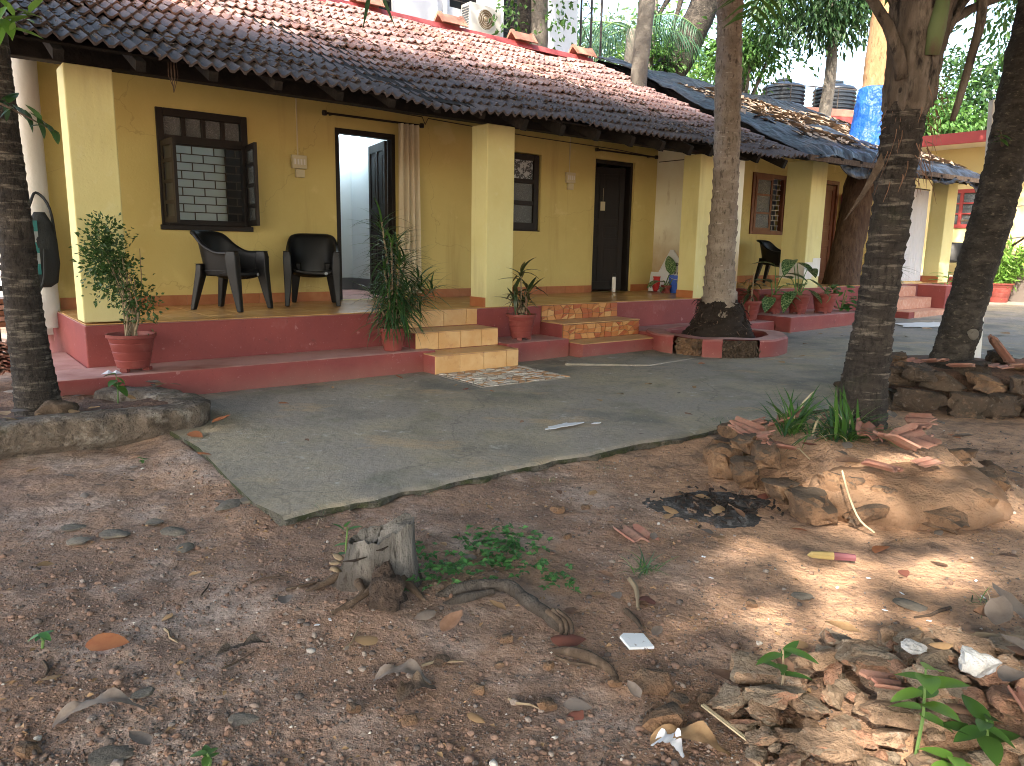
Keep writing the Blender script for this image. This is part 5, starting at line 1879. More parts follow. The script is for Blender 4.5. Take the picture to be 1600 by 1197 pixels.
def leaf_base(parent, az, z0, z1, r0, out, w, mt, top_w=0.4, hang=0.0, seed=0):
    r = random.Random(seed)
    m_ = MB()
    h = Vector((math.cos(az), math.sin(az), 0))
    s_ = Vector((-h.y, h.x, 0))
    n = 14
    for k in range(n + 1):
        t = k / n
        c = Vector((0.045 + 0.05 * z0, 0, z0 + (z1 - z0) * t)) + h * (r0 + out * t * t)
        if hang:
            c.z -= hang * max(0, t - 0.45) ** 2 * 3
        ww = w * (1 - t) ** 0.8 + w * top_w * t
        j = 1 + 0.07 * math.sin(k * 2.1 + seed)
        for i in range(7):
            x = (i / 6 - 0.5) * 2
            m_.v.append(tuple(c + s_ * (x * ww * j) - h * (0.055 * x * x * (1 - 0.6 * t)) + h * 0.012 * math.sin(9 * x + seed + k)))
    m_.n = len(m_.v)
    for k in range(n):
        for i in range(6):
            a = k * 7 + i
            m_.f.append((a, a + 1, a + 8, a + 7))
            m_.m.append(0)
    o = obj('leaf_base', m_, mt, parent, smooth=180)
    sd_ = o.modifiers.new('thick', 'SOLIDIFY')
    sd_.thickness = 0.035
    return o


MT['sheath_green'] = mat('sheath_green', (0.1, 0.13, 0.055), [('noise', 8, 0.5, 0.66, (0.1, 0.075, 0.05), 6, (1, 1, 0.3))], rough=0.7)
MT['leaf_base'] = mat('leaf_base', (0.075, 0.058, 0.045), [('noise', 6, 0.46, 0.66, (0.17, 0.14, 0.115), 8, (1, 1, 0.25)), ('noise', 12, 0.5, 0.62, (0.016, 0.012, 0.01), 8, (1, 1, 0.28)), ('noise', 4, 0.6, 0.7, (0.22, 0.13, 0.07), 6, (1, 1, 0.5), 0.5)], rough=0.95,
                      bump=[('noise', 40, 0.02, 7, (1, 1, 0.15))])
# fibrous boot of clasping old sheaths
link('fibre_boot', trunk_mesh('fibre_boot', [(0.12, 0, 2.4), (0.125, 0, 2.47), (0.13, 0, 2.58), (0.14, 0, 2.8), (0.145, 0, 3.0), (0.15, 0, 3.3)], [0.12, 0.145, 0.158, 0.16, 0.175, 0.15], MT['leaf_base'], nr=90, na=48, noise=0.1, nsc=5, seed=12,
                              fine=0.09, nstretch=(1.6, 1.6, 0.35)), rp)
k = 0
for az, z0, z1, out, w, hang in ((-1.7, 2.45, 3.2, 0.02, 0.1, 0), (-0.9, 2.5, 3.3, 0.1, 0.1, 0), (-2.5, 2.55, 3.3, 0.12, 0.09, 0), (0.2, 2.6, 3.3, 0.3, 0.08, 0), (3.0, 2.75, 3.5, 0.4, 0.06, 0), (1.4, 2.4, 3.2, 0.15, 0.12, 0)):
    leaf_base(rp, az, z0, z1, 0.13, out, w, MT['leaf_base'], seed=k, hang=hang)
    k += 1
# broken brown stalk hanging down at the right
st = MB().tube(catmull([(0.2, -0.03, 3.5), (0.42, -0.06, 3.35), (0.5, -0.08, 3.05), (0.455, -0.1, 2.75), (0.4, -0.12, 2.5), (0.37, -0.12, 2.36)], [0.06, 0.055, 0.05, 0.045, 0.035, 0.012], 20)[0],
               list(np.linspace(0.04, 0.018, 21)), 8)
obj('dead_stalk', st, MT['leaf_base'], rp, smooth=180)
st = MB().tube([(0.24, 0.02, 2.85), (0.36, 0.06, 3.0), (0.52, 0.1, 3.1), (0.75, 0.15, 3.2)], [0.04, 0.035, 0.03, 0.025], 8)
obj('leaf_stalk', st, MT['leaf_base'], rp, smooth=180)
st = MB().tube([(0.03, -0.1, 2.62), (-0.03, -0.12, 2.78), (-0.12, -0.14, 2.93), (-0.28, -0.18, 3.1)], [0.045, 0.04, 0.035, 0.03], 8)
obj('leaf_stalk', st, MT['leaf_base'], rp, smooth=180)
st = MB().tube([(0.17, -0.16, 2.75), (0.17, -0.185, 2.9), (0.19, -0.19, 3.1)], [0.045, 0.055, 0.04], 10)
obj('green_sheath', st, MT['sheath_green'], rp, smooth=180)
# snapped sheath pointing down-left across the blue wrap
obj('dead_sheath', MB().add([(-0.05, -0.08, 2.16), (-0.04, -0.12, 2.08), (-0.17, -0.15, 1.87), (-0.29, -0.17, 1.72), (-0.17, -0.12, 1.91)], [(0, 4, 2, 1), (4, 3, 2)]), MT['brown_stem'], rp).modifiers.new('t', 'SOLIDIFY').thickness = 0.012
fib = MB()
r = random.Random(8)
for k in range(90):
    a = r.uniform(0, 2 * PI)
    z = r.uniform(1.95, 2.7)
    p = Vector((0.045 + 0.045 * z + 0.15 * math.cos(a), 0.15 * math.sin(a), z))
    e = p + Vector((0.05 * math.cos(a) + r.uniform(-.04, .04), 0.05 * math.sin(a), r.uniform(-0.2, -0.05)))
    fib.tube([p, (p + e) / 2 + Vector((0.01, 0, 0.02)), e], [0.004, 0.003, 0.001], 3, cap=False)
kind(obj('fibre', fib, MT['leaf_brown'], rp), 'stuff')
for k in range(8):
    frond_parts(rp, (0.16, 0, 3.6 + 0.1 * (k % 3)), k * 2 * PI / 8 + 0.2, 2.6, 0.75 if k % 2 else 0.5, 0.55, MT['green_mid'], MT['green_stem'], n=26, ll=0.6, seed=20 + k)

# -- left palm trunk
LB = Vector((-3.63, 5.6, 0))
lp = thing('left_palm', 'dark palm trunk with close rings in the old kerbed bed', 'palm tree', LB)
pts = [(0.02, 0, 0.12), (0.0, 0, 0.4), (-0.03, 0, 0.9), (-0.035, 0, 1.6), (-0.06, 0, 2.3), (-0.08, 0, 3.0), (-0.2, 0, 5.2)]
link('trunk', trunk_mesh('trunk', pts, [0.175, 0.145, 0.125, 0.11, 0.108, 0.105, 0.09], MT['palm_bark'], nr=260, na=30, noise=0.035, nsc=5, ring=0.05, ringsp=0.062, seed=7, fine=0.035, tilt=0.15), lp)
for k in range(9):
    frond_parts(lp, (-0.2, 0, 5.1), k * 2 * PI / 9 + 0.5, 2.6, 0.5, 0.6, MT['green_mid'], MT['green_stem'], n=26, ll=0.6, seed=40 + k)
# the drooping frond whose leaflet tips enter at the top of the picture
fr = MB()
rb = catmull([(-0.2, 0, 5.1), (0.9, 0.35, 5.3), (1.8, 0.7, 4.5), (2.45, 0.95, 3.66)], [0.03, 0.025, 0.015, 0.006], 20)[0]
fr.tube(rb, list(np.linspace(0.03, 0.006, 21)), 5, mi=1)
r = random.Random(4)
for k in range(24):
    t = 0.3 + 0.7 * k / 23
    p = Vector(rb[int(t * 20)])
    for s in (-1, 1):
        l_ = r.uniform(0.3, 0.5)
        d = Vector((0.22 * s + r.uniform(-.15, .15) + 0.1, 0.3 * s, -0.75 - 0.3 * r.random())).normalized()
        q_ = p + d * l_
        w = Vector((0.016, 0.008, 0))
        fr.add([p - w * 0.5, p + w * 0.5, p + d * l_ * 0.55 + w, q_, p + d * l_ * 0.55 - w], [(0, 1, 2, 4), (4, 2, 3)])
obj('frond', fr, [MT['green_blue'], MT['green_stem']], lp)

# -- far right leaning dark trunk in the stone bed
TR = Vector((4.6, 7.75, 0))
dt = thing('leaning_dark_tree', 'thick black barked tree leaning right out of the dry stone bed', 'tree', TR)
pts = [(-0.05, 0, 0.1), (0.0, 0, 0.5), (0.07, 0, 1.0), (0.15, 0, 1.5), (0.24, 0, 2.1), (0.29, 0, 2.6), (0.31, 0, 3.1), (0.4, 0, 4.2), (0.6, 0.2, 6)]
link('trunk', trunk_mesh('trunk', pts, [0.25, 0.2, 0.185, 0.185, 0.19, 0.18, 0.17, 0.16, 0.13], MT['dark_bark'], nr=220, na=40, noise=0.07, nsc=3.2, ring=0.03, ringsp=0.07, seed=9, fine=0.06, nstretch=(1, 1, 1.6)), dt)
obj('knot', MB().lathe([(0.005, 0.03), (0.03, 0.035), (0.055, 0.02), (0.07, -0.01)], 18), MT['grey_bark'], dt, loc=(0.06, -0.18, 0.72), rot=(PI / 2 - 0.2, 0, 0.2), smooth=180)
cc = crown(dt, (0.6, 0.4, 6.3), (2.6, 2.4, 1.6), 130, 34, 0.17, MT['green_mid'], 15, clump=0.5, droop=0.6)
for k in range(6):
    e = Vector(cc[k * 9])
    link('limb', trunk_mesh('limb', [(0.3, 0.05, 4.6), (Vector((0.4, 0.1, 5.2)) + e) / 2, e], [0.1, 0.07, 0.02], MT['dark_bark'], nr=10, na=7, noise=0.08, seed=k), dt)
# leafy twigs on the trunk
tw = MB()
twl = []
r = random.Random(12)
for p0, d0, n in ((Vector((0.35, -0.16, 1.6)), Vector((0.5, -0.2, 0.35)), 6), (Vector((0.1, -0.2, 2.55)), Vector((-0.25, -0.3, 0.1)), 5), (Vector((0.36, -0.12, 2.75)), Vector((0.35, -0.3, -0.05)), 7)):
    tw.tube([p0, p0 + d0 * 0.5 + Vector((0, 0, 0.05)), p0 + d0], [0.012, 0.009, 0.004], 5)
    for k in range(n):
        twl.append((p0 + d0 * (0.3 + 0.7 * k / n), Vector((r.uniform(-1, 1), r.uniform(-1, 0.3), r.uniform(-0.5, 0.4))), r.uniform(0.1, 0.17)))
obj('twig', tw, MT['brown_stem'], dt)


def leaf_mesh(name, l, w, mt, curl=0.2, fold=0.15, n=5, smooth=180, tipw=0.0, base=0.12, side=0.0, crinkle=0.0, seed=0):
    """single leaf along +y, from the origin"""
    r = random.Random(seed)
    m_ = MB()
    for k in range(n + 1):
        t = k / n
        ww = w / 2 * (math.sin(PI * (base + (1 - base) * t) ** 0.85) ** 0.8 if t < 0.999 else tipw)
        if k == 0:
            ww = max(ww * 0.4, 0.06 * w)
        a = curl * t
        y = l * t * (1 - 0.18 * abs(curl) * t)
        z = -l * curl * t * t * 0.55
        x = side * l * t * t
        for s in (-1, 0, 1):
            m_.v.append((x + s * ww, y + (r.uniform(-1, 1) * crinkle * w if s else 0), z + (fold * ww if s else 0) + (r.uniform(-1, 1) * crinkle * w if s else 0)))
    m_.n = len(m_.v)
    for k in range(n):
        for i in range(2):
            a = k * 3 + i
            m_.f.append((a, a + 1, a + 4, a + 3))
            m_.m.append(0)
    return m_.mesh(name, mt, smooth)


def orient(d, roll=0.0):
    """rotation taking +y to d"""
    d = Vector(d).normalized()
    up = Vector((0, 0, 1))
    x = d.cross(up)
    if x.length < 1e-3:
        x = Vector((1, 0, 0))
    x.normalize()
    z = x.cross(d)
    M_ = Matrix((x, d, z)).transposed()
    return (M_ @ Matrix.Rotation(roll, 3, 'Y')).to_euler()


lm = leaf_mesh('leaf', 1.0, 0.42, MT['green_mid'], 0.3, 0.2)
for p, d, s in twl:
    link('leaf', lm, dt, p, orient(d), (s, s, s))

# -- tree growing up through the tarpaulin roof: brown trunk on the verandah, blue wrap, bark coloured as if sunlit above
TC = W(15.55, 8.3, F2)
tc = thing('wrapped_tree', 'tree growing up through the verandah roof with a blue plastic collar', 'tree', TC)
ax = U * 1.0
pts = [(0, 0, -0.1), tuple(U * 0.1 + Vector((0, 0, 0.7))), tuple(U * 0.32 + Vector((0, 0, 1.7))), tuple(U * 0.5 + Vector((0, 0, 2.6))), tuple(U * 0.62 + Vector((0, 0, 3.4)))]
link('trunk', trunk_mesh('trunk', pts, [0.38, 0.32, 0.3, 0.29, 0.28], MT['brown_bark'], nr=90, na=26, noise=0.07, nsc=4, seed=3, fine=0.04, nstretch=(1, 1, 0.35)), tc)
pts2 = [tuple(U * 0.62 + Vector((0, 0, 3.4))), tuple(U * 0.75 + Vector((0, 0, 4.6))), tuple(U * 0.85 + Vector((0, 0, 6.2))), tuple(U * 0.95 + Vector((0, 0, 9.0)))]
link('upper_trunk', trunk_mesh('upper_trunk', pts2, [0.28, 0.29, 0.27, 0.22], MT['sunlit_bark'], nr=80, na=24, noise=0.07, nsc=4, seed=4, fine=0.05, nstretch=(1, 1, 0.35)), tc)
wr_ = trunk_mesh('plastic_wrap', [tuple(U * 0.56 + Vector((0, 0, 2.75))), tuple(U * 0.62 + Vector((0, 0, 3.2))), tuple(U * 0.68 + Vector((0, 0, 3.6))), tuple(U * 0.73 + Vector((0, 0, 4.05)))],
                 [0.5, 0.41, 0.375, 0.36], MT['tarp_blue'], nr=40, na=30, noise=0.06, nsc=5, seed=5, fine=0.03, nstretch=(1.6, 1.6, 0.5))
link('plastic_wrap', wr_, tc)
for c_, r3, n_, m3, sd3 in ((Vector((9.0, 16.6, 8.3)), (1.5, 1.3, 1.1), 75, 'green_bright', 61), (Vector((11.8, 17.6, 7.4)), (2.0, 1.5, 1.7), 105, 'green_mid', 62)):
    cl_ = c_ - TC
    crown(tc, tuple(cl_), r3, n_, 34, 0.2, MT[m3], sd3, clump=0.5, droop=0.7, shell=0.2)
    link('limb', trunk_mesh('limb', [tuple(U * 0.85 + Vector((0, 0, 6.2))), tuple((U * 0.85 + Vector((0, 0, 6.8)) + cl_) / 2 + Vector((0, 0, 0.6))), tuple(cl_)], [0.14, 0.09, 0.03], MT['grey_bark'], nr=14, na=8, seed=sd3), tc)
crown(tc, tuple(U * 1.0 + Vector((0, 0, 9.6))), (3.2, 3.0, 2.4), 150, 34, 0.2, MT['green_mid'], 31, clump=0.6, droop=0.6)

# -- trunks behind / through the roofs
tb_ = tree('slim_grey_tree', 'slim grey trunk squeezed between the clay tile roof and the tarpaulin', W(11.5, 10.6, 0),
           [(0, 0, 0.3), (0, 0, 3), tuple(U * -0.05 + Vector((0, 0, 4.5))), tuple(U * 0.08 + Vector((0, 0, 6.2))), tuple(U * 0.3 + Vector((0, 0, 9.5)))], [0.2, 0.18, 0.165, 0.155, 0.12], 'grey_bark',
           [dict(c=tuple(U * 0.4 + Vector((0, 0, 10.8))), rad=(2.6, 2.6, 1.8), nclump=110, nleaf=30, size=0.18, mt=MT['green_mid'], seed=41, clump=0.5)], seed=13)
ja = tree('jackfruit_tree', 'rough brown jackfruit trunk just behind the tile ridge', W(10.75, 12.9, 0),
          [(0, 0, 0.3), (0, 0, 4), (0, 0, 5.3), (0.0, 0, 6.5), (-0.1, 0, 9.5)], [0.3, 0.27, 0.25, 0.23, 0.18], 'grey_bark',
          [dict(c=(0, 0, 10.6), rad=(2.6, 2.6, 1.9), nclump=110, nleaf=30, size=0.2, mt=MT['green_mid'], seed=42, clump=0.5)], seed=14, trunk_kw=dict(noise=0.12, nsc=3.5, fine=0.06))
link('stem', trunk_mesh('stem', [tuple(U * -0.3 + Vector((0, 0, 3))), tuple(U * -0.33 + Vector((0, 0, 5.5))), tuple(U * -0.36 + Vector((0, 0, 7.0))), tuple(U * -0.4 + Vector((0, 0, 9)))], [0.15, 0.15, 0.14, 0.1], MT['dark_bark'], nr=40, na=14, noise=0.12, nsc=4, seed=15), ja)
r = np.random.RandomState(50)
for cc_, n_, sp_ in (((-0.55, -0.35, 6.35), 90, 0.2), ((0.45, -0.25, 6.2), 70, 0.22), ((-0.5, -0.35, 5.85), 45, 0.18), ((0.5, -0.2, 6.8), 70, 0.3)):
    off = r.normal(size=(n_, 3)) * np.array([1, 0.5, 1.4]) * sp_
    P = np.array(cc_) + off
    o = leaves_np('foliage', P, off * 0.6 + r.normal(size=off.shape) * 0.5 + np.array([0, -0.2, -0.6]), r.normal(size=off.shape) + np.array([0, -0.5, 0.6]), 0.12 * r.uniform(0.7, 1.3, n_), 0.6, MT['green_mid'], ja)
    kind(o, 'stuff')
bl = tree('big_leaning_tree', 'big dark trunk leaning right behind the tarpaulin roof, draped in creeper', (3.2, 26, 0),
          [(0, 0, 0.3), (0.4, 0, 3), (0.75, 0, 5), (1.35, 0, 6.6), (2.2, 0, 8.0), (3.0, 0, 10.0), (3.3, 0.3, 13)], [0.75, 0.65, 0.6, 0.55, 0.52, 0.46, 0.3], 'dark_bark',
          [dict(c=(3.2, 0.5, 13.5), rad=(4.2, 3.6, 2.4), nclump=170, nleaf=34, size=0.26, mt=MT['green_mid'], seed=43, clump=0.7),
           dict(c=(1.0, -0.5, 7.4), rad=(0.9, 0.6, 1.7), nclump=70, nleaf=30, size=0.2, mt=MT['green_mid'], seed=44, clump=0.34, name='creeper')], seed=16, limbs=3, trunk_kw=dict(noise=0.08, nsc=1.5))
link('stem', trunk_mesh('stem', [(0.9, -0.6, 5), (0.98, -0.7, 8), (1.1, -0.7, 11)], [0.2, 0.18, 0.16], MT['grey_bark'], nr=30, na=12, seed=5), bl)
gt = tree('thin_grey_tree', 'dark glossy mango tree with a thin grey trunk before the water tanks', (9.2, 24, 0),
          [(0, 0, 0), (0.05, 0, 3), (0.2, 0, 5.6), (0.28, 0, 6.9), (0.2, 0, 8.4)], [0.22, 0.2, 0.19, 0.17, 0.12], 'grey_bark',
          [dict(c=(-0.2, -0.2, 8.9), rad=(2.1, 1.5, 1.45), nclump=150, nleaf=36, size=0.27, mt=MT['green_dark'], seed=60, clump=0.6, width=0.3, shell=0.2, droop=0.8)], seed=17)

# -- background foliage: each tree a thing of its own
BG = [  # base x, y, crown centre z, radii, leaf colour, clumps, label
    (7.4, 25.5, 7.7, (1.1, 1.2, 0.9), 'green_mid', 60, 'light green bush topped tree just left of the water tanks', 0.22),
    (6.5, 33, 8.5, (2.6, 2.5, 2.6), 'green_bright', 110, 'bright yellow green tree far behind the pale coconut trunk', 0.26),
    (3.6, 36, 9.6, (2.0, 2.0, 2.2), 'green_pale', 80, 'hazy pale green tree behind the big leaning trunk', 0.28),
    (15.5, 30, 6.1, (2.6, 2.2, 1.4), 'green_mid', 130, 'mid green leafy tree above the red fascia', 0.26),
    (19.0, 31, 7.3, (3.2, 2.6, 2.2), 'green_dark', 150, 'dark green broad tree behind the flat roofed house', 0.27),
    (23.5, 32, 8.5, (3.4, 2.6, 3.2), 'green_mid', 150, 'tall mid green tree at the far right beyond the leaning trunk', 0.27),
    (-16, 34, 7.0, (4, 3, 3.5), 'green_mid', 110, 'green tree beyond the left end of the cottage', 0.3),
    (-13, 22, 5.0, (2.5, 2.2, 2.6), 'green_dark', 110, 'dark green tree behind the left side of the cottage', 0.25),
    (-21, 24, 6.0, (3.5, 3, 3.4), 'green_mid', 100, 'mid green tree farther out past the left palm', 0.3),
    (30, 34, 7.5, (4, 3, 3.6), 'green_dark', 120, 'dark green tree past the end of the flat roofed house', 0.3),
]
for k, (x, y, cz, rad, mt_, ncl, lab, sz) in enumerate(BG):
    tree('leafy_tree', lab, (x, y, 0.1), [(0, 0, 0), (0.1, 0.1, cz * 0.3), (-0.05, 0.2, cz * 0.6), (0.05, 0.1, cz * 0.85)], [0.24, 0.2, 0.16, 0.1], 'grey_bark',
         [dict(c=(0, 0, cz), rad=rad, nclump=ncl, nleaf=36, size=sz, mt=MT[mt_], seed=60 + k, clump=0.55, width=0.36 if 'mango' in lab else 0.45, shell=0.2)], 'trees behind the houses', limbs=5, seed=70 + k)
# far treeline that reads as one mass
r = np.random.RandomState(77)
n = 17000
th = r.uniform(-0.25, 1.15, n)
dist = r.uniform(52, 75, n)
hh = 7.5 + 3.5 * fbm(np.stack([th * 9, th * 0, th * 0], 1), 3)
P = np.stack([dist * np.sin(th), dist * np.cos(th), hh * r.uniform(0.05, 1, n) ** 0.8], 1)
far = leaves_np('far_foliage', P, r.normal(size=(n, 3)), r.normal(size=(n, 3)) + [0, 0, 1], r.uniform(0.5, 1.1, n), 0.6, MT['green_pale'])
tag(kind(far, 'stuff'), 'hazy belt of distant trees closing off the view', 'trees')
# coconut frond hanging beyond the iron lattice
cf = thing('far_coconut_palm', 'coconut palm beyond the lattice with drooping feathery fronds', 'palm tree', (3.1, 24.0, 0))
link('trunk', trunk_mesh('trunk', [(0, 0, 0), (0.1, 0, 4), (0.3, 0, 8.0)], [0.2, 0.16, 0.14], MT['grey_bark'], nr=60, na=14, ring=0.05, ringsp=0.15, seed=2), cf)
for k, (az, up, dr, L) in enumerate(((PI + 0.1, 0.35, 0.55, 3.2), (PI - 0.5, 0.0, 0.5, 2.8), (0.2, 0.3, 0.5, 2.6), (-0.8, 0.45, 0.6, 2.6), (1.6, 0.4, 0.5, 3), (2.4, 0.5, 0.5, 3), (-2.2, 0.2, 0.6, 2.7))):
    frond_parts(cf, (0.3, 0, 8.0), az, L, up, dr, MT['green_blue'], MT['green_stem'], n=26, ll=0.7, seed=90 + k, hang=1.7, w=0.045)

# ================================================================== POT PLANTS


def pot(parent, r_top, h, r_bot, feet=True, grooves=3, mt='terracotta_pot'):
    z0 = 0.03 if feet else 0.0
    pr = [(r_bot * 0.9, z0), (r_bot, z0 + 0.005)]
    for k in range(1, grooves + 1):
        t = k / (grooves + 1)
        rr = r_bot + (r_top - r_bot) * t
        pr += [(rr, z0 + (h - z0) * t - 0.006), (rr - 0.004, z0 + (h - z0) * t), (rr, z0 + (h - z0) * t + 0.006)]
    pr += [(r_top * 0.985, h - 0.035), (r_top * 1.05, h - 0.03), (r_top * 1.06, h), (r_top * 0.98, h), (r_top * 0.95, h - 0.04)]
    m_ = MB().lathe(pr, 32, close=False)
    m_.lathe([(0.001, z0), (r_bot * 0.9, z0)], 32, close=False)
    if feet:
        for k in range(3):
            a = 2 * PI * k / 3 + 0.35
            c, s = math.cos(a), math.sin(a)
            x, y = r_bot * 0.86 * c, r_bot * 0.86 * s
            m_.box(x - 0.03, y - 0.03, 0, x + 0.03, y + 0.03, z0 + 0.004)
    obj('pot', m_, MT[mt], parent, smooth=40)
    obj('soil', MB().lathe([(r_top * 0.955, h - 0.045), (r_top * 0.5, h - 0.03), (0.01, h - 0.025)], 24, close=False), MT['pot_soil'], parent, smooth=180)


# pot 1: twiggy bush
p1 = thing('potted_bush', 'twiggy small leaved bush in a ribbed terracotta pot by the corner pillar', 'potted plant', W(1.5, 7.47, 0.331), 0)
pot(p1, 0.2, 0.34, 0.135)
r = np.random.RandomState(3)
PP, DD = [], []
for k in range(13):
    a = r.uniform(0, 2 * PI)
    b = Vector((0.05 * math.cos(a), 0.05 * math.sin(a), 0.3))
    top_ = Vector((r.uniform(-0.26, 0.1), r.uniform(-0.12, 0.12), r.uniform(0.8, 1.25)))
    mid = (b + top_) / 2 + Vector((top_.x * 0.1 + 0.05, 0, -0.05))
    C_, _ = catmull([b, mid, top_], [1, 1, 1], 12)
    obj('stem', MB().tube(C_, list(np.linspace(0.009, 0.003, 13)), 5), MT['dry_stem'], p1)
for c_, n_, s_ in (((-0.2, 0, 1.15), 260, 0.075), ((-0.12, 0, 1.25), 160, 0.07), ((-0.2, 0, 1.0), 320, 0.085), ((-0.1, 0, 0.98), 300, 0.085), ((-0.14, 0, 0.85), 260, 0.09), ((-0.05, 0, 0.75), 170, 0.08), ((0.06, -0.02, 0.68), 150, 0.08),
                   ((-0.2, 0, 0.72), 60, 0.06), ((0.14, 0, 0.6), 70, 0.06), ((0.08, 0, 0.5), 60, 0.06), ((-0.22, 0, 1.3), 30, 0.05), ((0.17, 0, 0.72), 25, 0.05)):
    o_ = r.normal(size=(n_, 3)) * s_
    PP += list(np.array(c_) + o_)
    DD += list(o_ + r.normal(size=(n_, 3)) * 0.05)
PP, DD = np.array(PP), np.array(DD)
o = leaves_np('foliage', PP, DD, r.normal(size=PP.shape) + [0, 0, 0.7], 0.042 * r.uniform(0.6, 1.3, len(PP)), 0.6, MT['green_olive'], p1)
kind(o, 'stuff')
# paper scrap next to it
ps = thing('paper_scrap', 'crumpled white paper scrap on the pink ledge beside the first pot', 'paper', W(1.27, 7.36, 0.333))
pm = MB()
for k in range(2):
    x = 0.07 * k
    pm.add([(x - 0.05, -0.03, 0.0), (x + 0.02, -0.05, 0.012), (x + 0.045, 0.02, 0.004), (x - 0.02, 0.045, 0.03), (x, 0, 0.02)], [(0, 1, 4), (1, 2, 4), (2, 3, 4), (3, 0, 4)])
obj('paper', pm, MT['board_white'], ps)

# pot 2: tall strap leaved dracaena
p2 = thing('potted_dracaena', 'tall bushy strap leaved plant in a plain red pot before the open door', 'potted plant', W(4.17, 7.42, 0.331), 0)
pot(p2, 0.15, 0.26, 0.1, feet=False, grooves=1)
straps = [leaf_mesh('leaf', 1.0, 0.052, MT[c_], cu, 0.35, 6, base=0.3, side=sd_) for c_, cu, sd_ in (('green_dark', 1.0, 0.05), ('green_blue', 0.75, -0.08), ('green_dark', 1.25, -0.05), ('green_mid', 0.6, 0.08))]
r = random.Random(6)
X2, Y2 = U, V  # stems spread along the facade
heads = [(-0.12, 1.42, 0.0, 30), (-0.06, 1.2, -0.1, 26), (0.1, 1.22, 0.06, 24), (0.05, 1.0, -0.08, 24), (0.2, 1.0, 0.05, 18), (-0.12, 0.9, -0.05, 20), (0.32, 0.82, -0.06, 20), (0.42, 0.72, 0.05, 20), (0.53, 0.68, -0.02, 20),
         (0.12, 0.7, -0.1, 22), (-0.02, 0.62, 0.06, 18), (0.28, 0.55, 0.02, 16), (0.02, 0.4, -0.02, 16), (-0.2, 0.6, 0.03, 12)]
allp = []
for hu, hz_, hv, nl in heads:
    c_ = X2 * hu * 1.0 + Y2 * hv + Vector((0, 0, hz_))
    b = Vector((r.uniform(-0.04, 0.04), r.uniform(-0.04, 0.04), 0.22))
    cv = catmull([b, (b + c_) / 2 + Vector((0, 0, -0.04)) - X2 * hu * 0.15, c_], [1, 1, 1], 10)[0]
    obj('stem', MB().tube(cv, [0.011] * 11, 6), MT['dry_stem'], p2)
    n_ = int(nl * 2.3)
    for k in range(n_):
        a = 2 * PI * k * 0.381966 + r.uniform(-.2, .2)
        t = 1 - 0.62 * (k / n_) ** 1.3
        el = 0.95 - 1.25 * (k / n_) + r.uniform(-.2, .2)
        d = Vector((math.cos(a) * math.cos(el), math.sin(a) * math.cos(el), math.sin(el)))
        s = r.uniform(0.32, 0.48) * (0.85 if hz_ < 0.5 else 1)
        p = Vector(cv[int(t * 10)]).lerp(Vector(cv[min(10, int(t * 10) + 1)]), t * 10 - int(t * 10))
        allp.append((r.randrange(4), p, orient(d), s))
r.shuffle(allp)
restp = MB()
for k, (q_, p, e, s) in enumerate(allp):
    if k < 285:
        link('leaf', straps[q_], p2, p, e, (s, s, s))
    else:
        Mq = Matrix.Translation(p) @ e.to_matrix().to_4x4() @ Matrix.Scale(s, 4)
        restp.add([Mq @ v_.co for v_ in straps[q_].vertices], [tuple(f_.vertices) for f_ in straps[q_].polygons], q_)
kind(obj('foliage', restp, [MT['green_dark'], MT['green_blue'], MT['green_dark'], MT['green_mid']], p2, smooth=180), 'stuff')

# pot 3: dark cordyline
p3 = thing('potted_cordyline', 'dark spiky leaved plant in a red pot left of the mosaic steps', 'potted plant', W(6.1, 7.5, 0.331), 0)
pot(p3, 0.185, 0.33, 0.13)
cl = [leaf_mesh('leaf', 1.0, 0.17, MT['cordyline'], cu, 0.3, 6, base=0.2) for cu in (0.4, 0.8, 1.15)]
bl_ = [leaf_mesh('leaf', 1.0, 0.1, MT['leaf_brown'], cu, 0.3, 6, base=0.2) for cu in (1.3, 1.5)]
r = random.Random(16)
for hu, hz_, hv in ((-0.02, 0.86, 0), (0.13, 0.68, 0.03), (-0.12, 0.62, -0.03), (0.03, 0.56, -0.06), (0.08, 0.46, 0.05), (-0.06, 0.44, 0.0)):
    c_ = U * hu + V * hv + Vector((0, 0, hz_))
    obj('stem', MB().tube([(hu * 0.2, 0, 0.28), tuple((Vector((0, 0, 0.28)) + c_) / 2), tuple(c_)], [0.012, 0.01, 0.008], 6), MT['dry_stem'], p3)
    for k in range(11):
        a = 2 * PI * k / 11 * 1.9 + r.uniform(-.3, .3)
        el = r.uniform(-0.1, 1.2) if k < 9 else r.uniform(-0.9, -0.3)
        d = Vector((math.cos(a) * math.cos(el), math.sin(a) * math.cos(el), math.sin(el)))
        s = r.uniform(0.22, 0.4)
        link('leaf', (cl[r.randrange(3)] if k < 9 or hz_ > 0.6 else bl_[r.randrange(2)]), p3, c_ - Vector((0, 0, r.uniform(0, 0.1))), orient(d), (s, s, s))

# broad variegated leaves (dieffenbachia)
vl = [leaf_mesh('leaf', 1.0, 0.42, MT['variegated'], cu, 0.25, 7, base=0.12) for cu in (0.35, 0.7)]


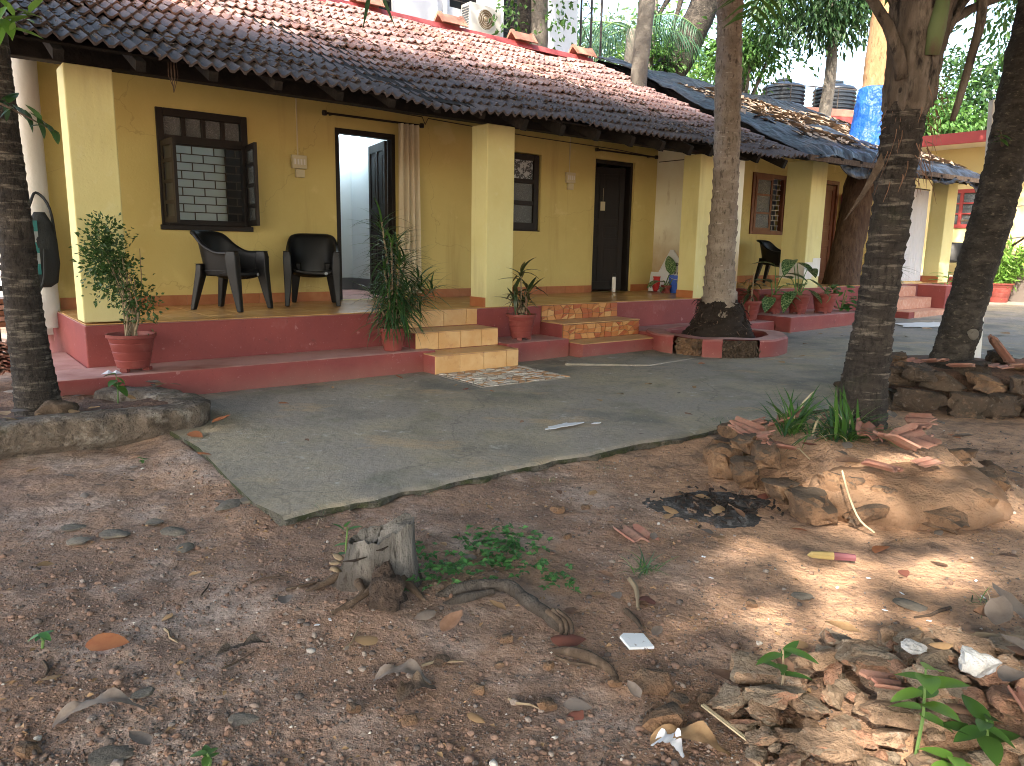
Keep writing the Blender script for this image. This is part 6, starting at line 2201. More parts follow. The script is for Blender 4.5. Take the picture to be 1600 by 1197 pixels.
def dieff(label, loc, leaves, potr=None, mt_pot='terracotta_pot', h=0.34):
    t = thing('broad_leaf_plant', label, 'potted plant', loc)
    if potr:
        pot(t, potr, h, potr * 0.68)
    z0_ = h - 0.04 if potr else 0.0
    for k, (du, dv, dz, out, el, s) in enumerate(leaves):
        c_ = U * du + V * dv + Vector((0, 0, dz))
        d = (U * math.cos(out) + V * math.sin(out)) * math.cos(el) + Vector((0, 0, math.sin(el)))
        b = Vector((0.03 * (k % 3 - 1), 0.02 * (k % 2), z0_))
        obj('stem', MB().tube(catmull([b, (b * 0.4 + c_ * 0.6) + Vector((0, 0, 0.06)), c_], [1, 1, 1], 6)[0], [0.012, 0.011, 0.01, 0.009, 0.008, 0.007, 0.006], 5), MT['green_stem'], t)
        link('leaf', vl[k % 2], t, c_, orient(d), (s * 1.2, s * 1.2, s * 1.2))
    return t


dieff('broad pale veined leaves in a terracotta pot at the second ledge corner', W(12.35, 7.35, 0.421),
      [(-0.3, 0, 0.62, PI, 0.25, 0.42), (0.2, 0, 0.78, 0.2, 0.1, 0.45), (0.1, -0.1, 0.62, -0.9, -0.5, 0.44), (-0.12, 0.1, 0.95, PI + 0.3, -0.1, 0.5), (0.02, 0.1, 0.9, -0.2, -0.2, 0.4),
       (-0.2, 0, 0.4, PI + 0.2, -0.35, 0.46), (0.15, -0.1, 0.42, -0.4, -0.5, 0.34), (0.05, -0.05, 0.5, 0.8, 0.3, 0.36)], 0.2)
dieff('dark broad leaved plant behind the corner pot on the second ledge', W(12.0, 7.62, 0.421),
      [(-0.15, 0, 0.55, PI, 0.3, 0.4), (0.1, -0.1, 0.7, -0.6, 0.1, 0.42), (-0.25, -0.1, 0.3, PI + 0.4, -0.3, 0.45), (0.25, -0.1, 0.5, 0, 0.2, 0.4), (0.0, -0.1, 0.4, -1.2, -0.2, 0.36), (-0.05, 0, 0.85, 2.2, 0.4, 0.38), (-0.4, 0, 0.22, PI, -0.2, 0.42),
       (0.1, -0.15, 0.28, -0.9, -0.4, 0.3)], 0.17)
p5 = thing('potted_seedling', 'pale two leaved seedling drooping over a terracotta pot rim', 'potted plant', W(13.0, 7.22, 0.421))
pot(p5, 0.22, 0.36, 0.15)
pv = leaf_mesh('leaf', 1.0, 0.6, MT['green_pale'], 0.5, 0.2, 6)
for du, dz, el, s, sg in ((-0.16, 0.4, -1.2, 0.22, 1), (0.08, 0.5, 0.2, 0.18, 1), (0.16, 0.46, -0.1, 0.16, 1), (-0.05, 0.42, 0.4, 0.12, -1)):
    c_ = U * du - V * 0.12 + Vector((0, 0, dz))
    obj('stem', MB().tube([(0, 0, 0.3), tuple(c_ * 0.5 + Vector((0, 0, 0.26))), tuple(c_)], 0.006, 5), MT['green_stem'], p5)
    link('leaf', pv, p5, c_, orient(U * sg * math.cos(el) + Vector((0, 0, math.sin(el)))), (s, s, s))
p6 = thing('leafy_clump', 'low dark green round leaved clump on the ledge beside the pots', 'plant', W(13.75, 7.3, 0.421))
rl_ = leaf_mesh('leaf', 1.0, 0.75, MT['green_mid'], 0.35, 0.15, 5)
r = random.Random(26)
for k in range(70):
    a = r.uniform(0, 2 * PI)
    rr = r.uniform(0.05, 0.34)
    c_ = Vector((rr * math.cos(a), rr * 0.7 * math.sin(a), r.uniform(0.05, 0.5)))
    d = Vector((math.cos(a), math.sin(a) - 0.4, r.uniform(-0.4, 0.5)))
    s = r.uniform(0.1, 0.19)
    link('leaf', rl_, p6, c_, orient(d), (s, s, s))
obj('stem', MB().tube([(0, 0, 0), (0.1, 0, 0.3)], 0.01, 5).tube([(0, 0, 0), (-0.15, 0.05, 0.35)], 0.01, 5).tube([(0, 0, 0), (0.02, -0.1, 0.4)], 0.01, 5), MT['green_stem'], p6)
p7 = thing('drooping_pot_plant', 'drooping brown and green plant in the pot behind the coconut trunk', 'potted plant', W(11.2, 7.55, 0.336))
pot(p7, 0.17, 0.34, 0.11)
r = random.Random(36)
for k in range(26):
    a = r.uniform(0, 2 * PI)
    el = r.uniform(-0.5, 0.9)
    d = Vector((math.cos(a) * math.cos(el), math.sin(a) * math.cos(el), math.sin(el)))
    s = r.uniform(0.25, 0.42)
    link('leaf', (cl + bl_ + straps)[r.randrange(7)], p7, (0, 0, 0.3 + r.uniform(0, 0.45)), orient(d), (s, s, s))
obj('stem', MB().tube([(0, 0, 0.25), (0.02, 0, 0.8)], 0.012, 5), MT['dry_stem'], p7)
dieff('variegated plant standing before the white packing boards', W(10.72, 9.02, FZ + 0.003),
      [(0.12, 0, 0.34, 0.9, 1.0, 0.4), (-0.1, 0, 0.2, PI, 0.15, 0.38), (0.12, -0.1, 0.24, -0.6, -1.1, 0.3), (-0.05, 0, 0.1, PI + 0.4, 0.1, 0.2), (0.2, 0, 0.28, 0, 0.1, 0.18)], 0.09, h=0.14)
# strap leaved pot on house 2 steps
p8 = thing('potted_spider_plant', 'grassy strap leaved plant in a clay pot on the tiled step top', 'potted plant', W(16.55, 7.95, F2 + 0.01))
pot(p8, 0.2, 0.32, 0.14)
r = random.Random(46)
for k in range(110):
    a = r.uniform(0, 2 * PI)
    el = r.uniform(-0.1, 1.3)
    d = Vector((math.cos(a) * math.cos(el), math.sin(a) * math.cos(el), math.sin(el)))
    s = r.uniform(0.45, 0.85)
    link('leaf', straps[r.randrange(4)], p8, (r.uniform(-.06, .06), r.uniform(-.06, .06), 0.3), orient(d), (s, s, s))
# bright seedling by the cross block, bamboo pot at the far wall
p9 = thing('bright_seedling', 'bright lime green seedling behind the red cross block', 'plant', W(18.6, 7.4, 0.3))
bg_ = leaf_mesh('leaf', 1.0, 0.6, MT['green_bright'], 0.35, 0.15, 5)
for k in range(16):
    a = k * 2.4
    z = 0.35 + 0.03 * k
    link('leaf', bg_, p9, (0.1 * math.cos(a), 0.1 * math.sin(a), z), orient((math.cos(a), math.sin(a), 0.2)), (0.34,) * 3)
obj('stem', MB().tube([(0, 0, 0), (0.02, 0, 0.8)], 0.012, 5), MT['green_stem'], p9)
pA = thing('potted_bamboo', 'feathery light green bamboo in a clay pot against the grey dado', 'potted plant', W(22.45, 7.65, 0.3))
pot(pA, 0.34, 0.5, 0.24, feet=False)
r = np.random.RandomState(56)
PP, DD = [], []
for k in range(16):
    e = np.array([r.uniform(-0.5, 1.0), r.uniform(-0.5, 0.4), r.uniform(1.1, 1.9)])
    obj('stem', MB().tube([(0, 0, 0.4), tuple(e * [0.35, 0.35, 0.6]), tuple(e)], [0.014, 0.01, 0.004], 5), MT['green_stem'], pA)
    for j in range(46):
        t = r.uniform(0.35, 1)
        PP.append(e * [t * t, t * t, t] + r.normal(size=3) * 0.1)
        DD.append(r.normal(size=3) + [0, 0, -0.4])
PP, DD = np.array(PP), np.array(DD)
kind(leaves_np('foliage', PP, DD, r.normal(size=PP.shape) + [0, 0, 0.7], 0.24 * r.uniform(0.6, 1.3, len(PP)), 0.22, MT['green_bright'], pA), 'stuff')

# leafy branch at the left palm, against the corner pillar
lb = thing('leafy_branch', 'dark leafy branch hanging beside the left palm trunk', 'branch', (-3.0, 4.62, 2.3))
br = MB().tube(catmull([(-0.62, 0.5, 0.05), (-0.2, 0.1, 0.03), (0.05, 0, -0.06), (0.3, -0.05, -0.18)], [1, 1, 1, 1], 12)[0], list(np.linspace(0.012, 0.003, 13)), 5)
obj('twig', br, MT['brown_stem'], lb)
ld_ = leaf_mesh('leaf', 1.0, 0.4, MT['green_dark'], 0.35, 0.2, 5)
r = random.Random(66)
for k in range(20):
    t = k / 19
    p = Vector((-0.25 + 0.55 * t, 0.12 - 0.18 * t, 0.03 - 0.2 * t * t))
    d = Vector((r.uniform(-0.3, 0.9), r.uniform(-0.5, 0.5), r.uniform(-0.9, 0.45)))
    s = r.uniform(0.1, 0.17)
    link('leaf', ld_, lb, p, orient(d), (s, s, s))
lb2 = thing('leafy_branch', 'bright green leaf cluster high on the left palm trunk', 'branch', (-2.86, 4.5, 2.72))
obj('twig', MB().tube([(-0.65, 0.8, 0.1), (-0.2, 0.15, 0.05), (0.1, 0, 0.0)], [0.012, 0.008, 0.003], 5), MT['brown_stem'], lb2)
lg = leaf_mesh('leaf', 1.0, 0.42, MT['green_bright'], 0.3, 0.2, 5)
for k in range(16):
    d = Vector((r.uniform(-0.6, 1), r.uniform(-0.6, 0.3), r.uniform(-0.8, 0.7)))
    s = r.uniform(0.1, 0.18)
    link('leaf', lg, lb2, (r.uniform(-0.12, 0.1), r.uniform(-0.05, 0.05), r.uniform(-0.05, 0.08)), orient(d), (s, s, s))

# ================================================================== FOREGROUND
_ico = {}


def ico(sub):
    if sub not in _ico:
        b = bmesh.new()
        bmesh.ops.create_icosphere(b, subdivisions=sub, radius=1.0)
        _ico[sub] = (np.array([v.co[:] for v in b.verts]), np.array([[v.index for v in f.verts] for f in b.faces]))
        b.free()
    return _ico[sub]


def rock_mesh(name, seed, mt, sub=3, rough=0.3, block=0.0, smooth=180, dim=(1, 1, 1), cuts=5):
    V_, F_ = ico(sub)
    P = V_.copy()
    if block:
        P = np.sign(P) * np.abs(P) ** (1 - block)
        P /= np.abs(P).max()
    r = np.random.RandomState(seed)
    for k in range(cuts):          # planar breaks
        n = r.normal(size=3)
        n /= np.linalg.norm(n)
        d = r.uniform(0.55, 0.85)
        ex = np.maximum(0, P @ n - d)
        P = P - ex[:, None] * n * 0.9
    P = P * (1 + rough * fbm(V_ * 1.3 + seed * 3.1, 3) * 0.6 + rough * 0.35 * fbm(V_ * 4.2 + seed, 3))[:, None]
    P = P * np.array(dim)
    return np_mesh(name, P, F_, mt, smooth)


# ---- gravel over the bare earth: one mass of small stones
def gravel():
    r = np.random.RandomState(2)
    allv, allf, base = [], [], 0
    for sub, n, s0, s1 in ((1, 3600, 0.006, 0.015), (0, 42000, 0.0024, 0.0075)):
        if sub == 0:
            V0 = np.array([(1, 0, 0), (-1, 0, 0), (0, 1, 0), (0, -1, 0), (0, 0, 1), (0, 0, -1)], dtype=float)
            F0 = np.array([(0, 2, 4), (2, 1, 4), (1, 3, 4), (3, 0, 4), (2, 0, 5), (1, 2, 5), (3, 1, 5), (0, 3, 5)])
        else:
            V0, F0 = ico(1)
        m = n * 4
        # denser near the viewer and in drifts
        y = 1.75 + 4.6 * r.uniform(0, 1, m) ** 2.0
        x = r.uniform(-1, 1, m) * (1.1 + 0.72 * y) + 0.1
        dn = fbm(np.stack([x * 1.1, y * 1.1, x * 0 + 4], 1), 3)
        ok = dn + 0.35 * r.uniform(-1, 1, m) > -0.12
        u = x * U.x + y * U.y
        v = x * V.x + y * V.y
        ok &= ~((v > slab_front(u) - 0.03) & (u > 1.4))
        ok &= ~((v > 5.35) & (u < 1.5))
        ok &= r.uniform(0, 1, m) > np.where(x > 0.9, 0.45, 0.0)      # swept sandy ground at the right
        x, y = x[ok][:n], y[ok][:n]
        n = len(x)
        s = s0 * (s1 / s0) ** (r.uniform(0, 1, n) ** 2.2)
        z = G(x, y) + s * 0.25
        sc = s[:, None] * r.uniform(0.6, 1.25, (n, 3)) * np.array([1.1, 1.1, 0.75])
        th = r.uniform(0, 2 * PI, n)
        V1 = V0[None] * (1 + 0.33 * r.uniform(-1, 1, (n, len(V0), 1))) * sc[:, None, :]
        c, s_ = np.cos(th)[:, None], np.sin(th)[:, None]
        X = V1[:, :, 0] * c - V1[:, :, 1] * s_ + x[:, None]
        Y = V1[:, :, 0] * s_ + V1[:, :, 1] * c + y[:, None]
        Z = V1[:, :, 2] + z[:, None]
        allv.append(np.stack([X, Y, Z], 2).reshape(-1, 3))
        allf.append((F0[None] + (np.arange(n) * len(V0))[:, None, None]).reshape(-1, 3) + base)
        base += n * len(V0)
    me_ = np_mesh('gravel', np.concatenate(allv), np.concatenate(allf), MT['pebble'], None)
    o_ = link('gravel', me_)
    tag(kind(o_, 'stuff'), 'reddish brown gravel strewn over the bare earth', 'gravel')


gravel()

# ---- fallen leaves (each its own thing)
LM = {}
for k, (mt_, var) in enumerate((('leaf_orange', 'orange'), ('leaf_tan', 'tan'), ('leaf_grey', 'grey'), ('leaf_brown', 'brown'), ('leaf_red', 'red'))):
    LM[var] = [leaf_mesh('fallen_leaf', 1.0, 0.62, MT[mt_], 0.12, 0.16, 6, base=0.1, crinkle=0.015, seed=k),
               leaf_mesh('fallen_leaf', 1.0, 0.5, MT[mt_], -0.35, 0.4, 6, base=0.12, crinkle=0.05, seed=k + 9),
               leaf_mesh('fallen_leaf', 1.0, 0.55, MT[mt_], 0.45, -0.35, 6, base=0.12, crinkle=0.06, seed=k + 19)]
LMK = [((-0.58, 3.05), 'by the stump'), ((-0.1, 3.4), 'among the green weeds'), ((0.05, 2.9), 'by the thick root'), ((0.49, 2.64), 'beside the white tile chip'), ((0.64, 3.35), 'by the thin grass tuft'), ((0.66, 3.8), 'by the lone tile shard'),
       ((1.22, 4.3), 'on the black ash'), ((1.6, 3.5), 'beside the mustard wrapper'), ((2.1, 3.7), 'before the mud heap'), ((2.1, 3.1), 'on the sunlit earth'), ((3.2, 4.9), 'right of the mud heap'), ((3.7, 6.3), 'before the dark stone bed'),
       ((0.9, 2.3), 'at the edge of the rubble pile'), ((-1.2, 4.0), 'at the near yard corner'), ((-1.9, 3.7), 'among the flat stone flakes'), ((-2.5, 4.8), 'below the old kerb'), ((-1.5, 2.5), 'near the bright orange leaf'),
       ((-1.2, 2.1), 'near the long curled leaf strip'), ((-0.35, 2.35), 'by the bark flakes'), ((0.25, 2.5), 'by the thin lower root'), ((0.4, 4.5), 'under the yard edge'), ((0.5, 2.1), 'near the wilted leaf'), ((-1.4, 3.0), 'on the bare trodden earth at left'),
       ((-2.1, 5.4), 'at the left yard edge'), ((-1.9, 7.0), 'before the pink ledge'), ((-0.4, 7.4), 'before the mosaic pad'), ((0.9, 7.0), 'by the lime smear'), ((1.6, 7.5), 'mid yard'), ((2.5, 9.3), 'before the round planter'), ((4.6, 12.0), 'before the second ledge'),
       ((7.7, 12.8), 'at the far right of the yard'), ((1.3, 6.0), 'near the right yard edge'), ((-1.0, 5.5), 'on the dark left yard')]


def near(x, y):
    return min(LMK, key=lambda t: (t[0][0] - x) ** 2 + (t[0][1] - y) ** 2)[1]


word = dict(orange='orange', tan='pale tan', grey='grey brown', brown='dark brown', red='rust red')
rl = random.Random(91)


def fallen(x, y, c, s, z=None, label=None, tilt=0.0, where='on the bare earth', var=None, rot=None):
    c0 = {'greyc': 'grey'}.get(c, c)
    v_ = var if var is not None else (rl.randrange(3) if c != 'greyc' else 1)
    me_ = LM[c0][v_]
    z = (g1(x, y) if z is None else z) + (0.012 if v_ == 0 else 0.02) * s / 0.1
    e = Matrix.Rotation(tilt, 3, 'X') @ Matrix.Rotation(rl.uniform(0, 2 * PI) if rot is None else rot, 3, 'Z') @ Matrix.Rotation(rl.uniform(-.12, .2), 3, 'X') @ Matrix.Rotation(rl.uniform(-.25, .25), 3, 'Y')
    o_ = link('fallen_leaf', me_, None, (x, y, z), e.to_euler(), (s, s, s))
    if v_ == 1:
        o_.location.z = z + s * 0.03
    tag(o_, label or ('%s %s dry leaf lying %s' % (('small' if s < 0.065 else 'large curled' if s > 0.13 and v_ else 'curled' if v_ == 1 else 'humped' if v_ == 2 else 'flat'), word[c0], near(x, y) if where in ('on the bare earth', 'on the grey concrete yard') else where)), 'leaf', 'fallen leaves %s' % where)
    return o_


fallen(-1.53, 2.5, 'orange', 0.15, label='smooth bright orange leaf alone on the earth at lower left', var=0, rot=-1.35, tilt=0.42).location.z += 0.02
fallen(-2.374, 5.351, 'orange', 0.14, 0.1, label='orange leaf at the left corner of the concrete yard', var=0)
fallen(-2.3, 5.6, 'orange', 0.16, 0.1, label='upright orange leaf against the old kerb corner', var=1)
fallen(-2.068, 6.494, 'orange', 0.1, 0.095, label='lone orange leaf on the dark left part of the yard', var=0)
fallen(1.965, 3.713, 'orange', 0.13, label='bright orange leaf before the mud heap, right of the ash', var=0)
fallen(1.633, 3.895, 'orange', 0.09, label='small bright orange leaf at the foot of the mud heap', var=0)
fallen(3.677, 5.96, 'orange', 0.11, label='orange leaf on the earth before the dark stone bed', var=0)
fallen(-0.92, 2.886, 'greyc', 0.12, label='curled grey green leaf left of the stump', var=1)
fallen(0.589, 2.969, 'red', 0.14, label='torn reddish brown leaf below the grass tuft', var=2)
fallen(0.165, 2.643, 'red', 0.15, label='broad reddish leaf at the end of the thick root', var=2)
for x, y, c, s in [(-1.053, 1.986, 'grey', 0.1), (-1.58, 2.315, 'tan', 0.07), (-1.445, 3.169, 'tan', 0.06), (-2.103, 3.251, 'tan', 0.09), (-1.352, 2.799, 'tan', 0.06), (-1.696, 2.618, 'brown', 0.04),
                   (-0.568, 2.573, 'tan', 0.12), (-0.253, 2.652, 'brown', 0.13), (-0.293, 2.8, 'grey', 0.1), (-0.009, 2.863, 'tan', 0.09), (0.485, 3.213, 'brown', 0.1), (0.422, 3.051, 'tan', 0.1), (0.568, 2.704, 'grey', 0.08),
                   (0.532, 4.488, 'tan', 0.09), (0.939, 4.131, 'tan', 0.1), (1.019, 4.062, 'tan', 0.12), (0.56, 3.921, 'tan', 0.09), (1.058, 3.869, 'grey', 0.12), (1.139, 3.781, 'tan', 0.1), (1.592, 4.484, 'red', 0.12),
                   (1.222, 4.368, 'tan', 0.13), (1.244, 4.233, 'tan', 0.14), (1.357, 4.295, 'grey', 0.1), (0.9, 4.216, 'tan', 0.14), (0.468, 3.084, 'grey', 0.08), (-0.338, 3.545, 'tan', 0.07), (-0.155, 3.398, 'grey', 0.07),
                   (0.236, 3.49, 'grey', 0.07), (0.834, 2.35, 'brown', 0.15), (2.947, 4.32, 'tan', 0.14), (3.233, 4.977, 'grey', 0.14), (3.49, 5.067, 'grey', 0.1), (3.799, 6.41, 'grey', 0.1), (0.122, 2.868, 'tan', 0.1),
                   (0.284, 2.901, 'brown', 0.1), (0.189, 2.258, 'grey', 0.1), (0.25, 2.225, 'red', 0.09), (-3.135, 4.65, 'tan', 0.09), (-2.648, 5.085, 'tan', 0.07), (-2.479, 4.788, 'grey', 0.07), (-2.788, 4.588, 'grey', 0.08),
                   (-2.405, 4.517, 'grey', 0.08), (-2.543, 4.263, 'grey', 0.08), (-2.476, 4.386, 'grey', 0.06), (-2.437, 5.018, 'tan', 0.05), (-1.617, 4.035, 'grey', 0.09), (1.09, 2.627, 'tan', 0.09), (1.904, 3.41, 'red', 0.08),
                   (2.147, 3.457, 'brown', 0.09), (2.382, 3.93, 'grey', 0.1), (2.581, 3.591, 'brown', 0.1), (0.448, 2.283, 'grey', 0.08), (-0.126, 2.197, 'tan', 0.07), (1.05, 4.45, 'brown', 0.11), (1.33, 4.05, 'brown', 0.1), (0.75, 3.7, 'grey', 0.08),
                   (2.9, 3.3, 'grey', 0.1), (2.6, 3.0, 'brown', 0.09), (-0.75, 3.6, 'tan', 0.06), (-1.9, 3.0, 'brown', 0.07), (-0.1, 4.1, 'tan', 0.06), (0.3, 4.5, 'brown', 0.06)]:
    fallen(x, y, c, s)
for x, y, c, s in [(-2.104, 4.851, 'orange', 0.1), (-1.758, 7.219, 'tan', 0.06), (-1.149, 7.78, 'orange', 0.1), (-0.559, 7.576, 'tan', 0.05), (-0.435, 7.376, 'red', 0.07), (-0.173, 7.166, 'orange', 0.1), (0.534, 8.863, 'tan', 0.06),
                   (1.038, 7.211, 'tan', 0.1), (1.472, 7.771, 'tan', 0.11), (1.852, 7.52, 'tan', 0.09), (1.667, 7.3, 'grey', 0.06), (0.817, 6.912, 'tan', 0.1), (2.279, 9.105, 'orange', 0.1), (1.022, 5.63, 'grey', 0.07),
                   (1.514, 6.391, 'brown', 0.08), (3.34, 9.325, 'tan', 0.14), (4.587, 12.319, 'tan', 0.14), (4.333, 11.092, 'tan', 0.12), (5.149, 12.401, 'tan', 0.1), (5.314, 12.164, 'grey', 0.1), (0.382, 8.343, 'brown', 0.06),
                   (-2.004, 7.196, 'tan', 0.05), (2.665, 9.513, 'brown', 0.1), (7.21, 13.169, 'tan', 0.2), (8.24, 12.406, 'tan', 0.2), (6.4, 12.1, 'brown', 0.12), (3.9, 9.9, 'tan', 0.1), (-1.5, 5.3, 'brown', 0.05), (0.1, 6.0, 'brown', 0.05)]:
    u_, v_ = to_uv(x, y)
    fallen(x, y, c, s, float(slab_z(u_)) + 0.006, where='on the grey concrete yard')
# long strips of banana or areca sheath


def strip(x, y, L, w, az, mt, label, seed=0, name='dry_strip', lift=0.05):
    r_ = random.Random(seed)
    m_ = MB()
    n = 14
    for k in range(n + 1):
        t = k / n
        ww = w * (0.25 + 0.75 * math.sin(PI * min(1, 0.12 + t * 0.85))) / 2
        z = lift * math.sin(PI * t) + 0.006
        for s in (-1, -0.3, 0.4, 1):
            m_.v.append(((t - 0.5) * L, s * ww + 0.02 * math.sin(3 * t), z + (0.3 * ww * s * s if s > 0 else 0.1 * ww) + r_.uniform(-1, 1) * 0.004 + (0.02 * math.sin(12 * t) if s == 1 else 0)))
    m_.n = len(m_.v)
    for k in range(n):
        for i in range(3):
            a = k * 4 + i
            m_.f.append((a, a + 1, a + 5, a + 4))
            m_.m.append(0)
    o_ = obj(name, m_, MT[mt], None, (x, y, g1(x, y)), (0, 0, az), smooth=180)
    return tag(o_, label, 'leaf')


strip(-1.285, 2.14, 0.26, 0.055, 0.35, 'leaf_grey', 'long curled grey leaf strip on pale dust at lower left', 1)
strip(-0.97, 2.55, 0.2, 0.03, 0.5, 'stump_wood', 'flat grey wood splinter right of the bright orange leaf', 2, 'wood_splinter', 0.012)
strip(-0.36, 2.36, 0.2, 0.06, -0.1, 'leaf_grey', 'curled grey bark flake below the stump', 3, 'bark_flake', 0.04)
strip(-0.3, 2.29, 0.14, 0.07, 0.5, 'brown_stem', 'dark torn bark flake beside the curled bark below the stump', 4, 'bark_flake', 0.025)
strip(0.56, 2.04, 0.24, 0.07, -0.25, 'leaf_tan', 'wilted half green leaf with white papery end at the bottom edge', 5, 'wilted_leaf', 0.04)
strip(0.49, 2.03, 0.1, 0.06, -0.6, 'board_white', 'white papery leaf scrap at the bottom edge', 6, 'leaf_scrap', 0.03)

# ---- stones lying about
rk = [rock_mesh('stone', k, MT['laterite'], 2, 0.4, 0.2, 40, (1, 0.75, 0.6)) for k in range(5)]
rkf = [rock_mesh('stone', k + 20, MT['grey_stone'] if 'grey_stone' in MT else MT['laterite'], 2, 0.3, 0.35, 30, (1, 0.75, 0.16), 7) for k in range(3)]
MT['grey_stone'] = mat('grey_stone', (0.13, 0.115, 0.095), [('noise', 9, 0.5, 0.68, (0.2, 0.17, 0.13), 7)], rough=0.95, bump=[('noise', 30, 0.012, 7)], rnd=0.2)
for m_ in rkf:
    m_.materials[0] = MT['grey_stone']
ro = random.Random(17)
special = {(0.509, 2.378): 'knobbly ochre stone below the white tile chip', (0.51, 2.159): 'long pale stone nearest the bottom edge, below the knobbly one'}
for x, y, s in [(0.509, 2.378, .075), (0.51, 2.159, .075), (0.269, 4.077, .045), (0.442, 4.171, .03), (0.136, 2.256, .04), (-0.238, 2.496, .035), (-0.007, 2.661, .035), (-0.308, 2.159, .03), (-0.029, 2.503, .025), (0.893, 2.429, .05),
                (0.578, 2.287, .04), (0.682, 2.272, .05), (0.732, 2.222, .05), (0.377, 2.393, .03), (-1.408, 1.977, .04), (1.05, 3.0, .03), (0.3, 3.7, .03), (-0.1, 2.35, .03), (0.15, 2.5, .028), (-0.5, 2.2, .03)]:
    o_ = link('stone', rk[ro.randrange(5)], None, (x, y, g1(x, y) + 0.2 * s), (0, 0, ro.uniform(-0.5, 0.6)), (s, s, s * 1.1))
    tag(o_, special.get((x, y), '%s rough brown stone %s' % ('fist sized' if s > 0.045 else 'tiny' if s < 0.03 else 'small', near(x, y))), 'stone', 'loose stones on the earth')
for x, y, s in [(-1.152, 4.058, .05), (-1.57, 4.006, .09), (-1.474, 4.095, .08), (-1.914, 3.822, .06), (-2.023, 3.636, .08), (-2.168, 3.545, .07), (-0.834, 2.144, .05), (-1.158, 1.969, .07), (-1.211, 2.271, .04), (-1.75, 3.7, .08), (-1.6, 3.5, .06), (-2.3, 3.75, .07),
                (-1.35, 4.02, .06), (-0.1, 3.02, .05), (1.3, 3.1, .05), (1.75, 3.05, .07)]:
    o_ = link('stone', rkf[ro.randrange(3)], None, (x, y, g1(x, y) + 0.1 * s), (0, 0, ro.uniform(0, 3)), (s, s, s))
    tag(o_, '%s flat grey stone flake %s' % (('large' if s > 0.065 else 'small') + ', ' + ('rounded', 'long', 'angular', 'split')[int(x * 100) % 4], near(x, y)), 'stone', 'flat stone flakes on the earth')
# sticks
for k, (a, b) in enumerate((((0.56, 3.228), (0.558, 2.948)), ((0.499, 2.918), (0.539, 2.759)), ((-1.317, 2.965), (-1.325, 3.087)), ((-1.33, 2.67), (-1.229, 2.57)), ((0.183, 2.536), (0.35, 2.456)), ((-1.144, 3.095), (-0.996, 3.165)),
                            ((-0.306, 2.477), (-0.169, 2.503)), ((-1.643, 2.435), (-1.583, 2.356)), ((0.482, 2.234), (0.545, 2.136)), ((-0.6, 2.554), (-0.569, 2.696)), ((1.108, 4.144), (1.255, 4.498)), ((-0.95, 3.0), (-0.7, 3.12)), ((0.0, 2.3), (0.12, 2.22)),
                            ((-1.0, 2.4), (-0.93, 2.52)), ((1.9, 3.0), (1.72, 2.93)))):
    m_ = MB()
    p = [Vector((a[0] + (b[0] - a[0]) * t + ro.uniform(-.01, .01), a[1] + (b[1] - a[1]) * t + ro.uniform(-.01, .01), 0)) for t in (0, .3, .6, 1)]
    for q_ in p:
        q_.z = g1(q_.x, q_.y) + 0.008
    th = 0.013 if k in (0, 1) else ro.uniform(0.004, 0.008)
    m_.tube(p, [th, th * 0.95, th * 0.8, th * 0.5], 6)
    tag(obj('stick', m_, MT['brown_stem' if k % 3 else 'dry_stem'], None, smooth=60),
        {0: 'thick brown stick below the grass tuft', 1: 'bent brown stick just above the white tile chip'}.get(k, 'thin %s stick %s' % ('brown' if k % 3 else 'pale', near(*a))), 'stick', 'sticks on the earth')
st_ = thing('split_cane', 'straight split pale cane beside the rubble pile', 'stick', (0.69, 2.14, g1(0.69, 2.14) + 0.015))
obj('cane', MB().bar((-0.05, 0.09, 0.01), (0.06, -0.09, 0.0), 0.006).bar((-0.043, 0.094, 0.01), (0.067, -0.086, 0.0), 0.005), MT['straw'], st_)

# ---- crumbled leaf bits and fibres lying everywhere
def crumbs(name, n, size, mt, seed, label, xr=(-3.6, 4.2), yr=(1.7, 6.2)):
    r = np.random.RandomState(seed)
    y = yr[0] + (yr[1] - yr[0]) * r.uniform(0, 1, n * 2) ** 1.6
    x = r.uniform(-1, 1, n * 2) * (1.1 + 0.72 * y) + 0.1
    u, v = x * U.x + y * U.y, x * V.x + y * V.y
    ok = ~((v > slab_front(u) - 0.02) & (u > 1.4)) & ~((v > 5.3) & (u < 1.5)) & (fbm(np.stack([x * 1.7, y * 1.7, x * 0 + seed], 1), 3) + 0.5 * r.uniform(-1, 1, n * 2) > 0.0)
    x, y = x[ok][:n], y[ok][:n]
    n = len(x)
    z = G(x, y) + 0.006
    th = r.uniform(0, 2 * PI, n)
    s = size * r.uniform(0.4, 1.5, n)
    D = np.stack([np.cos(th), np.sin(th), r.uniform(-0.1, 0.35, n)], 1)
    o_ = leaves_np(name, np.stack([x, y, z], 1), D, np.tile([0, 0, 1.0], (n, 1)) + r.normal(size=(n, 3)) * 0.4, s, 0.55, mt)
    tag(kind(o_, 'stuff'), label, 'leaf litter')


crumbs('leaf_crumbs', 1500, 0.022, MT['leaf_tan'], 3, 'crumbled pale leaf bits scattered over the earth')
crumbs('leaf_crumbs', 1500, 0.02, MT['leaf_grey'], 4, 'crumbled grey leaf bits scattered over the earth')

